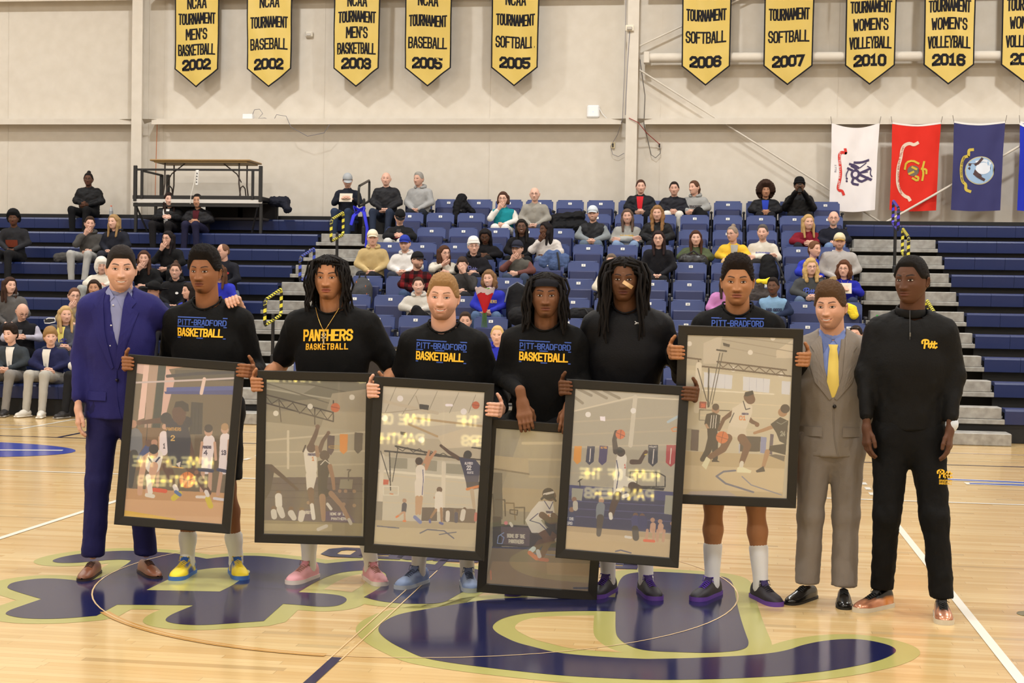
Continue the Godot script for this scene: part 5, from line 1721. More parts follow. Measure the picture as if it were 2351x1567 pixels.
func suit_details(o: Node, top: Node, q: Dictionary, tb: Array, nb: Vector3, t: float) -> void:
	var sd: Dictionary = q.suit
	var sh: float = q.sh
	# the dress shirt under the jacket
	var inner: Array = []
	for b: Array in tb: inner.append([b[0], b[1], b[2] - 0.014, b[3] - 0.014, b[4], b[5]])
	var s := Shape.new()
	soft(s, inner, 0.0125, [[Vector3(0, -1, 0), -(q.vy - 0.06)]], [bone(Vector3(nb.x, sh + 0.04, nb.z), Vector3(nb.x, sh + 0.2, nb.z), 0.06, 0.07, 0.01)], 0.003)
	var shirt := part("dress_shirt", s.mesh(), sd.shirt, o)
	var R := func(v: Vector3) -> Vector3: return v.rotated(Vector3.UP, t)
	# standing collar with two points
	var ring: Array = []
	for i in 24:
		var a := TAU * i / 24
		var c := cos(a)
		ring.append(nb + R.call(Vector3(sin(a) * 0.067, 0.0, c * 0.067)) + Vector3(0, sh + 0.035 - nb.y - 0.03 * c, 0))
	part("collar_band", tube_mesh(ring, [0.017], 8, 0.35, Vector3.UP, true), sd.shirt, shirt)
	for sg in [-1.0, 1.0]:
		s = Shape.new()
		var p: Array = []
		for v: Vector2 in [Vector2(0.006, -0.012), Vector2(0.066, 0.045), Vector2(0.078, -0.005), Vector2(0.055, -0.082)]: p.append(on_cloth(inner, (R.call(Vector3(sg * v.x, 0, 0)) as Vector3).x + nb.x, sh + v.y, 0.009) if v.y < 0.0 else nb + R.call(Vector3(sg * 0.062, 0, 0.05)) + Vector3(0, sh + v.y - nb.y, 0))
		for e in 2:
			var d := Vector3(0, 0, -0.004 * e)
			if (sg > 0.0) == (e == 0): s.quad(p[0] + d, p[1] + d, p[2] + d, p[3] + d)
			else: s.quad(p[3] + d, p[2] + d, p[1] + d, p[0] + d)
		part("collar_point", s.mesh(), sd.shirt, shirt)
	if sd.has("tie"):
		var y0 := sh - 0.035
		var y1: float = q.vy - 0.03
		s = Shape.new()
		var g := PackedVector3Array()
		for j in 15:
			var f := j / 14.0
			var y := lerpf(y0, y1, f)
			var w := lerpf(0.017, 0.042, pow(f, 0.7)) if f > 0.12 else lerpf(0.026, 0.015, f / 0.12)
			for k in 7:
				var e := k / 3.0 - 1.0
				var c := on_cloth(inner, nb.x * (1.0 - f) + e * w, y, lerpf(0.008, -0.004, smoothstep(0.75, 1.0, f)) + 0.006 * (1.0 - e * e) + (0.008 * bump(f - 0.05, 0.07)))
				g.append(c)
		s.grid(g, 7, false, PackedColorArray(), false)
		part("tie", s.mesh(), sd.tie, o)
	else:
		for i in 3:
			var bp := on_cloth(inner, nb.x * 0.5, sh - 0.06 - 0.115 * i, 0.004)
			part("button", tube_mesh([bp, bp + Vector3(0, 0, 0.002)], [0.0055], 8), mat(c8(225, 225, 228), 0.4), shirt)
	# lapels lie on the jacket
	for sg in [-1.0, 1.0]:
		var outline := PackedVector2Array()
		for v: Vector2 in [Vector2(0.066, 0.02), Vector2(0.125, -0.045), Vector2(0.105, -0.075), Vector2(0.142, -0.1), Vector2(0.1, -0.24), Vector2(0.02, q.vy - sh + 0.01), Vector2(0.006, q.vy - sh + 0.02), Vector2(0.048, -0.2)]: outline.append(Vector2(v.x * sg, v.y))
		var ix := Geometry2D.triangulate_polygon(outline)
		s = Shape.new()
		var put := func(v: Vector2, l: float) -> Vector3: return on_cloth(tb, v.x * cos(t) + nb.x * 0.3 + q.get("vx", 0.0) * clampf(-v.y * 2.0, 0.0, 1.0), sh + v.y, l)
		for i in range(0, ix.size(), 3):
			var a := outline[ix[i]]; var b := outline[ix[i + 1]]; var c := outline[ix[i + 2]]
			if (b - a).cross(c - a) > 0.0:
				var x := b; b = c; c = x
			var n := 5
			for u in n:
				for w in n - u:
					var pt := func(i2: int, j2: int) -> Vector3: return put.call(a + (b - a) * i2 / n + (c - a) * j2 / n, 0.007)
					s.tri(pt.call(u, w), pt.call(u + 1, w), pt.call(u, w + 1))
					if u + w < n - 1: s.tri(pt.call(u + 1, w), pt.call(u + 1, w + 1), pt.call(u, w + 1))
		for i in outline.size():
			var a := outline[i]; var b := outline[(i + 1) % outline.size()]
			for k in 5:
				var p0: Vector3 = put.call(a.lerp(b, k / 5.0), 0.007)
				var p1: Vector3 = put.call(a.lerp(b, (k + 1) / 5.0), 0.007)
				s.quad(p0, p1, p1 - Vector3(0, 0, 0.012), p0 - Vector3(0, 0, 0.012))
		part("lapel", s.mesh(), q.cloth, top)
	for y: float in sd.buttons:
		var bp := on_cloth(tb, q.get("vx", 0.0) + 0.008, y, 0.002)
		part("button", tube_mesh([bp, bp + Vector3(0, 0, 0.004)], [0.0105], 10), mat(sd.button, 0.4), top)
	# front edge below the button and the pocket flaps
	var seam: Array = []
	for i in 8: seam.append(on_cloth(tb, q.get("vx", 0.0) + 0.004 + 0.03 * pow(i / 7.0, 3.0), lerpf(q.vy, q.hem + 0.01, i / 7.0), 0.0005))
	part("front_edge", tube_mesh(seam, [0.0035], 5), q.cloth, top)
	for v: Vector2 in sd.pockets:
		s = Shape.new()
		var g := PackedVector3Array()
		for j in 3:
			for k in 6: g.append(on_cloth(tb, v.x + 0.15 * (k / 5.0 - 0.5), v.y - 0.05 * (j / 2.0), 0.005 + 0.003 * j))
		s.grid(g, 6, false, PackedColorArray(), false)
		part("pocket_flap", s.mesh(), q.cloth, top)

# ------------------------------------------------------------------ framed pictures: flat prints behind glass
const PW := 400
const PH := 616
var pen: Image
var pen_map: Array   # upper left, right edge, down edge of the print in the drawing's own units

func pen_pt(v: Vector2) -> Vector2:
	var o: Vector2 = pen_map[0]
	var a: Vector2 = pen_map[1] - o
	var b: Vector2 = pen_map[2] - o
	var d := a.cross(b)
	var p := v - o
	return Vector2(p.cross(b) / d * PW, a.cross(p) / d * PH)

func pen_poly(pts: PackedVector2Array, c: Color) -> void:
	var y0 := PH
	var y1 := 0
	for q in pts:
		y0 = mini(y0, int(floorf(q.y)))
		y1 = maxi(y1, int(ceilf(q.y)))
	for y in range(maxi(0, y0), mini(PH, y1 + 1)):
		var xs: Array[float] = []
		var yy := y + 0.5
		for i in pts.size():
			var a := pts[i]
			var b := pts[(i + 1) % pts.size()]
			if (a.y <= yy) != (b.y <= yy): xs.append(a.x + (yy - a.y) / (b.y - a.y) * (b.x - a.x))
		xs.sort()
		for i in range(0, xs.size() - 1, 2):
			var x0 := maxi(0, int(roundf(xs[i])))
			var x1 := mini(PW, int(roundf(xs[i + 1])))
			if x1 > x0: pen.fill_rect(Rect2i(x0, y, x1 - x0, 1), c)

func pen_disc(p: Vector2, r: float, c: Color) -> void:
	var pts := PackedVector2Array()
	for i in 14: pts.append(p + Vector2(cos(TAU * i / 14), sin(TAU * i / 14)) * r)
	pen_poly(pts, c)

# P colour points: filled outline; L colour width points: a limb or bar; C colour radius point; T colour height width x,y text
func draw_print(size: Array, list: String) -> ImageTexture:
	pen = Image.create(PW, PH, true, Image.FORMAT_RGB8)
	pen_map = size
	var k := PW / (size[1] as Vector2).distance_to(size[0])
	for line in list.split("\n", false):
		var w := line.strip_edges().split(" ", false)
		if w.size() < 3: continue
		var c := Color.html(w[1])
		if w[0] == "T":
			var a := w[4].split(",")
			var at := Vector2(float(a[0]), float(a[1]))
			for q: Array in lettering(" ".join(w.slice(5)), float(w[3]), float(w[2]), 0.2, 1.5):
				var pts := PackedVector2Array()
				for v: Vector2 in q: pts.append(pen_pt(at + Vector2(v.x, -v.y)))
				pen_poly(pts, c)
			continue
		var pts: Array = []
		for t in w.slice(2 if w[0] == "P" else 3):
			var a := t.split(",")
			pts.append(pen_pt(Vector2(float(a[0]), float(a[1]))))
		if w[0] == "P": pen_poly(PackedVector2Array(pts), c)
		elif w[0] == "C":
			for p: Vector2 in pts: pen_disc(p, float(w[2]) * k, c)
		else:
			var ww := w[2].split(">")
			var r0 := float(ww[0]) * k * 0.5
			var r1 := (float(ww[1]) if ww.size() > 1 else float(ww[0])) * k * 0.5
			for i in pts.size() - 1:
				var f0 := lerpf(r0, r1, float(i) / (pts.size() - 1))
				var f1 := lerpf(r0, r1, float(i + 1) / (pts.size() - 1))
				var n: Vector2 = ((pts[i + 1] - pts[i]) as Vector2).orthogonal().normalized()
				pen_poly(PackedVector2Array([pts[i] + n * f0, pts[i + 1] + n * f1, pts[i + 1] - n * f1, pts[i] - n * f0]), c)
				if f0 > 1.5: pen_disc(pts[i], f0, c)
				if f1 > 1.5: pen_disc(pts[i + 1], f1, c)
	pen.generate_mipmaps()
	return ImageTexture.create_from_image(pen)

func frames() -> void:
	var wood := mat(c8(20, 18, 18), 0.42)
	var glass := StandardMaterial3D.new()
	glass.albedo_color = Color(1, 1, 1, 0.04)
	glass.transparency = BaseMaterial3D.TRANSPARENCY_ALPHA
	glass.roughness = 0.02
	glass.metallic_specular = 0.5
	var names: Array = ["black framed picture of a dark-shirted player dribbling, held at the left end", "black framed picture of two leaping players under roof trusses", "black framed picture of a jump shot under a white ceiling", "black framed picture of a crouching player in a white headband, lowest of the six", "black framed picture of a player soaring one-handed towards the rim", "black framed picture of a dribbling player and a striped referee, held highest"]
	var b := 0.05
	for i in 6:
		var xf := frame_xf(i)
		var o := thing("picture_frame", names[i], "framed picture", Vector3.ZERO, 0.0, "framed action pictures")
		o.transform = xf
		for side in 4:
			var s := Shape.new()
			var l: float = FW if side < 2 else FH
			var half: float = (FH if side < 2 else FW) * 0.5
			# a mitred bar, its front slightly raised outside
			var prof: Array = [Vector2(0, -0.026), Vector2(0, -0.001), Vector2(0.004, 0.0), Vector2(b - 0.004, -0.003), Vector2(b, -0.006), Vector2(b, -0.026)]
			var g := PackedVector3Array()
			for e in 2:
				for p: Vector2 in prof:
					var x := (l * 0.5 - p.x) * (1.0 if e == 1 else -1.0)
					g.append(Vector3(x, half - p.x, p.y))
			var turn := Basis(Vector3.BACK, [0.0, PI, PI * 0.5, -PI * 0.5][side])
			for k in prof.size():
				var a := k
				var c := (k + 1) % prof.size()
				s.quad(turn * g[a], turn * g[a + prof.size()], turn * g[c + prof.size()], turn * g[c])
			part("frame_bar", s.mesh(), wood, o)
		var pm := StandardMaterial3D.new()
		pm.albedo_texture = draw_print(PRINTS[i][0], PRINTS[i][1])
		pm.roughness = 0.6
		var s := Shape.new()
		var hw := FW * 0.5 - b + 0.004
		var hh := FH * 0.5 - b + 0.004
		s.quad(Vector3(-hw, hh, -0.012), Vector3(hw, hh, -0.012), Vector3(hw, -hh, -0.012), Vector3(-hw, -hh, -0.012))
		s.u = PackedVector2Array([Vector2(0, 0), Vector2(1, 0), Vector2(1, 1), Vector2(0, 1)])
		part("print", s.mesh(), pm, o)
		part("backing", box_mesh(Vector3(FW - 0.02, FH - 0.02, 0.006)), mat(c8(90, 74, 56), 0.8), o, Vector3(0, 0, -0.022))
		s = Shape.new()
		s.box(Vector3(0, 0, -0.008), Vector3(hw * 2.0, hh * 2.0, 0.002))
		part("glass", s.mesh(), glass, o)

const PRINTS := [
	[[Vector2(190, 95), Vector2(1045, 150), Vector2(90, 1390)], "P 6e5f48 0,0 1250,0 1250,1560 0,1560\nP 8a7a60 100,90 190,90 160,600 60,640\nP d9b6b0 190,60 255,95 245,190 185,180\nP e6c4bc 255,90 300,95 262,560 205,580\nP b09484 300,95 380,100 320,640 262,640\nP 28352e 380,100 445,105 400,640 330,640\nP d8b2aa 445,105 520,240 440,560 400,600\nP d8a890 445,110 640,120 445,150\nP 4d4636 520,150 1050,150 1040,240 520,240\nP 6b5c44 520,240 1045,240 1030,640 440,640\nP 7a5c3c 100,640 460,640 460,1000 100,1000\nL 1e2230 26 455,205 720,180 1050,165\nL cbbcc0 16 185,262 760,232 1050,214\nP 3c4ea0 450,300 1040,280 1040,320 450,335\nP 2c3a86 430,335 1040,315 1040,355 440,355\nL e6ccc4 30 775,225 750,345\nP 34302a 665,420 765,425 760,690 650,690\nL 26241f 10 670,430 665,690\nL 26241f 8 700,430 695,690\nL 26241f 8 730,430 725,690\nP 5c4a30 700,700 1010,700 1000,1000 680,1000\nP c79a6a 60,1150 980,1180 950,1480 60,1400\nP d8ac80 60,1240 980,1260 960,1470 60,1380\nP e2b83a 60,1330 540,1400 540,1440 60,1400\nL 2c2824 6 200,600 180,1000\nL 2c2824 6 290,600 270,900\nL 6e727c 90>70 185,690 175,820\nL 6e727c 36 225,700 232,800 205,850\nL 2e2c2c 70>40 175,860 150,1130\nC b88870 34 165,610\nL 3a4a86 60 300,800 230,900\nC 6a4a38 30 300,770\nC c09078 28 350,765\nL d0a890 22 395,720 400,840\nL e8dce4 70 430,700 430,840\nC caa08a 26 440,630\nT 30283a 46 20 425,815 1\nL c09a84 26 385,1000 380,1130\nL e05a30 34 350,1160 450,1170\nL e8dee6 100>90 820,740 800,980\nL caa088 24 760,760 745,930\nL caa088 24 870,760 880,900\nC c49a84 36 815,670\nC 2c2220 36 815,640\nL c49c86 34 770,1010 760,1160\nL c49c86 34 835,1010 830,1150\nT 3a2c48 44 34 775,865 4\nT 3a2c48 24 76 765,810 PIONEERS\nL 26305a 30 740,985 850,995\nL e8dee6 90 960,720 950,980\nL cca48e 22 990,740 985,900\nC c8a08a 34 955,650\nC b08c60 32 955,625\nT 3a2c48 42 44 925,862 13\nL c49c86 32 925,1020 900,1190\nL 26305a 28 900,985 985,1000\nL e6dcd8 24 720,1215 790,1215\nL d8d4e0 24 870,1225 980,1240\nL d0a488 60>44 350,850 270,900 235,1080 230,1190\nL e4dcd8 130 360,880 340,960\nC c89a80 40 345,860\nC 28201e 42 345,820\nL 2a3058 14 300,890 345,950 395,890\nL d2a68c 70>50 350,960 330,1060 300,1180\nL ece4de 44 300,1050 320,1180\nL e8e2d8 34 290,1205 345,1215\nL 5a3826 52>30 430,575 330,585 215,600\nC 6a4430 22 215,600\nL 5a3826 46>32 640,740 680,860 690,1000\nL 5c3a28 90>60 500,900 460,960 505,1070 540,1120\nL 5c3a28 84>50 640,940 730,1050 820,1180\nP 1c1e34 440,560 620,560 665,730 650,960 470,900 455,700\nP 1c1e34 480,860 680,900 680,980 510,960\nC 1c1c28 50 450,560\nC 1c1c28 50 625,590\nL d8a030 10 510,965 600,975\nP d8ccc8 540,940 580,920 570,975\nT c09040 30 130 450,665 PANTHERS\nT d8b060 50 36 490,750 2\nL 553422 60 560,560 570,590\nC 5a3828 62 560,510\nC 5a3828 58 562,545\nP 17130f 515,470 530,420 590,410 640,440 645,500 610,500 570,460\nC e08030 70 637,1075\nL 7a3c18 5 570,1060 640,1080 705,1060\nL 7a3c18 5 640,1005 640,1145\nL 7a3c18 4 600,1020 610,1080 595,1130\nC 8a5a40 18 715,1010\nL e8e0e0 40 530,1130 545,1160\nL d8c430 46 520,1230 570,1190\nL 5a78b0 30 540,1175 575,1200\nL d8c430 46 815,1230 840,1290\nL e8e0e0 34 800,1170 815,1200"],
	[[Vector2(130, 120), Vector2(1000, 135), Vector2(105, 1430)], "P 8d8672 0,0 1070,0 1070,1560 0,1560\nP 74705f 110,110 1000,130 1000,240 110,330\nP 8f8c7e 110,150 560,180 420,260 110,200\nL a8a494 14 110,200 1000,330\nL 6a6454 10 110,150 700,330\nL 605a4a 10 300,120 980,260\nP a39a86 700,240 1000,200 1000,560 560,640\nP a69e8a 110,480 1000,560 1000,960 110,960\nL c2b8a2 16 110,640 1000,560\nL bdb29c 14 110,740 1000,720\nL b6ab95 14 110,860 980,830\nL cfc6b2 20 320,560 320,870\nL 3e3428 12 115,250 710,400\nL 3e3428 12 115,320 710,475\nL 3e3428 7 120,255 180,330 240,290 300,370 360,320 420,410 480,350 550,440 600,380 660,460 705,405\nL 3e3428 10 710,300 710,475\nL 3e3428 10 550,360 550,500\nL 4a4032 8 240,290 260,480\nC dcd8d0 24 510,350 215,410 870,270\nC c86a3a 40 727,358\nL 8a3c20 5 690,350 765,365\nP 4e3a3e 660,590 722,595 715,720 688,760 655,720\nT c8a040 22 100 670,700 C\nP d88a20 765,580 835,580 830,720 797,750 765,720\nP 52483c 893,565 965,570 958,710 920,745 888,710\nP 5a4c4c 110,950 960,940 960,1330 110,1310\nL 463a3c 8 110,1000 960,1000\nL 463a3c 8 110,1060 960,1060\nL 463a3c 8 110,1120 960,1120\nP 8c8672 770,960 880,960 870,1040 760,1040\nL 5c5448 10 840,970 840,900 860,880 830,880\nC 9a7a62 16 765,1060 815,1060 890,1060 495,1160 800,1170 890,1180\nP 524060 400,1220 530,1220 530,1310 400,1310\nP 564468 640,1230 830,1230 900,1320 640,1310\nT d8d4c8 26 120 415,1255 UNIVERSITY\nT d8d4c8 24 150 680,1265 HOME OF THE\nT d8d4c8 24 140 690,1305 PANTHERS\nP 8c8060 110,1310 960,1330 945,1440 105,1430\nP a89a78 110,1340 700,1340 700,1400 105,1400\nC 6a4c3a 22 237,1080 248,1185 345,1215 438,1220 195,1210\nL d8d4d0 60 237,1110 240,1180\nL cfcac4 60>50 250,1220 270,1270\nL cfcac4 56>46 345,1250 370,1290\nL cfcac4 56>50 440,1250 430,1300\nL d0ccc6 50 195,1240 200,1280\nP 3c2f28 110,840 160,840 200,900 170,1060 110,1160\nL 4a352a 44>22 170,860 270,940 400,1050\nL 5c4232 46>30 510,690 555,590 575,530\nL 5c4232 40>26 590,720 620,640 670,570\nC 6a4a38 20 575,520\nC 6a4a38 16 668,570\nL dcd6cc 110>100 510,740 520,880\nC 54392c 40 520,700\nL 2a1e18 14 470,680 450,730\nT 403860 22 70 490,765 PANTHERS\nT c8742a 36 26 522,808 1\nL dad4ca 96>60 520,930 510,1040\nL 6a4a38 60>36 515,1060 525,1180\nL e0dcd6 34 525,1180 540,1290\nL 98785e 36>28 575,760 565,690\nP 3e372c 575,810 660,790 690,860 660,960 650,1100 580,1110\nC 4a382c 44 635,760\nL d2ccc0 8 600,840 640,800 690,840\nL 9a7458 40>26 680,850 705,950 715,1040\nP 38322a 580,1000 690,1060 660,1110 580,1110\nL 9c7a60 56>36 615,1110 625,1300\nL 9c7a60 46>34 690,1080 780,1180 840,1290\nL c8c2b8 30 580,1385 650,1355\nL c4beb4 30 845,1300 860,1330\nL d8d4ce 26 660,1170 690,1210"],
	[[Vector2(180, 100), Vector2(1040, 155), Vector2(105, 1405)], "P b8ae9c 0,0 1150,0 1150,1560 0,1560\nP c4bcae 160,90 1050,150 1040,560 160,520\nP d2cab8 480,340 1040,300 1030,400 520,440\nP cfc3ae 640,520 1040,400 1010,600 700,620\nL 8e8678 5 300,100 200,330\nL 8e8678 5 480,130 340,350\nL 8e8678 5 640,150 560,330\nL 8e8678 5 820,160 740,330\nL 8e8678 5 960,180 900,330\nL b49c78 18 450,370 1040,440\nL b49c78 18 400,420 640,520\nL c2b6a4 26 180,230 640,330\nL a89e8e 8 180,330 480,300\nL a89e8e 8 460,190 500,300\nP 2a2724 490,255 570,265 565,305 490,295\nC e8e4ea 26 328,210 860,318 198,370 508,548\nL f2ecfa 20 715,264 760,266\nC c05c34 32 960,266\nL 8c3a20 5 930,262 990,270\nL 3e382f 14 290,600 810,700\nL 3e382f 14 200,640 1000,710\nL 3e382f 6 300,610 350,640 390,610 440,650 490,620 540,660 590,640 640,680 690,655 740,690 790,680\nL 3e382f 12 930,610 1010,620\nP 5a5246 330,480 375,485 370,510 330,505\nP c4beb0 160,680 1010,740 960,1220 130,1210\nP 9a9686 240,690 390,700 390,785 240,780\nP 9c9888 460,700 640,720 635,805 460,790\nP 9c9888 715,740 860,750 860,830 715,820\nL e0dacb 20 150,800 1000,870\nL cbbfa8 8 150,830 1000,910\nL cbbfa8 8 150,950 1000,1020\nL cbbfa8 8 150,1060 980,1080\nL d8d0c2 34 695,740 690,1090\nL d4ccbe 36 180,680 165,1060\nL 3a3630 7 165,640 245,890\nL 3a3630 10 240,640 250,960\nL 3a3630 7 310,620 265,890\nP c05030 190,872 235,875 230,915 188,915\nL dad6ca 8 190,930 315,930 315,1000 190,1000 190,930\nL c87848 8 245,990 270,992\nP 8a8478 120,1050 185,1055 180,1210 115,1205\nP 5a4c44 515,1100 640,1100 640,1210 510,1210\nP 5a4c44 690,1100 940,1110 930,1225 690,1215\nP 6a5848 780,1110 960,1110 960,1230 780,1225\nP b0a288 105,1205 980,1225 965,1480 100,1410\nP c0b296 105,1260 970,1280 965,1420 100,1380\nL 5c6078 10 500,1310 560,1280 700,1290 780,1350\nL 5c6078 8 660,1320 720,1310 800,1300\nL 5c6078 10 140,1255 320,1270\nL c09070 34>22 545,780 580,700 625,645\nL c09070 30>20 540,730 560,680 572,640\nC b48666 30 495,735\nC 3a2418 32 488,722\nL e2dad2 80>70 500,790 500,880\nL ddd6cf 76>70 490,900 490,1000\nL 3a4080 6 520,790 525,870 515,1000\nL c09a78 34>24 475,1020 470,1150\nL c09a78 34>24 505,1020 495,1150\nL 6c7cb8 30 455,1180 500,1220\nL 4e3426 34>22 820,700 740,650 670,595\nC 4a3226 32 888,680\nC 221c1c 34 895,668\nP 262a50 820,690 960,710 1000,760 985,890 880,890 850,780\nT d6d2d8 22 70 868,750 ALFRED\nT d6d2d8 40 40 885,795 22\nT d6d2d8 20 54 890,825 STATE\nP 2a2834 880,890 990,890 1000,940 890,960\nL d07828 22 890,950 990,925\nL b8a48c 34>26 930,960 950,1100\nC b08a70 18 367,1045\nL 2a2c48 40 367,1080 362,1130\nL c0977a 16 355,1140 310,1175\nL c0977a 16 368,1140 370,1200\nL e07838 16 300,1180 312,1172\nL e07838 16 360,1212 375,1212\nL b08a6c 20 620,1020 660,1010\nC 5c4030 24 660,955\nL e0dad2 66>70 655,1000 655,1100\nL 9c7654 24>18 630,1120 590,1180\nL 9c7654 24>18 675,1110 680,1210\nL 4c58a0 20 580,1205 582,1220\nL 4c58a0 20 665,1225 685,1232\nC 5c4636 14 728,1120 870,1110 810,1120\nL d8d2ca 34 730,1140 728,1200\nL d2ccc4 40 860,1130 850,1190\nL 3a3a58 30 800,1150 800,1210\nL c06a60 26 965,1150 960,1200"],
	[[Vector2(210, 150), Vector2(950, 175), Vector2(95, 1440)], "P 98917f 0,0 1080,0 1080,1560 0,1560\nP 8f8b80 200,150 400,160 430,400 190,440\nP a59c88 400,160 1000,170 1000,650 240,640\nL c4b89e 20 400,270 1000,240\nL b8ab90 16 430,400 1000,380\nL b8ab90 16 440,540 1000,520\nP b3a58a 190,380 435,395 435,520 190,500\nL 7a6e58 12 190,490 435,520\nP 5d5a50 180,520 245,520 235,900 165,900\nP b0a184 240,640 1000,640 1000,830 240,830\nL 4c463a 10 170,700 175,870\nL 4c463a 10 190,740 255,740 255,870\nL 7c6a48 10 255,765 320,765 325,900\nL 5c5240 10 330,800 395,795 390,930\nL 4c463a 8 290,820 345,820 340,860 290,850 290,820\nP 1e1e26 165,880 225,880 220,1130 155,1130\nP 2a2430 225,940 720,960 720,1130 220,1120\nP 564a56 220,960 430,960 420,1110 220,1105\nT cfcabc 34 130 262,1050 HOME OF THE\nT cfcabc 34 110 272,1095 PANTHERS\nL 8ca4d8 6 240,1010 200,1040 190,1100 225,1100 240,1050 215,1030\nP 26305a 150,1130 720,1110 720,1140 150,1200\nP 7c6c56 150,1140 1000,1140 1000,1500 90,1480\nP 8e785c 150,1250 960,1230 950,1480 90,1450\nP 9c8464 540,1240 950,1230 950,1340 540,1340\nL 2c3450 14 730,1440 940,1430\nL 6a7498 8 440,1170 720,1180\nL c07858 10 135,1330 135,1400\nC d87890 14 258,930\nL dcd8d2 20 290,930 300,950\nL 5e4032 60>44 620,980 590,1050 500,1080 470,1120\nL 6a4838 56>40 510,980 560,1060 530,1130 510,1180\nL 2c2a30 90 580,900 640,960\nL 4a4038 60 640,940 700,1000\nL a09080 34 620,1050 690,1110\nP dcd8d2 500,740 600,730 612,850 540,880 420,930 397,900 440,820\nP d8d4cc 397,900 500,880 550,960 490,1000 440,1000\nL 3a4070 6 490,840 430,900 500,920 545,970\nL 3a4070 6 540,735 575,800 600,740\nT 403a60 20 50 548,835 PANTHERS\nT d08050 40 34 545,880 11\nL 5a3e30 48>34 520,850 580,900 660,890\nL 5a3e30 40>28 600,850 650,890\nC 5c4030 40 585,690\nC 1c1614 44 570,675\nL e4e0da 16 540,680 605,660\nL 1c1614 16 545,690 520,720\nL 1c1614 14 605,700 620,730\nC d06838 48 690,930\nL 7c3418 5 650,910 720,950\nL 7c3418 5 700,885 680,975\nL c8d8dc 34 430,1150 450,1130\nL d07850 30 420,1165 470,1210\nL b86850 26 490,1215 545,1220\nL c8c8cc 30 480,1150 490,1190\nL 8a8c98 22 670,1130 700,1135"],
	[[Vector2(200, 110), Vector2(1022, 160), Vector2(100, 1385)], "P a8a294 0,0 1140,0 1140,1560 0,1560\nP b6b0a4 190,110 1025,160 640,200 170,300\nL 8c8474 22 230,120 330,170\nL 8c8474 22 320,120 450,190\nL 8c8474 22 430,130 550,190\nL 8c8474 22 180,170 260,230\nL cfc7b6 12 165,300 660,180 1020,200\nL b4aa98 12 160,380 1010,330\nL b2a896 12 160,480 1000,440\nL b8ae9c 12 150,580 1000,550\nL b0a694 12 145,680 1000,690\nL b0a694 12 140,780 980,800\nL c8c2b6 34 675,180 630,560\nC e4e2e4 22 302,320 657,288\nP f4eefc 395,335 437,335 435,372 397,366\nP d8952c 190,570 248,570 240,690 208,715 180,680\nP 2a2e4e 292,570 352,570 340,690 305,718 277,690\nP 42366c 390,565 455,568 440,690 405,720 378,690\nT d89a3c 16 52 395,588 ALFRED\nP 24283c 770,555 845,555 838,690 800,725 765,690\nP a82c38 910,555 992,555 980,690 940,725 902,690\nT ccc8c8 14 60 776,577 MOUNT\nL d8d0cc 8 945,580 935,700\nL d8d0cc 8 812,590 800,700\nL d8d0cc 8 318,590 308,690\nL a8bccc 20 925,375 1005,330\nL d88038 7 950,430 975,415 1005,420 1000,445 960,448 950,430\nL 2e2c2c 9 625,765 840,768 895,800 893,880 690,880 620,830 625,765\nL 2e2c2c 7 680,780 675,870\nL 2e2c2c 7 830,770 825,880\nP 24222a 680,880 890,890 880,910 690,900\nP 3a3c74 130,875 985,920 960,1200 110,1180\nP 2f3058 120,960 975,990 960,1240 110,1210\nL 4a4c80 7 120,1000 970,1030\nL 4a4c80 7 120,1060 970,1090\nL 4a4c80 7 115,1120 965,1150\nP 9c9c90 165,900 255,905 240,1000 160,990\nP 9c9c90 895,945 970,950 960,1100 880,1090\nL 2e2c2c 8 230,890 225,840 250,825 215,850\nP 2a3462 115,1090 190,1100 180,1200 112,1200\nT d0d0d4 24 60 116,1155 F THE\nT d0d0d4 24 50 116,1190 ERS\nP b09a78 105,1195 960,1250 940,1460 100,1390\nP c0aa86 105,1240 960,1290 945,1440 100,1370\nL 4c5074 10 500,1390 540,1380 620,1400\nC 8a6650 20 182,990 160,1070\nL b8b4ac 40 190,1020 190,1060\nC b08870 22 395,995\nL 7c848e 66>56 390,1040 385,1110\nL 7c848e 24 365,1050 362,1130\nL 4a4038 56>36 385,1130 370,1260\nC 6a4c3e 20 712,1110 660,1105\nL 3a3c74 70>60 660,1140 660,1190\nL 34366a 76>66 712,1145 715,1190\nL 38302c 50 655,1210 660,1280\nC b89078 18 792,1140 850,1150 945,1165\nL c8a088 44 795,1180 790,1220\nL c8a088 44 855,1185 850,1220\nL c0967c 22 750,1220 740,1290\nL c0967c 22 800,1220 795,1295\nL c0967c 22 830,1220 825,1300\nL c0967c 22 880,1220 870,1300\nL e06030 20 725,1300 800,1305\nL d8d4d0 20 580,1275 620,1280\nL 342620 44>28 515,610 505,520 520,455\nL 4a3226 40>26 640,690 700,690 740,620\nC 5a3c2c 16 750,610\nL d8c040 8 740,632 755,628\nL dedad4 80>84 560,660 545,800\nL dad6ce 90>60 540,830 520,930\nL d8d4cc 80>60 580,840 640,860\nL 3a4068 7 520,680 535,780 515,900\nT c85040 34 16 577,740 1\nL 4a3226 60>44 525,950 490,1030 470,1100\nL 40291e 70>50 640,880 690,900 610,950\nL e0dcd4 30 465,1100 468,1130\nL e4e0d8 30 570,960 600,950\nC 3a281e 34 555,615\nC 1a1412 26 545,600\nC d06a34 38 553,474\nL 7a3218 5 520,460 590,490\nL 7a3218 5 560,437 550,512"],
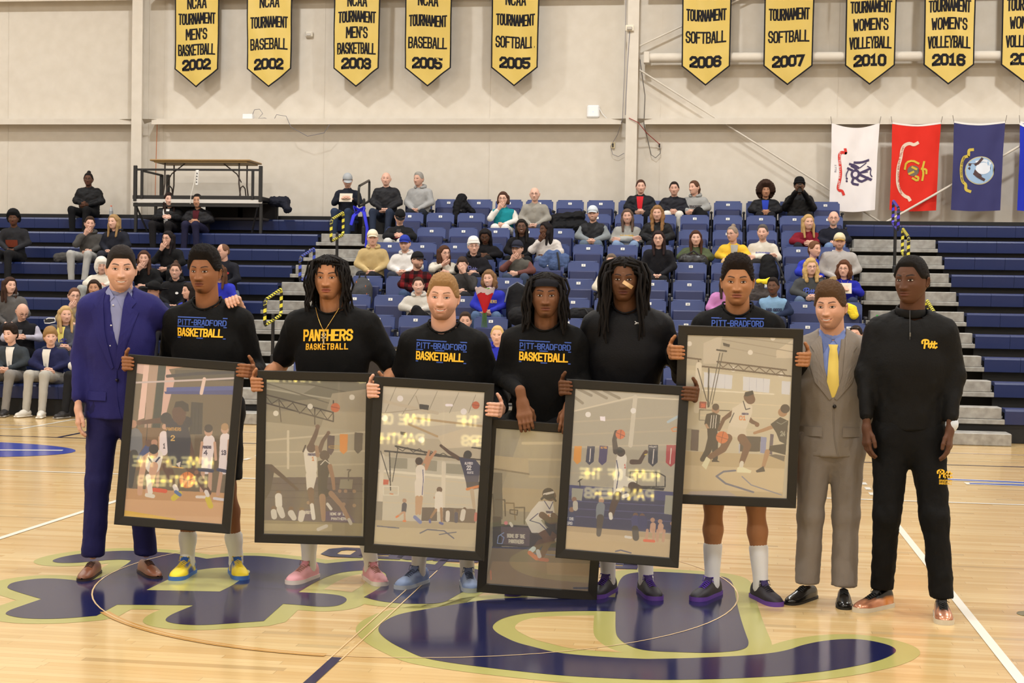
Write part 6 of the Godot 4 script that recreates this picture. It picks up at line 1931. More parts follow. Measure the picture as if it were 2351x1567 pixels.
	[[Vector2(115, 85), Vector2(1028, 110), Vector2(100, 1430)], "P c0b7a2 0,0 1140,0 1140,1560 0,1560\nP b4ac9c 100,85 1030,110 1020,420 100,340\nP c6beb0 260,160 420,90 380,330 260,330\nP cec4b2 880,220 1030,120 1020,280 880,280\nL 9c9484 8 420,130 1030,230\nL 9c9484 8 480,100 1030,170\nL a69e8e 8 440,190 880,270\nC e2ded8 22 138,165 660,235 520,375 848,115 928,425\nP 26211e 425,155 485,170 480,192 430,180\nL 2a2622 14 375,215 455,225\nL 5c4c3c 14 110,280 240,295\nL 5a4a3a 14 380,312 970,380\nL 5a4a3a 14 230,350 1010,430\nL 5a4a3a 7 390,320 430,360 475,325 520,375 560,340 610,385 650,350 700,395 740,360 800,405 830,370 880,415 930,380 965,425\nL 5a4a3a 9 220,300 225,370\nP cbc3ae 105,380 1010,440 1000,1080 110,1070\nP d8dce8 270,400 515,425 510,540 270,525\nP d8dce8 605,435 835,455 830,570 605,550\nP d4d8e4 935,470 1010,475 1005,585 935,578\nL b8bcd0 3 330,410 330,530\nL b8bcd0 3 390,415 390,530\nL b8bcd0 3 450,415 450,535\nL b8bcd0 3 660,440 660,555\nL b8bcd0 3 720,440 720,560\nL b8bcd0 3 780,445 780,560\nL e6e0d2 12 260,550 870,580\nL d8cdb6 10 260,640 1000,680\nL d8cdb6 10 250,760 1000,790\nL d4c9b2 10 250,880 1000,880\nL ddd6c8 50 225,340 215,720\nL 3a3630 8 215,370 300,640\nL 3a3630 12 310,370 312,690\nL 3a3630 6 400,240 320,690\nL 3a3630 6 425,240 345,670\nP 9a4438 238,645 298,648 295,705 235,700\nT e86a48 34 36 250,695 09\nL 6a6456 8 240,715 500,720\nL 8a8474 8 240,720 240,800 420,810\nP a8a494 130,870 240,880 240,1060 125,1055\nP 5a4a4c 175,880 240,885 235,1060 170,1055\nP 4a433c 590,930 770,935 765,1060 590,1060\nP 8e96c0 770,935 820,940 815,1075 768,1070\nP 5c5468 850,910 880,915 870,1085 845,1080\nL b8bcd0 10 590,1000 590,1070\nP c0ae8c 115,1060 985,1090 970,1460 100,1430\nP d0bf9e 110,1180 980,1200 970,1400 100,1380\nL 70748c 16 720,1400 480,1330 400,1270 460,1230 560,1220\nL 8a8ca0 10 620,1270 700,1340 960,1420\nP b2a4a0 180,1400 500,1390 600,1450 130,1440\nP 6c645a 900,1080 980,1095 975,1140 840,1090\nC b08a70 34 377,715\nC 4a382c 30 377,690\nP 2e2824 300,750 360,735 420,760 410,880 310,870\nP 1f1c1c 335,755 405,755 395,875 325,870\nL e0dcd8 7 345,760 335,865\nL e0dcd8 7 365,760 357,868\nL e0dcd8 7 385,760 378,868\nL 2e2824 40>30 315,770 300,830\nL b89478 22 300,840 335,900\nP 26221f 310,870 400,870 395,960 320,1000\nL 26221f 70>40 350,960 320,1060 275,1130\nL 26221f 60>44 375,960 385,1120\nP 201c1a 355,1140 380,1120 425,1150 360,1150\nL 6a4a36 40>28 530,730 450,790 410,880\nL 6a4a36 40>28 650,770 690,810 740,830\nP dcd4c6 520,700 620,640 690,680 690,740 640,880 490,870 510,780\nP d8d0c0 490,850 640,870 650,930 570,945 480,920\nL 34343c 8 612,640 635,710 670,700\nL 34343c 8 535,740 500,820\nT d88a54 40 60 580,800 01\nT 504a70 18 60 600,755 PANTHERS\nL 74513a 76>46 490,950 450,1040 340,1110\nL 74513a 80>46 610,950 660,1010 615,1150\nC 6a4834 46 660,605\nC 6c4a36 42 672,625\nP 1c1614 620,600 625,565 690,550 700,580 650,600\nC 7a553e 20 735,835\nC d87840 54 440,943\nL 8a4420 5 390,930 490,960\nL 8a4420 5 450,893 430,995\nP e8e6c8 270,1180 310,1105 345,1130 310,1215\nP e8e6c8 575,1200 600,1180 700,1220 690,1240 575,1235\nL e0dcd2 34 615,1155 610,1180\nC a8805e 40 950,730\nC 3a2c22 40 970,700\nL b08a68 34>24 870,850 790,880 715,905\nP 3c3a32 850,830 930,770 1000,800 990,1000 930,970 900,900\nL 8c8c80 6 900,810 940,830 990,800\nT 9a9a8c 44 44 935,930 24\nP 38352f 850,1010 990,990 985,1085 840,1050\nL b08a68 44>30 830,1060 800,1180\nP 3a3430 735,1220 800,1180 815,1225 745,1235"]]

func team_print(xc: float, y: float, slope := 0.0) -> Array:   # the shirt print, its upper rule at y
	var blue := mat(c8(56, 88, 176), 0.7)
	var gold := mat(c8(246, 190, 38), 0.7)
	var w := 0.285
	var x := xc - w * 0.5
	var rule := func(yy: float) -> Array: return [[[Vector2(0, 0), Vector2(w, 0), Vector2(w, 0.006), Vector2(0, 0.006)]], Vector2(x, yy), blue, "print_rule", 0.0045, slope]
	return [rule.call(y), [lettering("PITT-BRADFORD", w - 0.004, 0.034, 0.165, 1.9), Vector2(x + 0.002, y - 0.042), blue, "print_lettering", 0.0045, slope], rule.call(y - 0.052), [lettering("BASKETBALL", w - 0.014, 0.048, 0.175, 1.9), Vector2(x, y - 0.106), gold, "print_lettering", 0.0045, slope], rule.call(y - 0.116)]

func grip_on(i: int, side: float, y: float, dx := 0.0) -> Array:
	var f := frame_xf(i)
	return ["grip", f * Transform3D(Basis(Vector3.BACK, -side * 0.12), Vector3(side * (FW * 0.5 + dx), y, 0.0)), side > 0.0]

func hang_at(p: Vector3, left: bool, turn: float, tilt := 0.0) -> Array:
	return ["hang", Transform3D(Basis(Vector3.UP, turn) * Basis(Vector3.RIGHT, tilt), p), left]

func line_up() -> void:
	var black := cloth(c8(14, 14, 15), 0.85, 0.35, 8.0)
	var sneaker := {"upper": c8(30, 30, 34), "sole": c8(60, 40, 120), "lace": c8(20, 20, 22)}
	var hairmat := func(c: Color) -> StandardMaterial3D: return cloth(c, 0.75, 0.8, 30.0)
	var black_hair: StandardMaterial3D = hairmat.call(c8(20, 16, 15))
	var shorts := cloth(c8(18, 18, 22), 0.7)
	# 1 the man in the blue suit
	standing({"label": "tall smiling man in a royal blue suit with an open-collared shirt", "x": -1.765, "z": 0.1, "turn": 0.22, "sh": 1.615, "sw": 0.465, "wc": 0.185, "wh": 0.206, "hem": 0.9, "depth": 0.64,
		"cloth": cloth(c8(38, 37, 100), 0.75, 0.25, 12.0), "suit": {"shirt": cloth(c8(136, 140, 178), 0.8, 0.2, 14.0), "buttons": [1.13], "button": c8(24, 22, 50), "pockets": [Vector2(-0.1, 1.06)]}, "vy": 1.18, "vx": 0.03, "sleeve": "long", "wrinkle": 0.005, "arm": 1.06,
		"head": {"at": Vector3(0.02, 1.757, 0.04), "yaw": 0.4, "h": 0.244, "w": 0.160, "skin": c8(214, 168, 146), "lip": c8(186, 116, 104), "smile": 0.7, "teeth": true, "jaw": 0.86, "kind": "stubble", "beard": c8(110, 84, 72), "full": 0.3, "brow": c8(44, 34, 30), "eye": c8(60, 44, 34), "flush": 0.1, "lips": 0.7},
		"hands": [hang_at(Vector3(-1.97, 0.965, 0.2), false, 0.5, -0.12), ["grip", Transform3D(Basis.from_euler(Vector3(-0.35, 0.0, 1.95)), Vector3(-1.1, 1.585, 0.075)), true]],
		"elbows": [Vector3(-0.235, 1.25, 0.0), Vector3(0.36, 1.36, -0.2)], "hip": 0.97, "legs": [[Vector3(-0.1, 0.53, 0.06), Vector3(-0.115, 0.11, 0.08)], [Vector3(0.13, 0.53, 0.0), Vector3(0.155, 0.11, -0.04)]], "trousers": cloth(c8(31, 30, 78), 0.75, 0.25, 12.0), "cuff": 0.105, "cuffw": 0.066,
		"shoe": {"dress": true, "upper": c8(124, 76, 54), "sole": c8(44, 28, 22), "lace": c8(60, 36, 28), "gloss": 0.4}, "foot_yaw": [0.12, 0.7],
		"hair": func(o: Node, q: Dictionary, x: Transform3D) -> void: part("hair", hair_cap(q, x, 0.022, 0.007, 0.004, 14.0, Vector3(0.5, 0.0, -0.45), 1.2, 0.006), hairmat.call(c8(40, 34, 32)), o)})
	# 2
	standing({"label": "player with short curly hair holding the dribbling picture, hand on his shoulder", "x": -1.262, "z": 0.03, "turn": 0.2, "sh": 1.555, "sw": 0.5, "wc": 0.185, "wh": 0.18, "hem": 0.86, "cloth": black, "sleeve": "long", "collar": 0.078, "prints": team_print(0.0, 1.492, -0.02),
		"head": {"at": Vector3(-0.005, 1.75, 0.05), "yaw": -0.02, "h": 0.240, "w": 0.166, "skin": c8(146, 100, 72), "lip": c8(120, 70, 62), "kind": "goatee", "full": 0.85, "lips": 1.15, "nose": 1.3, "lid": 0.5},
		"hands": [grip_on(0, -1.0, 0.425), grip_on(0, 1.0, 0.435)], "elbows": [Vector3(-0.3, 1.19, -0.14), Vector3(0.255, 1.19, -0.12)], "hip": 0.95, "legs": [[Vector3(-0.1, 0.52, 0.03), Vector3(-0.1, 0.1, 0.02)], [Vector3(0.13, 0.52, 0.02), Vector3(0.165, 0.1, -0.06)]], "shorts": shorts, "sock": [c8(232, 230, 226), 0.13],
		"shoe": {"upper": c8(44, 84, 160), "toe": c8(240, 214, 40), "speck": c8(222, 198, 60), "heel": c8(40, 80, 156), "sole": c8(66, 112, 186), "lace": c8(236, 206, 40), "tongue": c8(40, 88, 170), "high": 0.03}, "foot_yaw": [0.0, 0.5],
		"hair": func(o: Node, q: Dictionary, x: Transform3D) -> void: part("hair", hair_cap(q, x, 0.04, 0.014, 0.012, 26.0, Vector3(0.58, 0.05, -0.3), 1.3, 0.012), black_hair, o)})
	# 3
	standing({"label": "player with chin-length twists and a gold chain in a short-sleeved lettered tee", "x": -0.525, "z": 0.02, "turn": 0.12, "sh": 1.545, "sw": 0.52, "wc": 0.19, "wh": 0.185, "hem": 0.9, "cloth": black, "sleeve": "short", "sleeve_end": 0.78, "arm": 1.12, "collar": 0.083,
		"prints": [[lettering("PANTHERS", 0.285, 0.066, 0.17, 1.9), Vector2(-0.14, 1.37), mat(c8(246, 190, 38), 0.7), "print_lettering", 0.0045, 0.03], [lettering("BASKETBALL", 0.245, 0.036, 0.18, 3.0), Vector2(-0.12, 1.322), mat(c8(240, 180, 36), 0.7), "print_lettering", 0.0045, 0.03]],
		"head": {"at": Vector3(-0.01, 1.727, 0.05), "yaw": 0.07, "h": 0.240, "w": 0.162, "skin": c8(178, 126, 94), "lip": c8(150, 84, 78), "kind": "goatee", "full": 0.75, "lips": 1.2, "nose": 1.25, "lid": 0.2},
		"hands": [grip_on(1, -1.0, 0.4), grip_on(1, 1.0, 0.4)], "elbows": [Vector3(-0.335, 1.22, -0.1), Vector3(0.345, 1.2, -0.1)], "hip": 0.93, "legs": [[Vector3(-0.12, 0.52, 0.03), Vector3(-0.12, 0.1, -0.0)], [Vector3(0.17, 0.52, 0.02), Vector3(0.235, 0.1, -0.05)]], "shorts": shorts, "sock": [c8(236, 234, 232), 0.16],
		"shoe": {"upper": c8(222, 160, 170), "toe": c8(236, 170, 180), "sole": c8(226, 214, 206), "lace": c8(172, 128, 116), "tongue": c8(226, 150, 166)}, "foot_yaw": [-0.25, 0.55],
		"hair": func(o: Node, q: Dictionary, x: Transform3D) -> void:
			part("hair", hair_cap(q, x, 0.016, 0.01, 0.006, 20.0, Vector3(0.6, 0.1, -0.3), 0.8), black_hair, o)
			part("twists", locks(q, x, 150, 0.0075, 0.19, 0.035, 0.9, 5), black_hair, o)
			part("fringe", fringe_locks(q, x), black_hair, o)
			var chain: Array = []
			for i in 13:
				var f := i / 12.0 * 2.0 - 1.0
				chain.append(Vector3(-0.01 + f * 0.068, 1.43 + 0.13 * pow(absf(f), 1.2), 0.128 - 0.06 * f * f + 0.01))
			part("gold_chain", tube_mesh(chain, [0.0024], 5), mat(c8(212, 170, 90), 0.25, 0.9), o)
			var pen2 := Shape.new()
			pen2.tube([Vector3(-0.01, 1.425, 0.146), Vector3(-0.022, 1.41, 0.147), Vector3(-0.01, 1.396, 0.148), Vector3(0.002, 1.41, 0.147)], [0.003], 5, 1.0, Vector3.ZERO, true)
			pen2.box(Vector3(-0.01, 1.376, 0.149), Vector3(0.009, 0.04, 0.004), 0.001)
			pen2.box(Vector3(-0.01, 1.393, 0.149), Vector3(0.032, 0.008, 0.004), 0.001)
			part("pendant", pen2.mesh(), mat(c8(206, 196, 180), 0.25, 0.9), o)
			for sg in [-1.0, 1.0]: part("ear_stud", tube_mesh([x * Vector3(sg * 0.086, -0.036, 0.0), x * Vector3(sg * 0.09, -0.036, 0.004)], [0.0045], 6), mat(c8(230, 230, 226), 0.2, 0.6), o)})
	# 4
	standing({"label": "smiling bearded player with light brown hair holding the jump shot picture", "x": 0.13, "z": 0.05, "turn": 0.06, "sh": 1.45, "sw": 0.49, "wc": 0.19, "wh": 0.19, "hem": 0.82, "cloth": black, "sleeve": "long", "collar": 0.082, "neck": 0.071, "prints": team_print(0.005, 1.388, -0.035),
		"head": {"at": Vector3(0.0, 1.625, 0.05), "yaw": 0.05, "roll": -0.04, "h": 0.244, "w": 0.168, "skin": c8(222, 172, 150), "lip": c8(196, 116, 106), "smile": 1.0, "teeth": true, "kind": "full", "beard": c8(112, 76, 50), "full": 0.62, "brow": c8(110, 80, 56), "eye": c8(70, 80, 90), "lid": 0.15, "flush": 0.22, "jaw": 0.9, "lips": 0.8},
		"hands": [grip_on(2, -1.0, 0.4), grip_on(2, 1.0, 0.34)], "elbows": [Vector3(-0.3, 1.1, -0.1), Vector3(0.31, 1.08, -0.1)], "hip": 0.88, "legs": [[Vector3(-0.1, 0.49, 0.03), Vector3(-0.13, 0.1, -0.02)], [Vector3(0.12, 0.49, 0.02), Vector3(0.15, 0.1, -0.03)]], "shorts": shorts, "sock": [c8(226, 222, 220), 0.15],
		"shoe": {"upper": c8(116, 136, 180), "speck": c8(96, 112, 160), "toe": c8(132, 150, 186), "sole": c8(176, 184, 198), "lace": c8(64, 74, 104), "tongue": c8(100, 116, 160)}, "foot_yaw": [-0.35, 0.3],
		"hair": func(o: Node, q: Dictionary, x: Transform3D) -> void: part("hair", hair_cap(q, x, 0.02, 0.008, 0.006, 9.0, Vector3(0.52, 0.0, -0.45), 1.4, 0.012), hairmat.call(c8(150, 116, 78)), o)})
	# 5
	var f4 := frame_xf(3)
	standing({"label": "player with a black headband and shoulder-length locs holding the lowest picture", "x": 0.71, "z": 0.08, "turn": 0.08, "sh": 1.475, "sw": 0.47, "wc": 0.18, "wh": 0.18, "hem": 0.84, "cloth": black, "sleeve": "long", "collar": 0.078, "prints": team_print(0.01, 1.398, -0.03),
		"head": {"at": Vector3(0.005, 1.645, 0.05), "yaw": 0.1, "h": 0.238, "w": 0.158, "skin": c8(126, 88, 66), "lip": c8(120, 74, 66), "kind": "goatee", "full": 0.7, "lips": 1.1, "nose": 1.25, "lid": 0.25},
		"hands": [["over", f4 * Transform3D(Basis(Vector3.BACK, 0.25), Vector3(-0.12, 0.4775, 0.0)), false], ["over", f4 * Transform3D(Basis(Vector3.BACK, -0.12), Vector3(0.1, 0.4775, 0.0)), true]], "elbows": [Vector3(-0.25, 1.19, -0.06), Vector3(0.23, 1.18, -0.08)],
		"hip": 0.88, "legs": [[Vector3(-0.1, 0.49, 0.03), Vector3(-0.12, 0.1, -0.02)], [Vector3(0.12, 0.49, 0.02), Vector3(0.13, 0.1, -0.03)]], "shorts": shorts, "sock": [c8(232, 230, 226), 0.15], "shoe": sneaker, "foot_yaw": [-0.1, 0.3],
		"hair": func(o: Node, q: Dictionary, x: Transform3D) -> void:
			part("hair", hair_cap(q, x, 0.016, 0.01, 0.005, 20.0, Vector3(0.6, 0.1, -0.3), 0.8), black_hair, o)
			part("locs", locks(q, x, 120, 0.0085, 0.235, 0.03, 0.95, 9), black_hair, o)
			var band := Shape.new()
			var g := PackedVector3Array()
			for j in 4:
				for i in 40:
					var th := TAU * i / 40 - PI
					var ph := lerpf(0.42, 0.82, j / 3.0) - 0.28 * (1.0 - cos(th)) * 0.5
					var p := skull(th, ph, q)
					g.append(x * (p + p.normalized() * (0.022 if j > 0 and j < 3 else 0.014)))
			band.grid(g, 40, true, PackedColorArray(), true)
			part("headband", band.mesh(), cloth(c8(26, 26, 32), 0.8), o)})
	# 6
	standing({"label": "player with long dark locs and a bandage strip across his nose", "x": 1.16, "z": 0.04, "turn": 0.0, "sh": 1.57, "sw": 0.49, "wc": 0.182, "wh": 0.165, "hem": 0.9, "cloth": cloth(c8(13, 13, 17), 0.6, 0.3, 10.0), "sleeve": "short", "sleeve_end": 0.66, "arm": 0.98, "collar": 0.072, "wrinkle": 0.005,
		"head": {"at": Vector3(-0.02, 1.74, 0.05), "yaw": 0.04, "h": 0.233, "w": 0.155, "skin": c8(102, 69, 52), "lip": c8(96, 58, 54), "lips": 1.15, "nose": 1.25, "lid": 0.35, "kind": "mustache", "full": 0.3},
		"prints": [[ribbon(v2s("0,0.014 0.008,0.007 0.02,0.007 0.028,0.014"), 0.004, 1) + ribbon(v2s("0,0 0.008,0.007 0.02,0.007 0.028,0"), 0.004, 1) + lettering("XX XX", 0.03, 0.004, 0.3), Vector2(0.05, 1.502), mat(c8(224, 224, 224), 0.6), "chest_mark"]],
		"hands": [grip_on(4, -1.0, 0.43), grip_on(4, 1.0, 0.44)], "elbows": [Vector3(-0.29, 1.25, -0.08), Vector3(0.31, 1.23, -0.08)], "hip": 0.94, "legs": [[Vector3(-0.1, 0.52, 0.03), Vector3(-0.08, 0.1, -0.0)], [Vector3(0.1, 0.52, 0.02), Vector3(0.13, 0.1, -0.02)]], "shorts": shorts, "sock": [c8(236, 234, 236), 0.15],
		"shoe": {"upper": c8(30, 28, 36), "sole": c8(92, 58, 148), "lace": c8(78, 46, 150), "tongue": c8(60, 40, 110)}, "foot_yaw": [-0.3, 0.35],
		"hair": func(o: Node, q: Dictionary, x: Transform3D) -> void:
			part("hair", hair_cap(q, x, 0.014, 0.009, 0.004, 20.0, Vector3(0.62, 0.12, -0.3), 0.8), black_hair, o)
			part("locs", locks(q, x, 150, 0.0088, 0.37, 0.045, 1.0, 12), black_hair, o)
			var s := Shape.new()
			var g := PackedVector3Array()
			for j in 3:
				for i in 10:
					var f := i / 9.0
					var u := Vector2(0.0, 0.004).lerp(Vector2(0.05, -0.028), f) + Vector2(0.006, 0.0085) * (j - 1)
					g.append(x * Vector3(u.x, u.y - 0.012, face_z(u.x, u.y - 0.012, q) + 0.003))
			s.grid(g, 10, false, PackedColorArray(), true)
			part("bandage", s.mesh(), cloth(c8(222, 184, 138), 0.8), o)})
	# 7
	standing({"label": "player with curly-topped hair holding the referee picture high at his chest", "x": 1.765, "z": 0.02, "turn": -0.02, "sh": 1.575, "sw": 0.49, "wc": 0.182, "wh": 0.175, "hem": 0.9, "cloth": black, "sleeve": "long", "collar": 0.078, "prints": team_print(0.0, 1.54, 0.0),
		"head": {"at": Vector3(-0.005, 1.735, 0.05), "yaw": -0.03, "h": 0.248, "w": 0.164, "skin": c8(172, 122, 88), "lip": c8(150, 92, 80), "kind": "mustache", "full": 0.7, "lips": 1.2, "nose": 1.2, "lid": 0.4},
		"hands": [grip_on(5, -1.0, 0.335), grip_on(5, 1.0, 0.32)], "elbows": [Vector3(-0.3, 1.22, -0.08), Vector3(0.31, 1.22, -0.08)], "hip": 0.94, "legs": [[Vector3(-0.11, 0.52, 0.03), Vector3(-0.11, 0.1, -0.02)], [Vector3(0.12, 0.52, 0.02), Vector3(0.155, 0.1, 0.02)]], "shorts": shorts, "sock": [c8(232, 232, 236), 0.185],
		"shoe": [{"upper": c8(34, 32, 40), "sole": c8(94, 58, 150), "lace": c8(86, 44, 176), "tongue": c8(50, 36, 90)}, {"upper": c8(34, 32, 40), "sole": c8(94, 58, 150), "lace": c8(26, 22, 34), "tongue": c8(50, 36, 90)}], "foot_yaw": [-0.45, 0.45],
		"hair": func(o: Node, q: Dictionary, x: Transform3D) -> void: part("hair", hair_cap(q, x, 0.036, 0.009, 0.014, 22.0, Vector3(0.56, 0.05, -0.3), 1.3, 0.01), hairmat.call(c8(30, 22, 20)), o)})
	# 8
	standing({"label": "smiling man in a grey suit with a yellow tie at the end of the pictures", "x": 2.285, "z": -0.03, "turn": -0.12, "sh": 1.445, "sw": 0.44, "wc": 0.172, "wh": 0.192, "hem": 0.795, "cloth": cloth(c8(136, 127, 118), 0.8, 0.3, 14.0), "suit": {"shirt": cloth(c8(126, 144, 204), 0.75, 0.2, 14.0), "tie": cloth(c8(232, 206, 106), 0.5, 0.5, 40.0), "buttons": [1.075], "button": c8(34, 30, 30), "pockets": [Vector2(0.13, 0.96), Vector2(-0.13, 0.96)]}, "vy": 1.1, "sleeve": "long", "wrinkle": 0.005,
		"head": {"at": Vector3(-0.02, 1.607, 0.05), "yaw": -0.33, "roll": 0.03, "h": 0.234, "w": 0.157, "skin": c8(214, 164, 138), "lip": c8(190, 112, 100), "smile": 0.8, "teeth": true, "kind": "stubble", "beard": c8(110, 76, 58), "full": 0.4, "brow": c8(60, 42, 34), "eye": c8(50, 36, 28), "flush": 0.1, "lips": 0.75},
		"hands": [hang_at(Vector3(2.055, 0.83, 0.0), false, 0.2), hang_at(Vector3(2.45, 0.8, -0.1), true, -0.1)], "elbows": [Vector3(-0.24, 1.12, -0.03), Vector3(0.225, 1.1, -0.08)], "hip": 0.86, "legs": [[Vector3(-0.1, 0.47, 0.03), Vector3(-0.11, 0.11, 0.02)], [Vector3(0.09, 0.47, 0.02), Vector3(0.085, 0.11, 0.05)]], "trousers": cloth(c8(130, 121, 113), 0.8, 0.3, 14.0), "cuff": 0.09, "cuffw": 0.07,
		"shoe": {"dress": true, "upper": c8(20, 19, 20), "sole": c8(14, 13, 13), "lace": c8(16, 15, 15), "gloss": 0.2}, "foot_yaw": [-0.55, -0.05],
		"hair": func(o: Node, q: Dictionary, x: Transform3D) -> void: part("hair", hair_cap(q, x, 0.034, 0.008, 0.009, 12.0, Vector3(0.47, 0.0, -0.4), 1.4, 0.012), hairmat.call(c8(86, 64, 46)), o)})
	# 9
	var gold := mat(c8(240, 190, 46), 0.7)
	var tall := standing({"label": "tall man in a black quarter-zip tracksuit with small gold logos", "x": 2.68, "z": 0.16, "turn": -0.15, "sh": 1.565, "sw": 0.465, "wc": 0.186, "wh": 0.19, "hem": 0.965, "cloth": cloth(c8(15, 15, 16), 0.7, 0.3, 9.0), "sleeve": "long", "zip": true, "collar": 0.078, "wrinkle": 0.008,
		"prints": [[pitt_script(0.08, 0.5), Vector2(0.04, 1.405), gold, "chest_logo"]],
		"head": {"at": Vector3(-0.01, 1.755, 0.04), "yaw": -0.55, "h": 0.238, "w": 0.160, "skin": c8(94, 66, 52), "lip": c8(110, 70, 62), "lips": 1.15, "nose": 1.3, "lid": 0.5},
		"hands": [hang_at(Vector3(2.45, 0.985, 0.25), false, 0.3, -0.1), hang_at(Vector3(2.875, 0.985, 0.27), true, -0.3, -0.15)], "elbows": [Vector3(-0.232, 1.26, 0.0), Vector3(0.23, 1.26, 0.02)], "hip": 0.94, "legs": [[Vector3(-0.11, 0.52, 0.06), Vector3(-0.12, 0.12, -0.03)], [Vector3(0.13, 0.52, 0.1), Vector3(0.17, 0.12, 0.14)]], "trousers": cloth(c8(13, 13, 14), 0.8, 0.3, 9.0), "cuff": 0.1, "cuffw": 0.06, "leg": 1.02, "leg_wrinkle": 0.009,
		"shoe": {"upper": c8(202, 140, 110), "heel": c8(206, 132, 60), "speck": c8(226, 168, 140), "sole": c8(206, 196, 176), "lace": c8(18, 18, 18), "tongue": c8(18, 18, 20), "throat": c8(16, 16, 17), "metal": true, "gloss": 0.3, "high": 0.02}, "foot_yaw": [-0.75, -0.05],
		"hair": func(o: Node, q: Dictionary, x: Transform3D) -> void: part("hair", hair_cap(q, x, 0.02, 0.012, 0.005, 30.0, Vector3(0.6, 0.08, -0.35), 1.2), black_hair, o)})
	var s := Shape.new()
	var ring: Array = []
	for i in 24:
		var a := TAU * i / 24
		ring.append(Vector3(-0.008 + sin(a) * 0.073, 1.6 - 0.02 * cos(a), 0.0 + cos(a) * 0.073))
	part("stand_collar", tube_mesh(ring, [0.023], 8, 0.3, Vector3.UP, true), cloth(c8(15, 15, 16), 0.7, 0.3, 9.0), tall)
	part("zipper", tube_mesh([Vector3(-0.02, 1.6, 0.085), Vector3(-0.022, 1.52, 0.118), Vector3(-0.022, 1.45, 0.13)], [0.003], 5), mat(c8(40, 40, 42), 0.4), tall)
	part("zipper_pull", box_mesh(Vector3(0.006, 0.022, 0.004), 0.001, Vector3(-0.022, 1.475, 0.135)), mat(c8(130, 128, 122), 0.4, 0.6), tall)
	part("wristband", tube_mesh([Vector3(0.205, 1.0, 0.1), Vector3(0.207, 1.018, 0.1)], [0.034], 12), mat(c8(206, 214, 226), 0.6), tall)
	part("trouser_logo", letters_mesh(pitt_script(0.075, 0.5), flat_place(Vector3(0.125, 0.735, 0.195))), gold, tall)
	for i in 2: part("trouser_lettering", letters_mesh(lettering(["BRADFORD", "BASKETBALL"][i], 0.066, 0.011, 0.2, 1.2), flat_place(Vector3(0.135, 0.715 - 0.014 * i, 0.192))), gold, tall)

func fringe_locks(q: Dictionary, x: Transform3D) -> ArrayMesh:
	var s := Shape.new()
	var r := RandomNumberGenerator.new()
	r.seed = 21
	for i in 9:
		var f := i / 8.0 * 2.0 - 1.0
		var px: float = f * 0.066
		var pts: Array = [x * Vector3(px * 0.5, 0.112, 0.045), x * Vector3(px * 0.8, 0.098, 0.085)]
		var low: float = lerpf(0.075, -0.035, absf(f) * absf(f)) + r.randf() * 0.016
		for k in 4:
			var y := lerpf(0.09, low, k / 3.0)
			pts.append(x * Vector3(px * (1.0 + 0.06 * k) + 0.004 * sin(k * 2.0 + i), y, face_z(clampf(px, -0.055, 0.055), y, q) + 0.014 - 0.004 * k))
		s.tube(pts, [0.008, 0.008, 0.0075, 0.006, 0.005, 0.003], 6)
	return s.mesh()

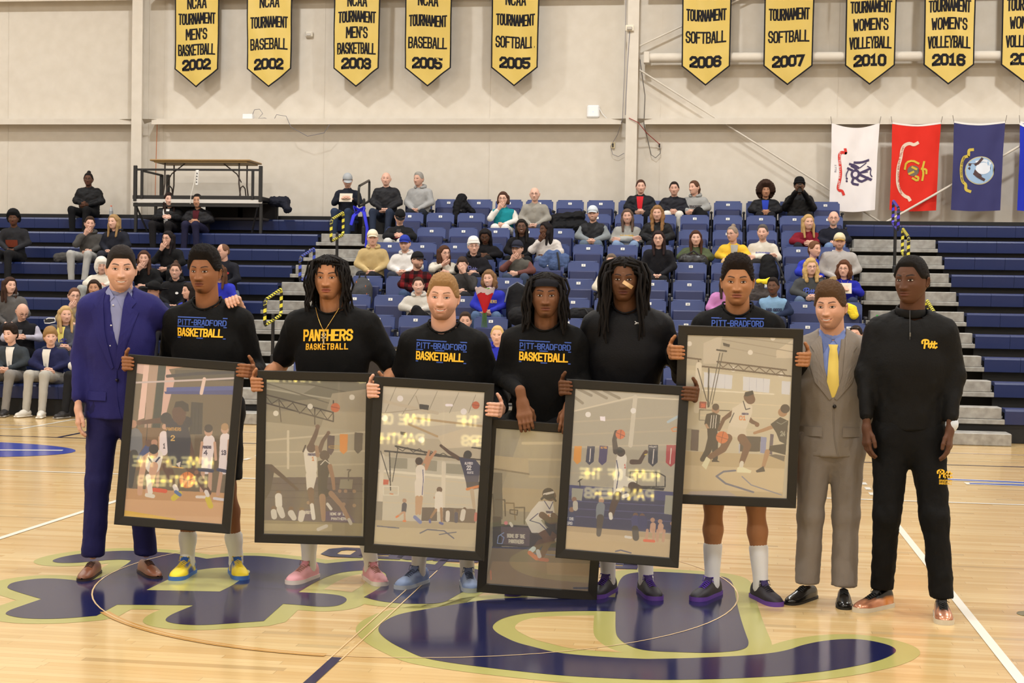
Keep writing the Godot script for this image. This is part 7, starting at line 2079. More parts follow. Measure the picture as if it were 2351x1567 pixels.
# ------------------------------------------------------------------ the spectators, seated
func seated(d: Array) -> void:
	var w: PackedStringArray = (d[5] as String).split(" ")
	var ex: PackedStringArray = (d[6] as String).split(" ", false)
	var opt := {}
	for e in ex:
		var kv := e.split(":", true, 1)
		opt[kv[0]] = kv[1] if kv.size() > 1 else ""
	var row: int = d[2]
	var o := thing("person", d[4], "person", Vector3(d[0], seat_y(row), row_z(row) - 0.02), 0.0, "spectators on the bleachers")
	var big := 1.22 if opt.has("big") else 1.0
	var puff := 1.14 if opt.has("coat") else (1.07 if opt.has("hood") else 1.0)
	var turn: float = deg_to_rad(clampf(d[3], -25, 40)) * 0.55
	var R := func(v: Vector3) -> Vector3: return v.rotated(Vector3.UP, turn) + Vector3(0, 0, -0.24)
	var hy: float = d[1]
	var hp := 0.0
	if opt.has("pitch"): hp = float(opt.pitch)
	var sh := maxf(hy - 0.155, 0.36)
	var lean := 0.07 if w[5] in ["lap", "phone", "face", "facepalm"] else 0.02
	# head
	var skin: Color = {"L": c8(220, 174, 154), "M": c8(186, 138, 110), "D": c8(98, 68, 54)}[w[0]]
	var vary := 0.06 * sin(d[0] * 37.0)
	skin = skin.lightened(vary) if vary > 0.0 else skin.darkened(-vary)
	var hair_c := Color.html(w[2])
	var hq := {"h": 0.23, "w": 0.158, "skin": skin, "fine": 0.42, "brow": hair_c.lerp(skin, 0.25) if not w[1] in ["cap", "beanie", "hoodup", "bonnet", "hat", "bald"] else c8(70, 50, 40).lerp(skin, 0.2), "smile": 1.0 if opt.has("smile") else 0.15, "teeth": opt.has("smile"), "ears": not w[1] in ["long", "curly", "curlylong", "longwavy", "afro", "hoodup"], "flush": 0.12 if w[0] == "L" else 0.0, "lid": 0.35, "lips": 0.85 if w[0] == "L" else 1.1}
	if opt.has("beard"): hq.merge({"kind": "full", "beard": Color.html(opt.beard), "full": 0.8}, true)
	if opt.has("beardgrey"): hq.merge({"kind": "full", "beard": c8(120, 106, 96), "full": 0.55}, true)
	if opt.has("beardgrey2"): hq.merge({"kind": "full", "beard": c8(150, 146, 140), "full": 0.85}, true)
	if w[1] == "bald": hq.w = 0.162
	var q := measures(hq)
	var hx := Transform3D(Basis.from_euler(Vector3(hp, deg_to_rad(d[3]), 0.05 * sin(d[0] * 11.0))), R.call(Vector3(0, hy, 0.06 + lean)))
	var body := Shape.new()
	head_shape(body, q, hx)
	var sl := lin(skin)
	body.col = sl
	body.tube([R.call(Vector3(0, sh - 0.05, lean)), hx * Vector3(0, -0.05, -0.022), hx * Vector3(0, 0.0, -0.022)], [0.056, 0.05, 0.05], 12)
	# arms
	var sx := 0.165 * big
	var pose := w[5]
	var el: Array = [Vector3(-0.235 * big, sh * 0.5 + 0.04, 0.02 + lean), Vector3(0.235 * big, sh * 0.5 + 0.04, 0.02 + lean)]
	var wr: Array = [Vector3(-0.05, 0.2, 0.25), Vector3(0.05, 0.2, 0.25)]
	match pose:
		"face":
			wr[0] = Vector3(-0.07, hy - 0.19, 0.17 + lean)
			el[0] = Vector3(-0.2, sh * 0.5 + 0.06, 0.14 + lean)
		"facepalm":
			wr[1] = Vector3(0.05, hy - 0.13, 0.22 + lean)
			el[1] = Vector3(0.17, sh * 0.5 + 0.03, 0.17 + lean)
		"phone": wr = [Vector3(-0.055, sh * 0.62, 0.26 + lean), Vector3(0.055, sh * 0.62, 0.26 + lean)]
		"paper": wr = [Vector3(-0.1, sh * 0.68, 0.24), Vector3(0.1, sh * 0.68, 0.24)]
		"cross":
			wr = [Vector3(0.1, sh * 0.55, 0.19), Vector3(-0.1, sh * 0.5, 0.19)]
			el = [Vector3(-0.24, sh * 0.5, 0.06), Vector3(0.24, sh * 0.5, 0.06)]
		"photo": wr = [Vector3(-0.05, hy - 0.09, 0.3), Vector3(0.05, hy - 0.09, 0.3)]
		"rest": wr = [Vector3(-0.08, 0.26, 0.2), Vector3(0.04, 0.23, 0.22)]
	var top: Array = [bone(R.call(Vector3(0, 0.1, 0)), R.call(Vector3(0, sh - 0.2, lean * 0.7)), 0.165 * big * puff, 0.165 * big * puff, 0.05, Vector3(1, 1, 0.72)),
		bone(R.call(Vector3(-sx + 0.03, sh - 0.08, lean)), R.call(Vector3(sx - 0.03, sh - 0.08, lean)), 0.076 * big * puff, 0.076 * big * puff, 0.07), bone(R.call(Vector3(0, sh - 0.07, lean)), R.call(Vector3(0, sh + 0.0, lean)), 0.085, 0.062, 0.05)]
	var sleeves: Array = []
	for i in 2:
		var s3: Vector3 = R.call(Vector3([-sx, sx][i], sh - 0.085, lean))
		var e3: Vector3 = R.call(el[i])
		var w3: Vector3 = R.call(wr[i])
		var ab: Array = [bone(s3, e3, 0.062 * puff, 0.052 * puff, 0.04), bone(e3, e3.lerp(w3, 0.94), 0.05 * puff, 0.036 * puff, 0.03)]
		if opt.has("sleeves"): sleeves.append_array(ab)
		else: top.append_array(ab)
		# the hand lies along the forearm, palm inwards
		var dir := (w3 - e3).normalized()
		var inw := (R.call(Vector3(0, sh * 0.5, 0.2)) as Vector3) - w3
		if pose in ["face", "facepalm"] and w3.y > sh - 0.1: inw = hx.origin - w3
		inw = (inw - dir * inw.dot(dir)).normalized()
		if i == 1: inw = -inw
		var b := Basis(inw, -dir, inw.cross(-dir))
		add_copy(body, hand["small"], Transform3D(b.scaled(Vector3.ONE * 0.92), w3 + dir * 0.01), sl, i == 1)
	var core: Array = [bone(R.call(Vector3(0, sh - 0.05, lean)), Vector3(0, 0.1, -0.24), 0.06, 0.08, 0.03)]
	for i in 2:
		var s3: Vector3 = R.call(Vector3([-sx, sx][i] * 0.9, sh - 0.09, lean))
		core.append(bone(R.call(Vector3(0, sh - 0.08, lean)), s3, 0.04, 0.03, 0.02))
		core.append(bone(s3, R.call(el[i]), 0.03, 0.026, 0.02))
		core.append(bone(R.call(el[i]), R.call(wr[i]), 0.026, 0.022, 0.02))
	soft(body, core, 0.026, [], [], 0.0, Vector3.ONE, sl)
	part("body", body.mesh(), painted(0.52, 0.26), o)
	var cuts: Array = [[Vector3(0, -1, 0), -0.055]]
	var s := Shape.new()
	soft(s, top, 0.019, cuts, [], 0.012 if opt.has("coat") else 0.008, Vector3(10, 16 if opt.has("coat") else 8, 10))
	var tc := Color.html(w[3])
	var tm: StandardMaterial3D = cloth(tc, 0.85 if not opt.has("coat") else 0.55, 0.4, 9.0)
	var garment := part("coat" if opt.has("coat") else "top", s.mesh(), tm, o)
	if opt.has("plaid"):
		var tex := Image.create(64, 64, true, Image.FORMAT_RGB8)
		tex.fill(c8(120, 24, 30))
		tex.fill_rect(Rect2i(0, 0, 32, 64), c8(60, 16, 20))
		tex.fill_rect(Rect2i(0, 0, 64, 32), c8(62, 16, 20))
		tex.fill_rect(Rect2i(0, 0, 32, 32), c8(16, 12, 14))
		tex.generate_mipmaps()
		tm = tm.duplicate()
		tm.albedo_color = Color.WHITE
		tm.albedo_texture = ImageTexture.create_from_image(tex)
		tm.uv1_scale = Vector3.ONE * 8.0
		garment.material_override = tm
	if sleeves:
		s = Shape.new()
		soft(s, sleeves, 0.018, [], [], 0.006)
		part("sleeves", s.mesh(), cloth(Color.html(opt.sleeves), 0.85, 0.4, 9.0), o)
	var fr := func(v: Vector2) -> Vector3:
		var p: Vector3 = R.call(Vector3(v.x, 0, 0))
		return on_cloth(top.slice(0, 3), p.x, v.y, 0.013, 0.2)
	if opt.has("collar"):   # what shows between the open fronts
		s = Shape.new()
		var g := PackedVector3Array()
		for j in 6:
			for i in 5:
				var f := i / 4.0 * 2.0 - 1.0
				g.append(fr.call(Vector2(f * lerpf(0.06, 0.032, j / 5.0), lerpf(sh - 0.01, sh - 0.27, j / 5.0))))
		s.grid(g, 5, false, PackedColorArray(), false)
		part("undershirt", s.mesh(), cloth(Color.html(opt.collar), 0.85), garment)
	if opt.has("zip"): part("zipper", tube_mesh([fr.call(Vector2(0.0, sh - 0.2)), fr.call(Vector2(0.0, sh * 0.5)), fr.call(Vector2(0, 0.2))], [0.005], 5), mat(c8(190, 190, 188), 0.4, 0.5), garment)
	if opt.has("band"): part("colour_band", letters_mesh([[Vector2(-0.11, sh - 0.2), Vector2(0.11, sh - 0.2), Vector2(0.11, sh - 0.32), Vector2(-0.11, sh - 0.32)]], fr, 8), cloth(Color.html(opt.band), 0.85), garment)
	if opt.has("text"):
		var t: PackedStringArray = (opt.text as String).split(":")
		var word := " ".join(t.slice(1))
		part("lettering", letters_mesh(lettering(word, 0.22, 0.045, 0.165, 1.9), func(v: Vector2) -> Vector3: return fr.call(v + Vector2(-0.11, sh - 0.19)), 2), mat(Color.html(t[0]), 0.7), garment)
	if opt.has("script"): part("script_lettering", letters_mesh(pitt_script(0.17, 0.42), func(v: Vector2) -> Vector3: return fr.call(v + Vector2(-0.08, sh - 0.24)), 1), mat(Color.html(opt.script), 0.7), garment)
	if opt.has("mark"): part("badge", letters_mesh(blob(0.06, sh - 0.17, 0.024, 0.018, 8), fr), mat(Color.html(opt.mark), 0.6), garment)
	if opt.has("hood"):
		s = Shape.new()
		var hb: Vector3 = R.call(Vector3(0, sh + 0.0, lean - 0.02))
		var ring: Array = []
		for i in 14:
			var a := lerpf(-2.5, 2.5, i / 13.0)
			ring.append(hb + Vector3(sin(a + PI) * 0.088, 0.03 + 0.02 * cos(a), cos(a + PI) * 0.085 + 0.02).rotated(Vector3.UP, turn))
		s.tube(ring, [0.02, 0.026, 0.032, 0.036, 0.038, 0.038, 0.038, 0.036, 0.034, 0.03, 0.026, 0.022], 8)
		part("hood", s.mesh(), tm, garment)
	# legs: thighs forward, shanks down to the deck
	var legs: Array = []
	var crossed: bool = ("crossed" in d[4])
	var feet: Array = []
	for i in 2:
		var sg: float = [-1.0, 1.0][i]
		var hip := Vector3(sg * 0.085 * big, 0.08, -0.24)
		var kn := Vector3(sg * (0.12 + 0.03 * sin(d[0] * 7.0)), 0.13, 0.2)
		var an := Vector3(sg * 0.12, -0.33, 0.24 + 0.06 * sin(d[0] * 13.0 + i))
		if crossed and i == 0:
			kn = Vector3(0.06, 0.2, 0.2)
			an = Vector3(0.16, -0.18, 0.33)
		legs.append(bone(hip, kn, 0.088 * big, 0.066 * big, 0.04))
		legs.append(bone(kn, an, 0.065 * big, 0.05, 0.03))
		feet.append([an, sg * 0.25])
	legs.append(bone(Vector3(-0.06, 0.09, -0.25), Vector3(0.06, 0.09, -0.25), 0.12 * big, 0.12 * big, 0.05))
	s = Shape.new()
	soft(s, legs, 0.021, [], [], 0.008)
	part("trousers", s.mesh(), cloth(Color.html(w[4]), 0.85, 0.3, 9.0), o)
	if shoe_m.is_empty():
		var z := Shape.new()
		soft(z, [bone(Vector3(0, 0.05, -0.03), Vector3(0, 0.05, 0.06), 0.05, 0.046, 0.03), bone(Vector3(0, 0.04, 0.06), Vector3(0, 0.03, 0.17), 0.042, 0.034, 0.03)], 0.014, [[Vector3(0, -1, 0), -0.004]])
		shoe_m.append(z.mesh())
		shoe_m.append(box_mesh(Vector3(0.09, 0.022, 0.28), 0.01, Vector3(0, 0.011, 0.06)))
	var light: bool = absi(int(d[0] * 100.0)) % 3 == 0 or opt.has("slides")
	for f: Array in feet:
		var sho := Node3D.new()
		sho.name = "shoe"
		o.add_child(sho, true)
		sho.position = (f[0] as Vector3) + Vector3(0, -0.085, 0)
		sho.rotation.y = f[1]
		part("upper", shoe_m[0], mat(c8(214, 210, 202) if light else c8(40, 38, 40), 0.6), sho)
		part("sole", shoe_m[1], mat(c8(226, 222, 214) if light else c8(150, 146, 140), 0.6), sho)
	headwear(o, w[1], hair_c, q, hx, opt)
	if opt.has("glasses"):
		s = Shape.new()
		for sg in [-1.0, 1.0]:
			var ring: Array = []
			for i in 10:
				var a := TAU * i / 10
				ring.append(hx * Vector3(sg * 0.032 + cos(a) * 0.021, 0.002 + sin(a) * 0.017, face_z(sg * 0.032, 0.0, q) + 0.016))
			s.tube(ring, [0.0018], 4, 1.0, Vector3.ZERO, true)
			s.tube([hx * Vector3(sg * 0.053, 0.004, face_z(0.032, 0.0, q) + 0.014), hx * Vector3(sg * 0.076, 0.004, 0.0)], [0.0016], 4)
		s.tube([hx * Vector3(-0.011, 0.004, face_z(0.0, 0.004, q) + 0.008), hx * Vector3(0.011, 0.004, face_z(0.0, 0.004, q) + 0.008)], [0.0016], 4)
		part("glasses", s.mesh(), mat(c8(50, 44, 42), 0.3), o)
	if opt.has("shades"): part("sunglasses", tube_mesh([hx * Vector3(-0.06, 0.085, 0.055), hx * Vector3(-0.03, 0.088, 0.078), hx * Vector3(0.0, 0.092, 0.08), hx * Vector3(0.03, 0.088, 0.078), hx * Vector3(0.06, 0.085, 0.055)], [0.012, 0.02, 0.008, 0.02, 0.012], 8, 0.6), mat(c8(16, 16, 18), 0.15), o)
	if opt.has("necklace"): part("necklace", tube_mesh([fr.call(Vector2(-0.05, sh - 0.01)), fr.call(Vector2(0, sh - 0.12)), fr.call(Vector2(0.05, sh - 0.01))], [0.003], 5), mat(c8(200, 180, 140), 0.3, 0.8), o)
	# what the hands hold
	var mid: Vector3 = o.position + (R.call(wr[0]) + R.call(wr[1])) * 0.5
	if pose == "phone" or pose == "photo":
		var ph := Shape.new()
		ph.box(Vector3.ZERO, Vector3(0.07, 0.145, 0.009), 0.004, Basis(Vector3.RIGHT, -0.5 if pose == "phone" else 0.0))
		tag(part("phone", ph.mesh(), mat(c8(22, 22, 26), 0.25), self, mid + Vector3(0, 0.04, 0.05)), "dark phone held by the %s" % (d[4] as String).split(" in ")[0].split(" with ")[0] + (" on the %s row" % ORD[row]), "phone", "phones held by spectators")
	elif pose == "paper":
		var ph := Shape.new()
		ph.box(Vector3.ZERO, Vector3(0.23, 0.16, 0.002), 0.0005, Basis(Vector3.RIGHT, -0.35))
		for k in 6: ph.box(Vector3(0, 0.05 - 0.02 * k, 0.003), Vector3(0.16 - 0.02 * (k % 3), 0.003, 0.002), 0.0, Basis(Vector3.RIGHT, -0.35))
		tag(part("programme", ph.mesh(), mat(c8(216, 206, 190), 0.8), self, mid + Vector3(0, 0.02, 0.06)), "paper programme held by the %s" % (d[4] as String).split(" in ")[0].split(" with ")[0] + (" on the %s row" % ORD[row]), "paper", "paper programmes")

var shoe_m: Array = []

func headwear(o: Node, kind: String, c: Color, q: Dictionary, x: Transform3D, opt: Dictionary) -> void:
	var hm := cloth(c, 0.7, 0.9, 26.0)
	var s := Shape.new()
	var B := func(a: Vector3, b: Vector3, ra: float, rb: float) -> Array: return bone(x * a, x * b, ra, rb, 0.03)
	match kind:
		"short": part("hair", hair_cap(q, x, 0.018, 0.008, 0.004, 14.0, Vector3(0.6, 0.05, -0.45), 0.45, 0.006), hm, o)
		"shortring": part("hair", hair_cap(q, x, 0.004, 0.008, 0.002, 14.0, Vector3(0.9, 0.05, -0.45), 0.45), hm, o)
		"mop": part("hair", hair_cap(q, x, 0.03, 0.022, 0.006, 9.0, Vector3(0.34, 0.0, -0.5), 0.5, 0.01), hm, o)
		"curlytop": part("hair", hair_cap(q, x, 0.045, 0.02, 0.014, 18.0, Vector3(0.5, 0.0, -0.45), 0.6, 0.012), hm, o)
		"afro": part("hair", hair_cap(q, x, 0.075, 0.085, 0.02, 16.0, Vector3(0.42, -0.35, -0.75), 0.7), hm, o)
		"slick", "bun":
			part("hair", hair_cap(q, x, 0.012, 0.009, 0.002, 10.0, Vector3(0.58, 0.0, -0.5), 0.45), hm, o)
			if kind == "bun": soft(s, [B.call(Vector3(0, 0.115, -0.02), Vector3(0, 0.13, -0.03), 0.034, 0.036)], 0.012, [], [], 0.006, Vector3(30, 30, 30))
			else: soft(s, [B.call(Vector3(0, 0.03, -0.09), Vector3(0.01, -0.02, -0.11), 0.028, 0.026), B.call(Vector3(0.01, -0.02, -0.11), Vector3(0.03, -0.17, -0.1), 0.026, 0.014)], 0.012)
			part("bun" if kind == "bun" else "ponytail", s.mesh(), hm, o)
		"long", "longwavy", "curly", "curlylong", "bob":
			var curl := kind != "long" and kind != "bob"
			part("hair", hair_cap(q, x, 0.022 if curl else 0.015, 0.018, 0.01 if curl else 0.003, 18.0, Vector3(0.55, 0.0, -0.6), 0.5), hm, o)
			var low := {"long": -0.24, "longwavy": -0.2, "curly": -0.12, "curlylong": -0.27, "bob": -0.06}[kind] as float
			var th := 0.036 if curl else 0.026
			var bs: Array = [B.call(Vector3(0, 0.02, -0.075), Vector3(0, low * 0.9, -0.085), 0.062, 0.05)]
			for sg in [-1.0, 1.0]:
				bs.append(B.call(Vector3(sg * 0.07, 0.045, 0.005), Vector3(sg * (0.083 if curl else 0.078), -0.06, 0.012), th, th))
				bs.append(B.call(Vector3(sg * (0.085 if curl else 0.079), -0.06, 0.012), Vector3(sg * 0.075, low, 0.045 if low < -0.15 else 0.01), th, th * 0.7))
				bs.append(B.call(Vector3(sg * 0.06, 0.04, -0.05), Vector3(sg * 0.075, low * 0.95, -0.05), 0.04, 0.035))
			soft(s, bs, 0.0135, [], [], 0.014 if curl else 0.006, Vector3(26, 14, 26) if curl else Vector3(40, 4, 40))
			part("long_hair", s.mesh(), hm, o)
		"cap", "beanie", "bonnet", "hoodup", "hat":
			var hat := Node3D.new()
			hat.name = {"cap": "cap", "beanie": "beanie", "bonnet": "bonnet", "hoodup": "raised_hood", "hat": "brimmed_hat"}[kind]
			o.add_child(hat, true)
			var m := cloth(c, 0.85, 0.4, 14.0)
			if kind in ["cap", "hat"]: part("hair", hair_cap(q, x, 0.004, 0.006, 0.001, 10.0, Vector3(0.62, 0.05, -0.45), 0.4), cloth(c8(80, 62, 48), 0.8), o)
			var line := Vector3(0.36, 0.26, 0.0)
			if kind == "beanie": line = Vector3(0.42, 0.1, -0.3)
			if kind == "bonnet": line = Vector3(0.45, 0.1, -0.5)
			if kind == "hoodup": line = Vector3(0.3, -0.9, -0.98)
			var thick := {"cap": 0.018, "beanie": 0.024, "bonnet": 0.045, "hoodup": 0.034, "hat": 0.024}[kind] as float
			part("crown", hair_cap(q, x, thick + (0.03 if kind == "beanie" else 0.012), thick, 0.002 if kind != "bonnet" else 0.008, 10.0, line, 0.5), m, hat)
			if kind == "cap":
				var g := PackedVector3Array()
				for side in 2:
					for j in 4:
						for i in 11:
							var a := lerpf(-1.15, 1.15, i / 10.0)
							var r := 0.072 + 0.026 * j * (cos(a) * 0.9 + 0.1)
							g.append(x * Vector3(sin(a) * lerpf(0.08, 0.083, j / 3.0), 0.047 - 0.006 * j - 0.004 * side - 0.014 * sin(a) * sin(a), cos(a) * r + 0.022))
				var gs := g.slice(0, 44)
				s.grid(gs, 11, false, PackedColorArray(), true)
				s.grid(g.slice(44), 11, false, PackedColorArray(), false)
				part("brim", s.mesh(), cloth(Color.html(opt.brim), 0.85) if opt.has("brim") else m, hat)
			if kind == "hat":
				s.lathe(PackedVector2Array([Vector2(0.09, 0.03), Vector2(0.15, 0.022), Vector2(0.2, 0.04), Vector2(0.2, 0.046), Vector2(0.15, 0.03), Vector2(0.08, 0.04)]), 24, x.origin, x.basis)
				part("brim", s.mesh(), m, hat)
				s = Shape.new()
				s.lathe(PackedVector2Array([Vector2(0.088, 0.035), Vector2(0.086, 0.1), Vector2(0.07, 0.135), Vector2(0.03, 0.128), Vector2(0.0, 0.12)]), 20, x.origin, x.basis.scaled(Vector3(1, 1, 1)))
				part("top", s.mesh(), m, hat)
			if kind == "beanie": part("cuff", tube_mesh(ring_on(q, x, 0.38, 0.024), [0.017], 8, 0.35, x.basis.y, true), m, hat)
		_: pass

func ring_on(q: Dictionary, x: Transform3D, ph: float, lift: float) -> Array:
	var out: Array = []
	for i in 24:
		var th := TAU * i / 24 - PI
		var p := skull(th, ph + 0.1 * cos(th), q)
		out.append(x * (p + p.normalized() * lift))
	return out

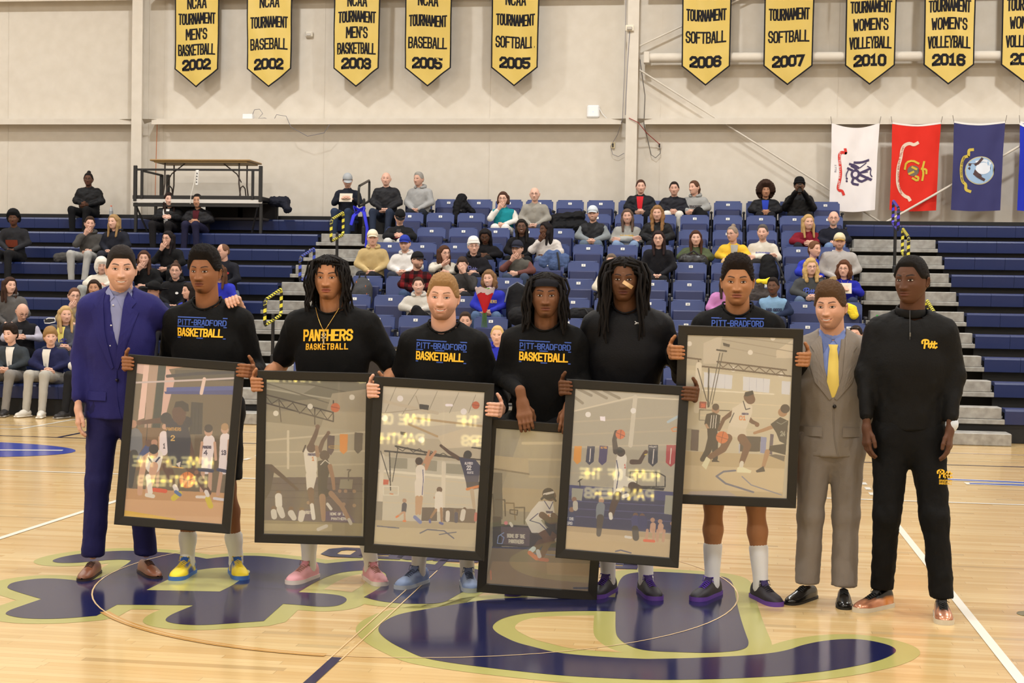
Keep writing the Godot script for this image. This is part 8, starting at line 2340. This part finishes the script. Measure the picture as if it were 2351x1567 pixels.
func crowd() -> void:
	for d: Array in CROWD: seated(d)
const CROWD := [
	[-9.76, 0.70, 9, 16, "woman in a black puffer coat alone on the top bench", "D bun 1c1614 1a1a1c 161618 rest", "coat glasses"],
	[-10.04, 0.72, 6, 17, "boy in a black bonnet and skull-print pyjama trousers", "D bonnet 141416 2a2a2e 1c1c1e lap", "band:6e3424"],
	[-8.72, 0.64, 6, 29, "young man in a grey hoodie resting his chin on his hand", "L short 3a2a20 4a4846 a4a29e face", "hood"],
	[-8.25, 0.68, 6, -12, "woman with long blonde hair and a navy hoodie looking aside", "L long 9a7c54 22242e 2c2c34 lap", "hood"],
	[-7.94, 0.58, 8, 26, "dark-haired woman in a black fur-collared coat holding a phone", "L long 2a1c18 1a1a1c 1c1a1c phone", "coat collar:e4e0dc"],
	[-7.40, 0.56, 8, 8, "young woman in a maroon hoodie under a black jacket", "M slick 1a1412 1c1b1e 23223a lap", "coat collar:4a1820"],
	[-7.02, 0.67, 5, -14, "woman with very long black hair raising a hand to her glasses", "L long 1c1618 18181a 1a1a1c face", "glasses"],
	[-7.15, 0.62, 4, 17, "brown-haired woman in black with knuckles at her mouth", "L long 4a3024 161618 18181a face", ""],
	[-6.35, 0.71, 3, 13, "laughing woman with glasses, a hair bun and a black hoodie", "L bun 4a3428 17171a 18181a lap", "hood glasses smile mark:e8e8e8"],
	[-7.85, 0.49, 4, 29, "child with a white hood up and green lettering", "L hoodup dcd6cc dcd6ca 9a9c98 lap", "text:2f7a4a:BRADFORD"],
	[-6.33, 0.69, 2, -38, "man in a black wide-brimmed hat and striped shirt", "L hat 141416 2c3044 2a2a30 lap", ""],
	[-7.28, 0.72, 2, 16, "woman with dark centre-parted hair in pale grey", "M long 2e2018 8c8e8a 55585c lap", ""],
	[-7.61, 0.60, 2, 37, "woman with glasses and a tan sweater touching her cheek", "L slick 6a4a38 a89472 4a4a50 face", "glasses"],
	[-7.39, 0.63, 1, 37, "blonde woman in a yellow script-lettered tee and grey cardigan", "L long b89868 4a4c58 3c3e48 lap", "collar:e8d878 script:2c2f80"],
	[-8.03, 0.66, 1, 45, "balding man in a check shirt and black vest looking down", "L bald 7a6a5c 1a1a1e 26262a phone", "glasses pitch:0.5 sleeves:b8b4c4"],
	[-8.60, 0.74, 2, 52, "long-haired woman in a grey hoodie at the left edge", "L long 3a261e 5c5a5a 222226 lap", "hood"],
	[-7.76, 0.65, 0, -8, "boy with dark curly hair in a charcoal zip jacket", "L curlytop 241a16 383e44 807c78 lap", "collar:e0dcd6 zip"],
	[-7.24, 0.63, 0, 30, "fair-haired boy in a navy zip jacket and grey trousers", "L mop 94744c 23264a a8a49c lap", "collar:d8d4cc zip slides"],
	[-6.68, 0.57, 0, 29, "person in white sleeves and black trousers mostly behind the blue suit", "L short 3a2a20 d8d6d2 1c1c1e lap", ""],
	[-5.84, 0.74, 4, -36, "balding man in a dark sweater with a red badge", "L shortring 6a4c3a 1f2028 6c7a90 lap", "mark:c03838"],
	[-5.65, 0.70, 3, -11, "person in royal blue behind the curly-haired player", "L long 5a3c2a 2f36b0 34405a lap", ""],
	[-5.81, 0.70, 2, -40, "dark-haired woman in blue half hidden behind the curly-haired player", "L long 1e1614 3440b4 2c2c34 lap", ""],
	[-4.94, 0.70, 9, 18, "man in a pale cap reading a paper programme", "L cap a8acb0 20232e 2c3850 paper", "pitch:0.45"],
	[-4.23, 0.73, 9, 8, "bald man in a black and grey winter jacket", "L bald 8a7464 26262a 2a3244 lap", "coat"],
	[-3.61, 0.73, 9, -23, "grey-haired man in a light grey hoodie", "L short 9a9690 a2a2a2 23262e lap", "hood"],
	[-3.65, 0.55, 7, 17, "man in a black cap and red-lettered hoodie looking at a phone", "L cap 18181a 202124 c8c8c4 phone", "pitch:0.5 text:c83848:BRADFORD"],
	[-3.74, 0.71, 5, 14, "young man in a cream cap and tan hoodie", "L cap e2d8c0 bfa878 202024 lap", "hood"],
	[-3.21, 0.63, 5, 0, "man in a blue and yellow cap and white hoodie", "L cap 2c3c9c dcdad8 303440 lap", "hood glasses brim:2c3c9c beardgrey"],
	[-2.90, 0.64, 4, 52, "bearded man in a black cap and red buffalo plaid jacket", "L cap 17171a 3a1418 3a4c6a lap", "plaid beard:3a2a20"],
	[-2.64, 0.49, 5, 41, "woman with long brown hair and glasses in a cream sweater", "L long 4a2e20 cdc6ba 2a2a30 face", "glasses script:2a2a40"],
	[-2.69, 0.55, 3, 12, "smiling woman in a pale grey hoodie with crossed black-clad knees", "L slick 3a2820 c4c0b8 18181a lap", "hood smile"],
	[-2.18, 0.59, 4, 10, "person in dark grey hiding their face in one hand", "L slick 3a2c26 3c3a3a 26262a facepalm", "pitch:0.4"],
	[-2.15, 0.60, 5, 15, "boy in a white beanie and black lettered hoodie", "L beanie e6e4e0 1c1b20 24242a lap", "hood glasses script:5a5c90"],
	[-2.08, 0.51, 6, 4, "young woman with straight black hair looking down in black", "D long 161214 18171a 1a1a1c lap", "pitch:0.4 glasses"],
	[-1.50, 0.66, 6, 5, "laughing woman with braids and glasses in black", "D long 1a1614 18171a 1a1a1c lap", "glasses smile"],
	[-1.43, 0.57, 5, -17, "older man in a navy cap, grey vest and plaid sleeves", "L cap 2a2c3a 56544f 3a4458 face", "glasses sleeves:6a4440"],
	[-1.08, 0.62, 6, -48, "woman in a white puffer jacket covering her mouth", "D long 1a1416 cfc8c4 5a6884 face", "coat"],
	[-2.02, 0.63, 8, -2, "woman in a teal vest with short brown hair, hand at her face", "L bob 4a3026 1f8a96 e0dcd8 face", "glasses sleeves:dcd8d2"],
	[-1.49, 0.71, 8, 2, "bald man with glasses in a grey quarter-zip sweater", "L bald 8a7a6c 96928a 3a4050 lap", "glasses"],
	[-1.63, 0.66, 3, -9, "smiling curly-haired woman in royal blue holding flowers", "L curly 7a5c40 2f36b4 52688c lap", "text:e0c060:PANTHERS smile"],
	[-1.17, 0.77, 0, 4, "blonde ponytailed woman in a royal blue lettered hoodie", "L slick c8a870 2c34b0 22242a lap", "hood script:e0dcd0"],
	[-1.73, 0.64, 1, 10, "short-haired man mostly hidden behind the bearded player", "L short 3a2c24 8a8e98 3a4258 lap", ""],
	[-0.43, 0.63, 7, -3, "smiling man in a white cap and black quilted vest", "L cap c8d0d8 242529 5a6878 lap", "coat beard:6a5444 smile sleeves:80868a"],
	[0.12, 0.60, 7, 2, "smiling woman with long grey-brown hair in a grey tee", "L long 5c4a40 a0a09c 7a90b0 cross", "text:c8a038:PITT-BRADFORD smile"],
	[0.61, 0.65, 7, -2, "woman with long ringlets in a black puffer jacket", "L curlylong 8a6642 1a1a1d 1c1c20 lap", "coat"],
	[0.70, 0.75, 5, -1, "girl with glasses and waist-length dark hair in black", "L long 2e2020 1b1b20 1e1e22 lap", "glasses"],
	[1.24, 0.51, 6, 4, "girl with brown hair and a fringe in an olive green jacket", "L long 4a2e22 4a5438 2a2a2a lap", "coat"],
	[1.84, 0.58, 6, -35, "woman with greying updo and a yellow cardigan", "L bun 8a7a6c e2b83c c8a878 lap", "glasses collar:a8a8a4"],
	[2.28, 0.61, 6, -11, "man in a cream sweatshirt with blue lettering, arms folded", "L short 5a5450 d4cec2 2c2a2a cross", "text:38449c:PITTSBURGH beardgrey"],
	[0.24, 0.62, 9, 6, "woman in a red hoodie under a black puffer jacket", "L slick 4a3026 1b1c22 1c1c20 lap", "coat collar:c42830"],
	[0.82, 0.59, 9, -1, "young woman in a navy jacket and white trousers", "L slick 2a1e1a 1c1c24 d8d4cc lap", "coat"],
	[1.19, 0.61, 9, -39, "young woman in a grey hoodie with crossed black legs", "L slick 5a3c2c 9a9a98 161618 lap", "hood smile text:3a3034:BRADFORD"],
	[2.36, 0.57, 9, 3, "young man with a huge curly afro and black puffer jacket", "M afro 3a2820 1b1b1e 1c1c20 lap", "coat collar:2c40a8"],
	[2.93, 0.65, 9, -3, "man in a black beanie filming with a phone", "D beanie 141416 161618 1a1a1c photo", "coat"],
	[2.98, 0.53, 7, 15, "smiling blonde woman in a maroon sweater", "L long b89664 7a1c2c 24242c lap", "smile"],
	[3.40, 0.59, 7, -4, "bald grey-bearded man in a dark patterned fleece", "L bald 8a7868 20222e 6a82a8 lap", "glasses beardgrey2"],
	[2.97, 0.62, 5, 42, "woman in a royal blue polo shirt seen in profile", "L slick 6a4630 2f3cb8 26262a lap", ""],
	[3.38, 0.73, 5, -1, "large bearded man in a tan cap and light grey shirt", "L cap d8ccac aeaaa8 9a8058 lap", "beard:5a3e2c big brim:b08a40"],
	[2.91, 0.62, 4, 12, "blonde woman with glasses in a charcoal script sweatshirt", "L longwavy c0a06a 4a4c4e 5a6c88 lap", "glasses script:4a60c0"],
	[3.41, 0.60, 4, -13, "curly brown-haired woman in a cobalt sweater holding a paper", "L curly 5a3826 252aa0 2c3450 paper", "glasses necklace"],
	[2.39, 0.61, 3, -14, "man in a light blue jersey lettered hard knocks", "D short 201816 7ea2c4 2a3048 lap", "text:23284a:HARD:KNOCKS sleeves:26304c"],
	[3.41, 0.56, 1, -20, "young woman with sunglasses pushed up on her hair", "L slick 2c201c 6a4c2c 2a2a2e lap", "shades"],
	[0.06, 0.65, 4, -6, "man in a purple and gold jacket half hidden by locs", "L short 6a5c50 3c2456 2a2a30 lap", "sleeves:d8d0c0 band:d0a030"],
	[1.73, 0.68, 3, 0, "person in pink behind the player with the highest picture", "L long 3a2a24 c080b8 2a2a30 lap", ""],
	[0.83, 0.50, 1, 3, "person in bright blue behind the player with the bandage", "L long 3a2a24 2c40c8 2a2a30 lap", ""],
]

# ------------------------------------------------------------------ coats, bags and other belongings
func heap(called: String, label: String, category: String, at: Vector3, lumps: Array, m: Material, cell := 0.016, wr := 0.02, strap := []) -> Node3D:
	var o := thing(called, label, category, at, 0.0, "belongings left on the seats")
	var bs: Array = []
	for l: Array in lumps: bs.append(bone(l[0], l[1], l[2], l[3] if l.size() > 3 else l[2], 0.03, Vector3(1, 1, l[4]) if l.size() > 4 else Vector3.ONE))
	var s := Shape.new()
	soft(s, bs, cell, [], [], wr, Vector3(9, 13, 9))
	part("bundle" if strap.is_empty() else "bag_body", s.mesh(), m, o)
	if strap: part("strap", tube_mesh(strap, [0.014], 6, 0.35), mat(c8(28, 28, 30), 0.7), o)
	return o

func belongings() -> void:
	var black := cloth(c8(20, 20, 23), 0.7, 0.5, 9.0)
	heap("coat", "black coat draped over a seat back in the top row", "coat", Vector3(-2.95, 3.06, -17.6), [[Vector3(0, 0.0, 0), Vector3(0.04, 0.36, 0.0), 0.12, 0.1], [Vector3(0.04, 0.3, 0), Vector3(0.24, 0.14, 0.02), 0.08, 0.05], [Vector3(-0.03, 0, 0.1), Vector3(-0.02, 0.28, 0.08), 0.08, 0.07]], black)
	heap("coat", "black puffer coat piled on the seats beside the bald man in grey", "coat", Vector3(-0.93, 2.86, -16.72), [[Vector3(-0.22, 0.16, 0), Vector3(0.2, 0.22, 0), 0.1, 0.09], [Vector3(-0.2, 0.03, 0.05), Vector3(0.26, 0.05, 0.02), 0.1, 0.1], [Vector3(0.2, 0.1, 0), Vector3(0.33, -0.02, 0.05), 0.08, 0.06]], black)
	heap("coat", "grey coat bundled on the bench left of the chin-resting man", "coat", Vector3(-9.12, 2.16, -15.16), [[Vector3(-0.14, 0.07, 0), Vector3(0.14, 0.09, 0), 0.08, 0.09]], cloth(c8(74, 72, 70), 0.85))
	heap("coat", "dark coat hung over the right end of the black platform", "coat", Vector3(-6.12, 3.2, -17.2), [[Vector3(-0.1, 0.12, 0), Vector3(0.12, 0.12, 0), 0.09, 0.1], [Vector3(0.12, 0.1, 0.05), Vector3(0.2, -0.02, 0.1), 0.08, 0.07]], cloth(c8(26, 28, 40), 0.7))
	var b := heap("backpack", "grey backpack with orange zip pulls standing on a seat", "backpack", Vector3(-3.7, 1.58, -13.62), [[Vector3(0, 0.05, 0), Vector3(0, 0.2, -0.01), 0.16, 0.15, 0.6], [Vector3(0, 0.2, -0.01), Vector3(0, 0.28, -0.02), 0.14, 0.1, 0.6], [Vector3(0, 0.06, 0.08), Vector3(0, 0.14, 0.08), 0.12, 0.11, 0.5]], cloth(c8(72, 72, 74), 0.85, 0.5, 12.0), 0.014, 0.006, [Vector3(-0.05, 0.36, 0), Vector3(-0.04, 0.44, 0), Vector3(0.04, 0.44, 0), Vector3(0.05, 0.36, 0)])
	for q: Vector2 in [Vector2(-0.06, 0.3), Vector2(0.08, 0.24), Vector2(0.1, 0.12), Vector2(-0.05, 0.06)]: part("zip_pull", box_mesh(Vector3(0.012, 0.03, 0.008), 0.003), mat(c8(196, 104, 56), 0.6), b, Vector3(q.x, q.y, 0.13))
	heap("tote_bag", "blue denim bag on the lap of the woman in the white puffer", "bag", Vector3(-0.93, 2.2, -14.72), [[Vector3(-0.16, 0.02, 0), Vector3(-0.06, 0.16, 0), 0.1, 0.08], [Vector3(0.02, 0.0, 0.02), Vector3(0.04, 0.16, 0), 0.11, 0.08], [Vector3(0.16, 0.0, 0), Vector3(0.17, 0.12, 0), 0.09, 0.07]], cloth(c8(74, 92, 132), 0.85, 0.5, 12.0), 0.014, 0.014, [Vector3(0.06, 0.2, 0.08), Vector3(0.09, 0.08, 0.12), Vector3(0.1, -0.08, 0.1)])
	var st := heap("stroller", "black hooded stroller beside the woman with flowers", "stroller", Vector3(-1.22, 1.42, -12.76), [[Vector3(0, 0.04, 0), Vector3(0.0, 0.3, -0.06), 0.16, 0.17, 0.8], [Vector3(0, -0.12, 0.06), Vector3(0.02, 0.02, 0.04), 0.12, 0.15]], black, 0.016, 0.004)
	part("hood_rim", tube_mesh([Vector3(-0.16, 0.2, 0.14), Vector3(-0.12, 0.4, 0.08), Vector3(0, 0.48, 0.05), Vector3(0.12, 0.42, 0.08), Vector3(0.17, 0.2, 0.14)], [0.013], 8), mat(c8(86, 92, 110), 0.4, 0.4), st)
	part("handle", tube_mesh([Vector3(0.17, 0.1, 0.1), Vector3(0.2, -0.2, 0.14)], [0.014], 8), mat(c8(30, 30, 32), 0.4), st)
	heap("duffel_bag", "black bag on a seat between the flowers and the headband player", "bag", Vector3(-0.98, 1.36, -12.02), [[Vector3(-0.14, 0.06, 0), Vector3(0.14, 0.06, 0), 0.13, 0.12]], black, 0.016, 0.01, [Vector3(-0.1, 0.18, 0.02), Vector3(0, 0.23, 0.03), Vector3(0.1, 0.18, 0.02)])
	heap("duffel_bag", "black strapped bag on a seat right of the headband player", "bag", Vector3(-0.31, 1.38, -12.8), [[Vector3(-0.1, 0.06, 0), Vector3(0.12, 0.08, 0), 0.11, 0.1]], black, 0.016, 0.01, [Vector3(-0.12, 0.14, 0.05), Vector3(0.06, 0.16, 0.1), Vector3(0.18, 0.0, 0.12), Vector3(0.2, -0.2, 0.12)])
	heap("handbag", "black leather bag on the lap of the girl in green", "bag", Vector3(1.22, 2.3, -14.82), [[Vector3(-0.13, 0.0, 0), Vector3(0.13, 0.0, 0), 0.11, 0.1]], mat(c8(24, 23, 25), 0.4), 0.014, 0.008, [Vector3(-0.1, 0.09, 0.04), Vector3(0, 0.15, 0.05), Vector3(0.1, 0.08, 0.04)])
	heap("handbag", "cream bag hanging below the woman in the yellow cardigan", "bag", Vector3(1.72, 2.1, -14.62), [[Vector3(0, -0.1, 0), Vector3(0, 0.1, 0), 0.07, 0.06]], cloth(c8(226, 214, 196), 0.8), 0.014, 0.006, [Vector3(-0.04, 0.14, 0.0), Vector3(0, 0.22, 0.0), Vector3(0.05, 0.14, 0.0)])
	heap("backpack", "black backpack on the lap of the man in the cream sweatshirt", "backpack", Vector3(2.36, 2.1, -14.5), [[Vector3(0, 0, 0), Vector3(-0.02, 0.2, 0), 0.15, 0.11]], black, 0.016, 0.008, [Vector3(0.08, 0.26, 0.04), Vector3(0.16, 0.12, 0.08), Vector3(0.24, -0.12, 0.1)])
	heap("jacket", "houndstooth jacket heaped beside the man in the light blue jersey", "jacket", Vector3(2.18, 1.72, -13.5), [[Vector3(-0.08, 0, 0), Vector3(0.1, 0.04, 0), 0.13, 0.11], [Vector3(-0.04, 0.08, 0), Vector3(0.02, 0.18, 0), 0.1, 0.08]], cloth(c8(70, 64, 62), 0.9, 1.0, 30.0))
	heap("scarf", "bright yellow cloth lying above the man in light blue", "cloth", Vector3(2.3, 1.94, -13.46), [[Vector3(-0.12, 0.04, 0), Vector3(0.06, 0.02, 0), 0.035, 0.03], [Vector3(0.04, 0.02, 0), Vector3(0.13, -0.06, 0.03), 0.032, 0.02], [Vector3(-0.05, 0.03, 0), Vector3(0.04, 0.08, 0), 0.02, 0.018]], cloth(c8(236, 206, 52), 0.8), 0.01, 0.008)
	heap("scarf", "bright yellow cloth on a seat back behind the grey-suited man", "cloth", Vector3(3.47, 1.56, -12.96), [[Vector3(-0.05, 0.06, 0), Vector3(0.03, -0.06, 0.02), 0.06, 0.05], [Vector3(0.02, 0.05, 0), Vector3(0.06, -0.04, 0.02), 0.045, 0.03]], cloth(c8(238, 208, 56), 0.8), 0.01, 0.01)
	# flowers in red paper
	var fl := thing("bouquet", "flowers wrapped in red paper held by the curly-haired woman", "bouquet", Vector3(-1.63, 1.46, -12.38))
	var s := Shape.new()
	var g := PackedVector3Array()
	for j in 6:
		for i in 16:
			var a := TAU * i / 16
			var r := lerpf(0.02, 0.12, j / 5.0) * (1.0 + 0.12 * sin(a * 5.0) * j / 5.0)
			g.append(Vector3(cos(a) * r, j / 5.0 * 0.28, sin(a) * r * 0.6))
	s.grid(g, 16, true)
	part("wrapping", s.mesh(), mat(c8(196, 30, 40), 0.35), fl)
	s = Shape.new()
	g = PackedVector3Array()
	for j in 3:
		for i in 16:
			var a := TAU * i / 16
			var r := 0.121 + 0.012 * j
			g.append(Vector3(cos(a) * r, 0.27 + 0.04 * j + 0.02 * sin(a * 4.0), sin(a) * r * 0.6))
	s.grid(g, 16, true)
	part("clear_wrap", s.mesh(), mat(c8(206, 186, 186), 0.25), fl)
	for k in 7:
		s = Shape.new()
		var c := Vector3(0.06 * cos(k * 2.4), 0.29 + 0.015 * (k % 3), 0.03 * sin(k * 2.4))
		soft(s, [bone(c, c + Vector3(0, 0.012, 0), 0.026, 0.022, 0.01)], 0.01, [], [], 0.008, Vector3(60, 60, 60))
		part("blossom", s.mesh(), cloth([c8(214, 190, 190), c8(150, 20, 40), c8(90, 130, 60)][k % 3], 0.8), fl)
	for k in 5: part("stalk", tube_mesh([Vector3(0.01 * (k - 2), 0.02, 0), Vector3(0.018 * (k - 2), -0.2 - 0.02 * (k % 2), 0.02)], [0.006], 5), mat(c8(70, 104, 50), 0.7), fl)
	# bottles
	for q: Array in [[Vector3(3.78, 1.3, -12.62), c8(60, 170, 70), c8(40, 150, 60), "green soda bottle standing on the right aisle step"], [Vector3(-9.3, 3.02, -17.4), c8(206, 210, 214), c8(226, 96, 60), "clear water bottle with an orange cap on the top bench"]]:
		var o := thing("bottle", q[3], "bottle", q[0], 0.0, "drink bottles")
		s = Shape.new()
		s.lathe(PackedVector2Array([Vector2(0.0, 0.0), Vector2(0.032, 0.002), Vector2(0.034, 0.02), Vector2(0.031, 0.07), Vector2(0.034, 0.11), Vector2(0.033, 0.15), Vector2(0.014, 0.195), Vector2(0.013, 0.21)]), 16)
		var gm := StandardMaterial3D.new()
		gm.albedo_color = Color(q[1], 0.55)
		gm.transparency = BaseMaterial3D.TRANSPARENCY_ALPHA
		gm.roughness = 0.08
		part("bottle_body", s.mesh(), gm, o)
		s = Shape.new()
		s.lathe(PackedVector2Array([Vector2(0.0145, 0.205), Vector2(0.0145, 0.225), Vector2(0.0, 0.227)]), 12)
		part("screw_cap", s.mesh(), mat(q[2], 0.5), o)
		s = Shape.new()
		s.lathe(PackedVector2Array([Vector2(0.0345, 0.075), Vector2(0.0345, 0.125)]), 16)
		part("wrapper", s.mesh(), mat((q[1] as Color).darkened(0.25), 0.5), o)
	# the framed jersey standing on the court behind the line
	var jf := thing("jersey_frame", "framed black and purple jersey leaning by the front seats", "framed jersey", Vector3(-2.62, 0.36, -9.95))
	var x := Basis(Vector3.RIGHT, -0.12)
	s = Shape.new()
	for q: Array in [[Vector3(0, 0.66, 0), Vector3(0.62, 0.035, 0.03)], [Vector3(0, 0.0, 0), Vector3(0.62, 0.035, 0.03)], [Vector3(-0.3, 0.33, 0), Vector3(0.035, 0.68, 0.03)], [Vector3(0.3, 0.33, 0), Vector3(0.035, 0.68, 0.03)]]: s.box(x * (q[0] as Vector3), q[1], 0.004, x)
	part("frame", s.mesh(), mat(c8(22, 21, 24), 0.4), jf)
	s = Shape.new()
	s.box(x * Vector3(0, 0.33, -0.006), Vector3(0.58, 0.64, 0.01), 0.0, x)
	part("mat_board", s.mesh(), mat(c8(228, 218, 204), 0.8), jf)
	var P := func(a: Array, z: float) -> ArrayMesh:
		var h := Shape.new()
		h.extrude(PackedVector2Array(a), z, z + 0.006, Transform3D(x, Vector3.ZERO))
		return h.mesh()
	part("jersey", P.call(v2s("-0.17,0.04 0.17,0.04 0.17,0.42 0.11,0.52 0.09,0.6 0.05,0.6 0.0,0.5 -0.05,0.6 -0.09,0.6 -0.11,0.52 -0.17,0.42"), 0.001), cloth(c8(52, 48, 46), 0.85), jf)
	for sg in [-1.0, 1.0]: part("shoulder_panel", P.call([Vector2(sg * 0.05, 0.605), Vector2(sg * 0.095, 0.605), Vector2(sg * 0.1, 0.53), Vector2(sg * 0.045, 0.52)], 0.008), cloth(c8(74, 58, 150), 0.8), jf)
	part("lining", P.call(v2s("-0.045,0.59 0.045,0.59 0.0,0.5"), 0.004), cloth(c8(170, 172, 178), 0.8), jf)
	part("stand", box_mesh(Vector3(0.5, 0.36, 0.3), 0.01), mat(c8(26, 26, 30), 0.6), jf, Vector3(0, -0.18, -0.06))
	var sg2 := thing("sunglasses", "white-rimmed sunglasses lying on the bench by the check-shirted man", "sunglasses", Vector3(-7.5, 1.02, -11.12))
	part("frame", tube_mesh([Vector3(-0.07, 0.24, 0), Vector3(0.0, 0.27, 0.02), Vector3(0.09, 0.27, 0.02), Vector3(0.1, 0.22, 0.02), Vector3(0.02, 0.2, 0.03), Vector3(-0.06, 0.2, 0.0)], [0.008], 6, 1.0, Vector3.ZERO, true), mat(c8(230, 230, 232), 0.4), sg2)
	part("lens", box_mesh(Vector3(0.14, 0.05, 0.006), 0.002, Vector3(0.01, 0.235, 0.014)), mat(c8(40, 42, 50), 0.1), sg2)
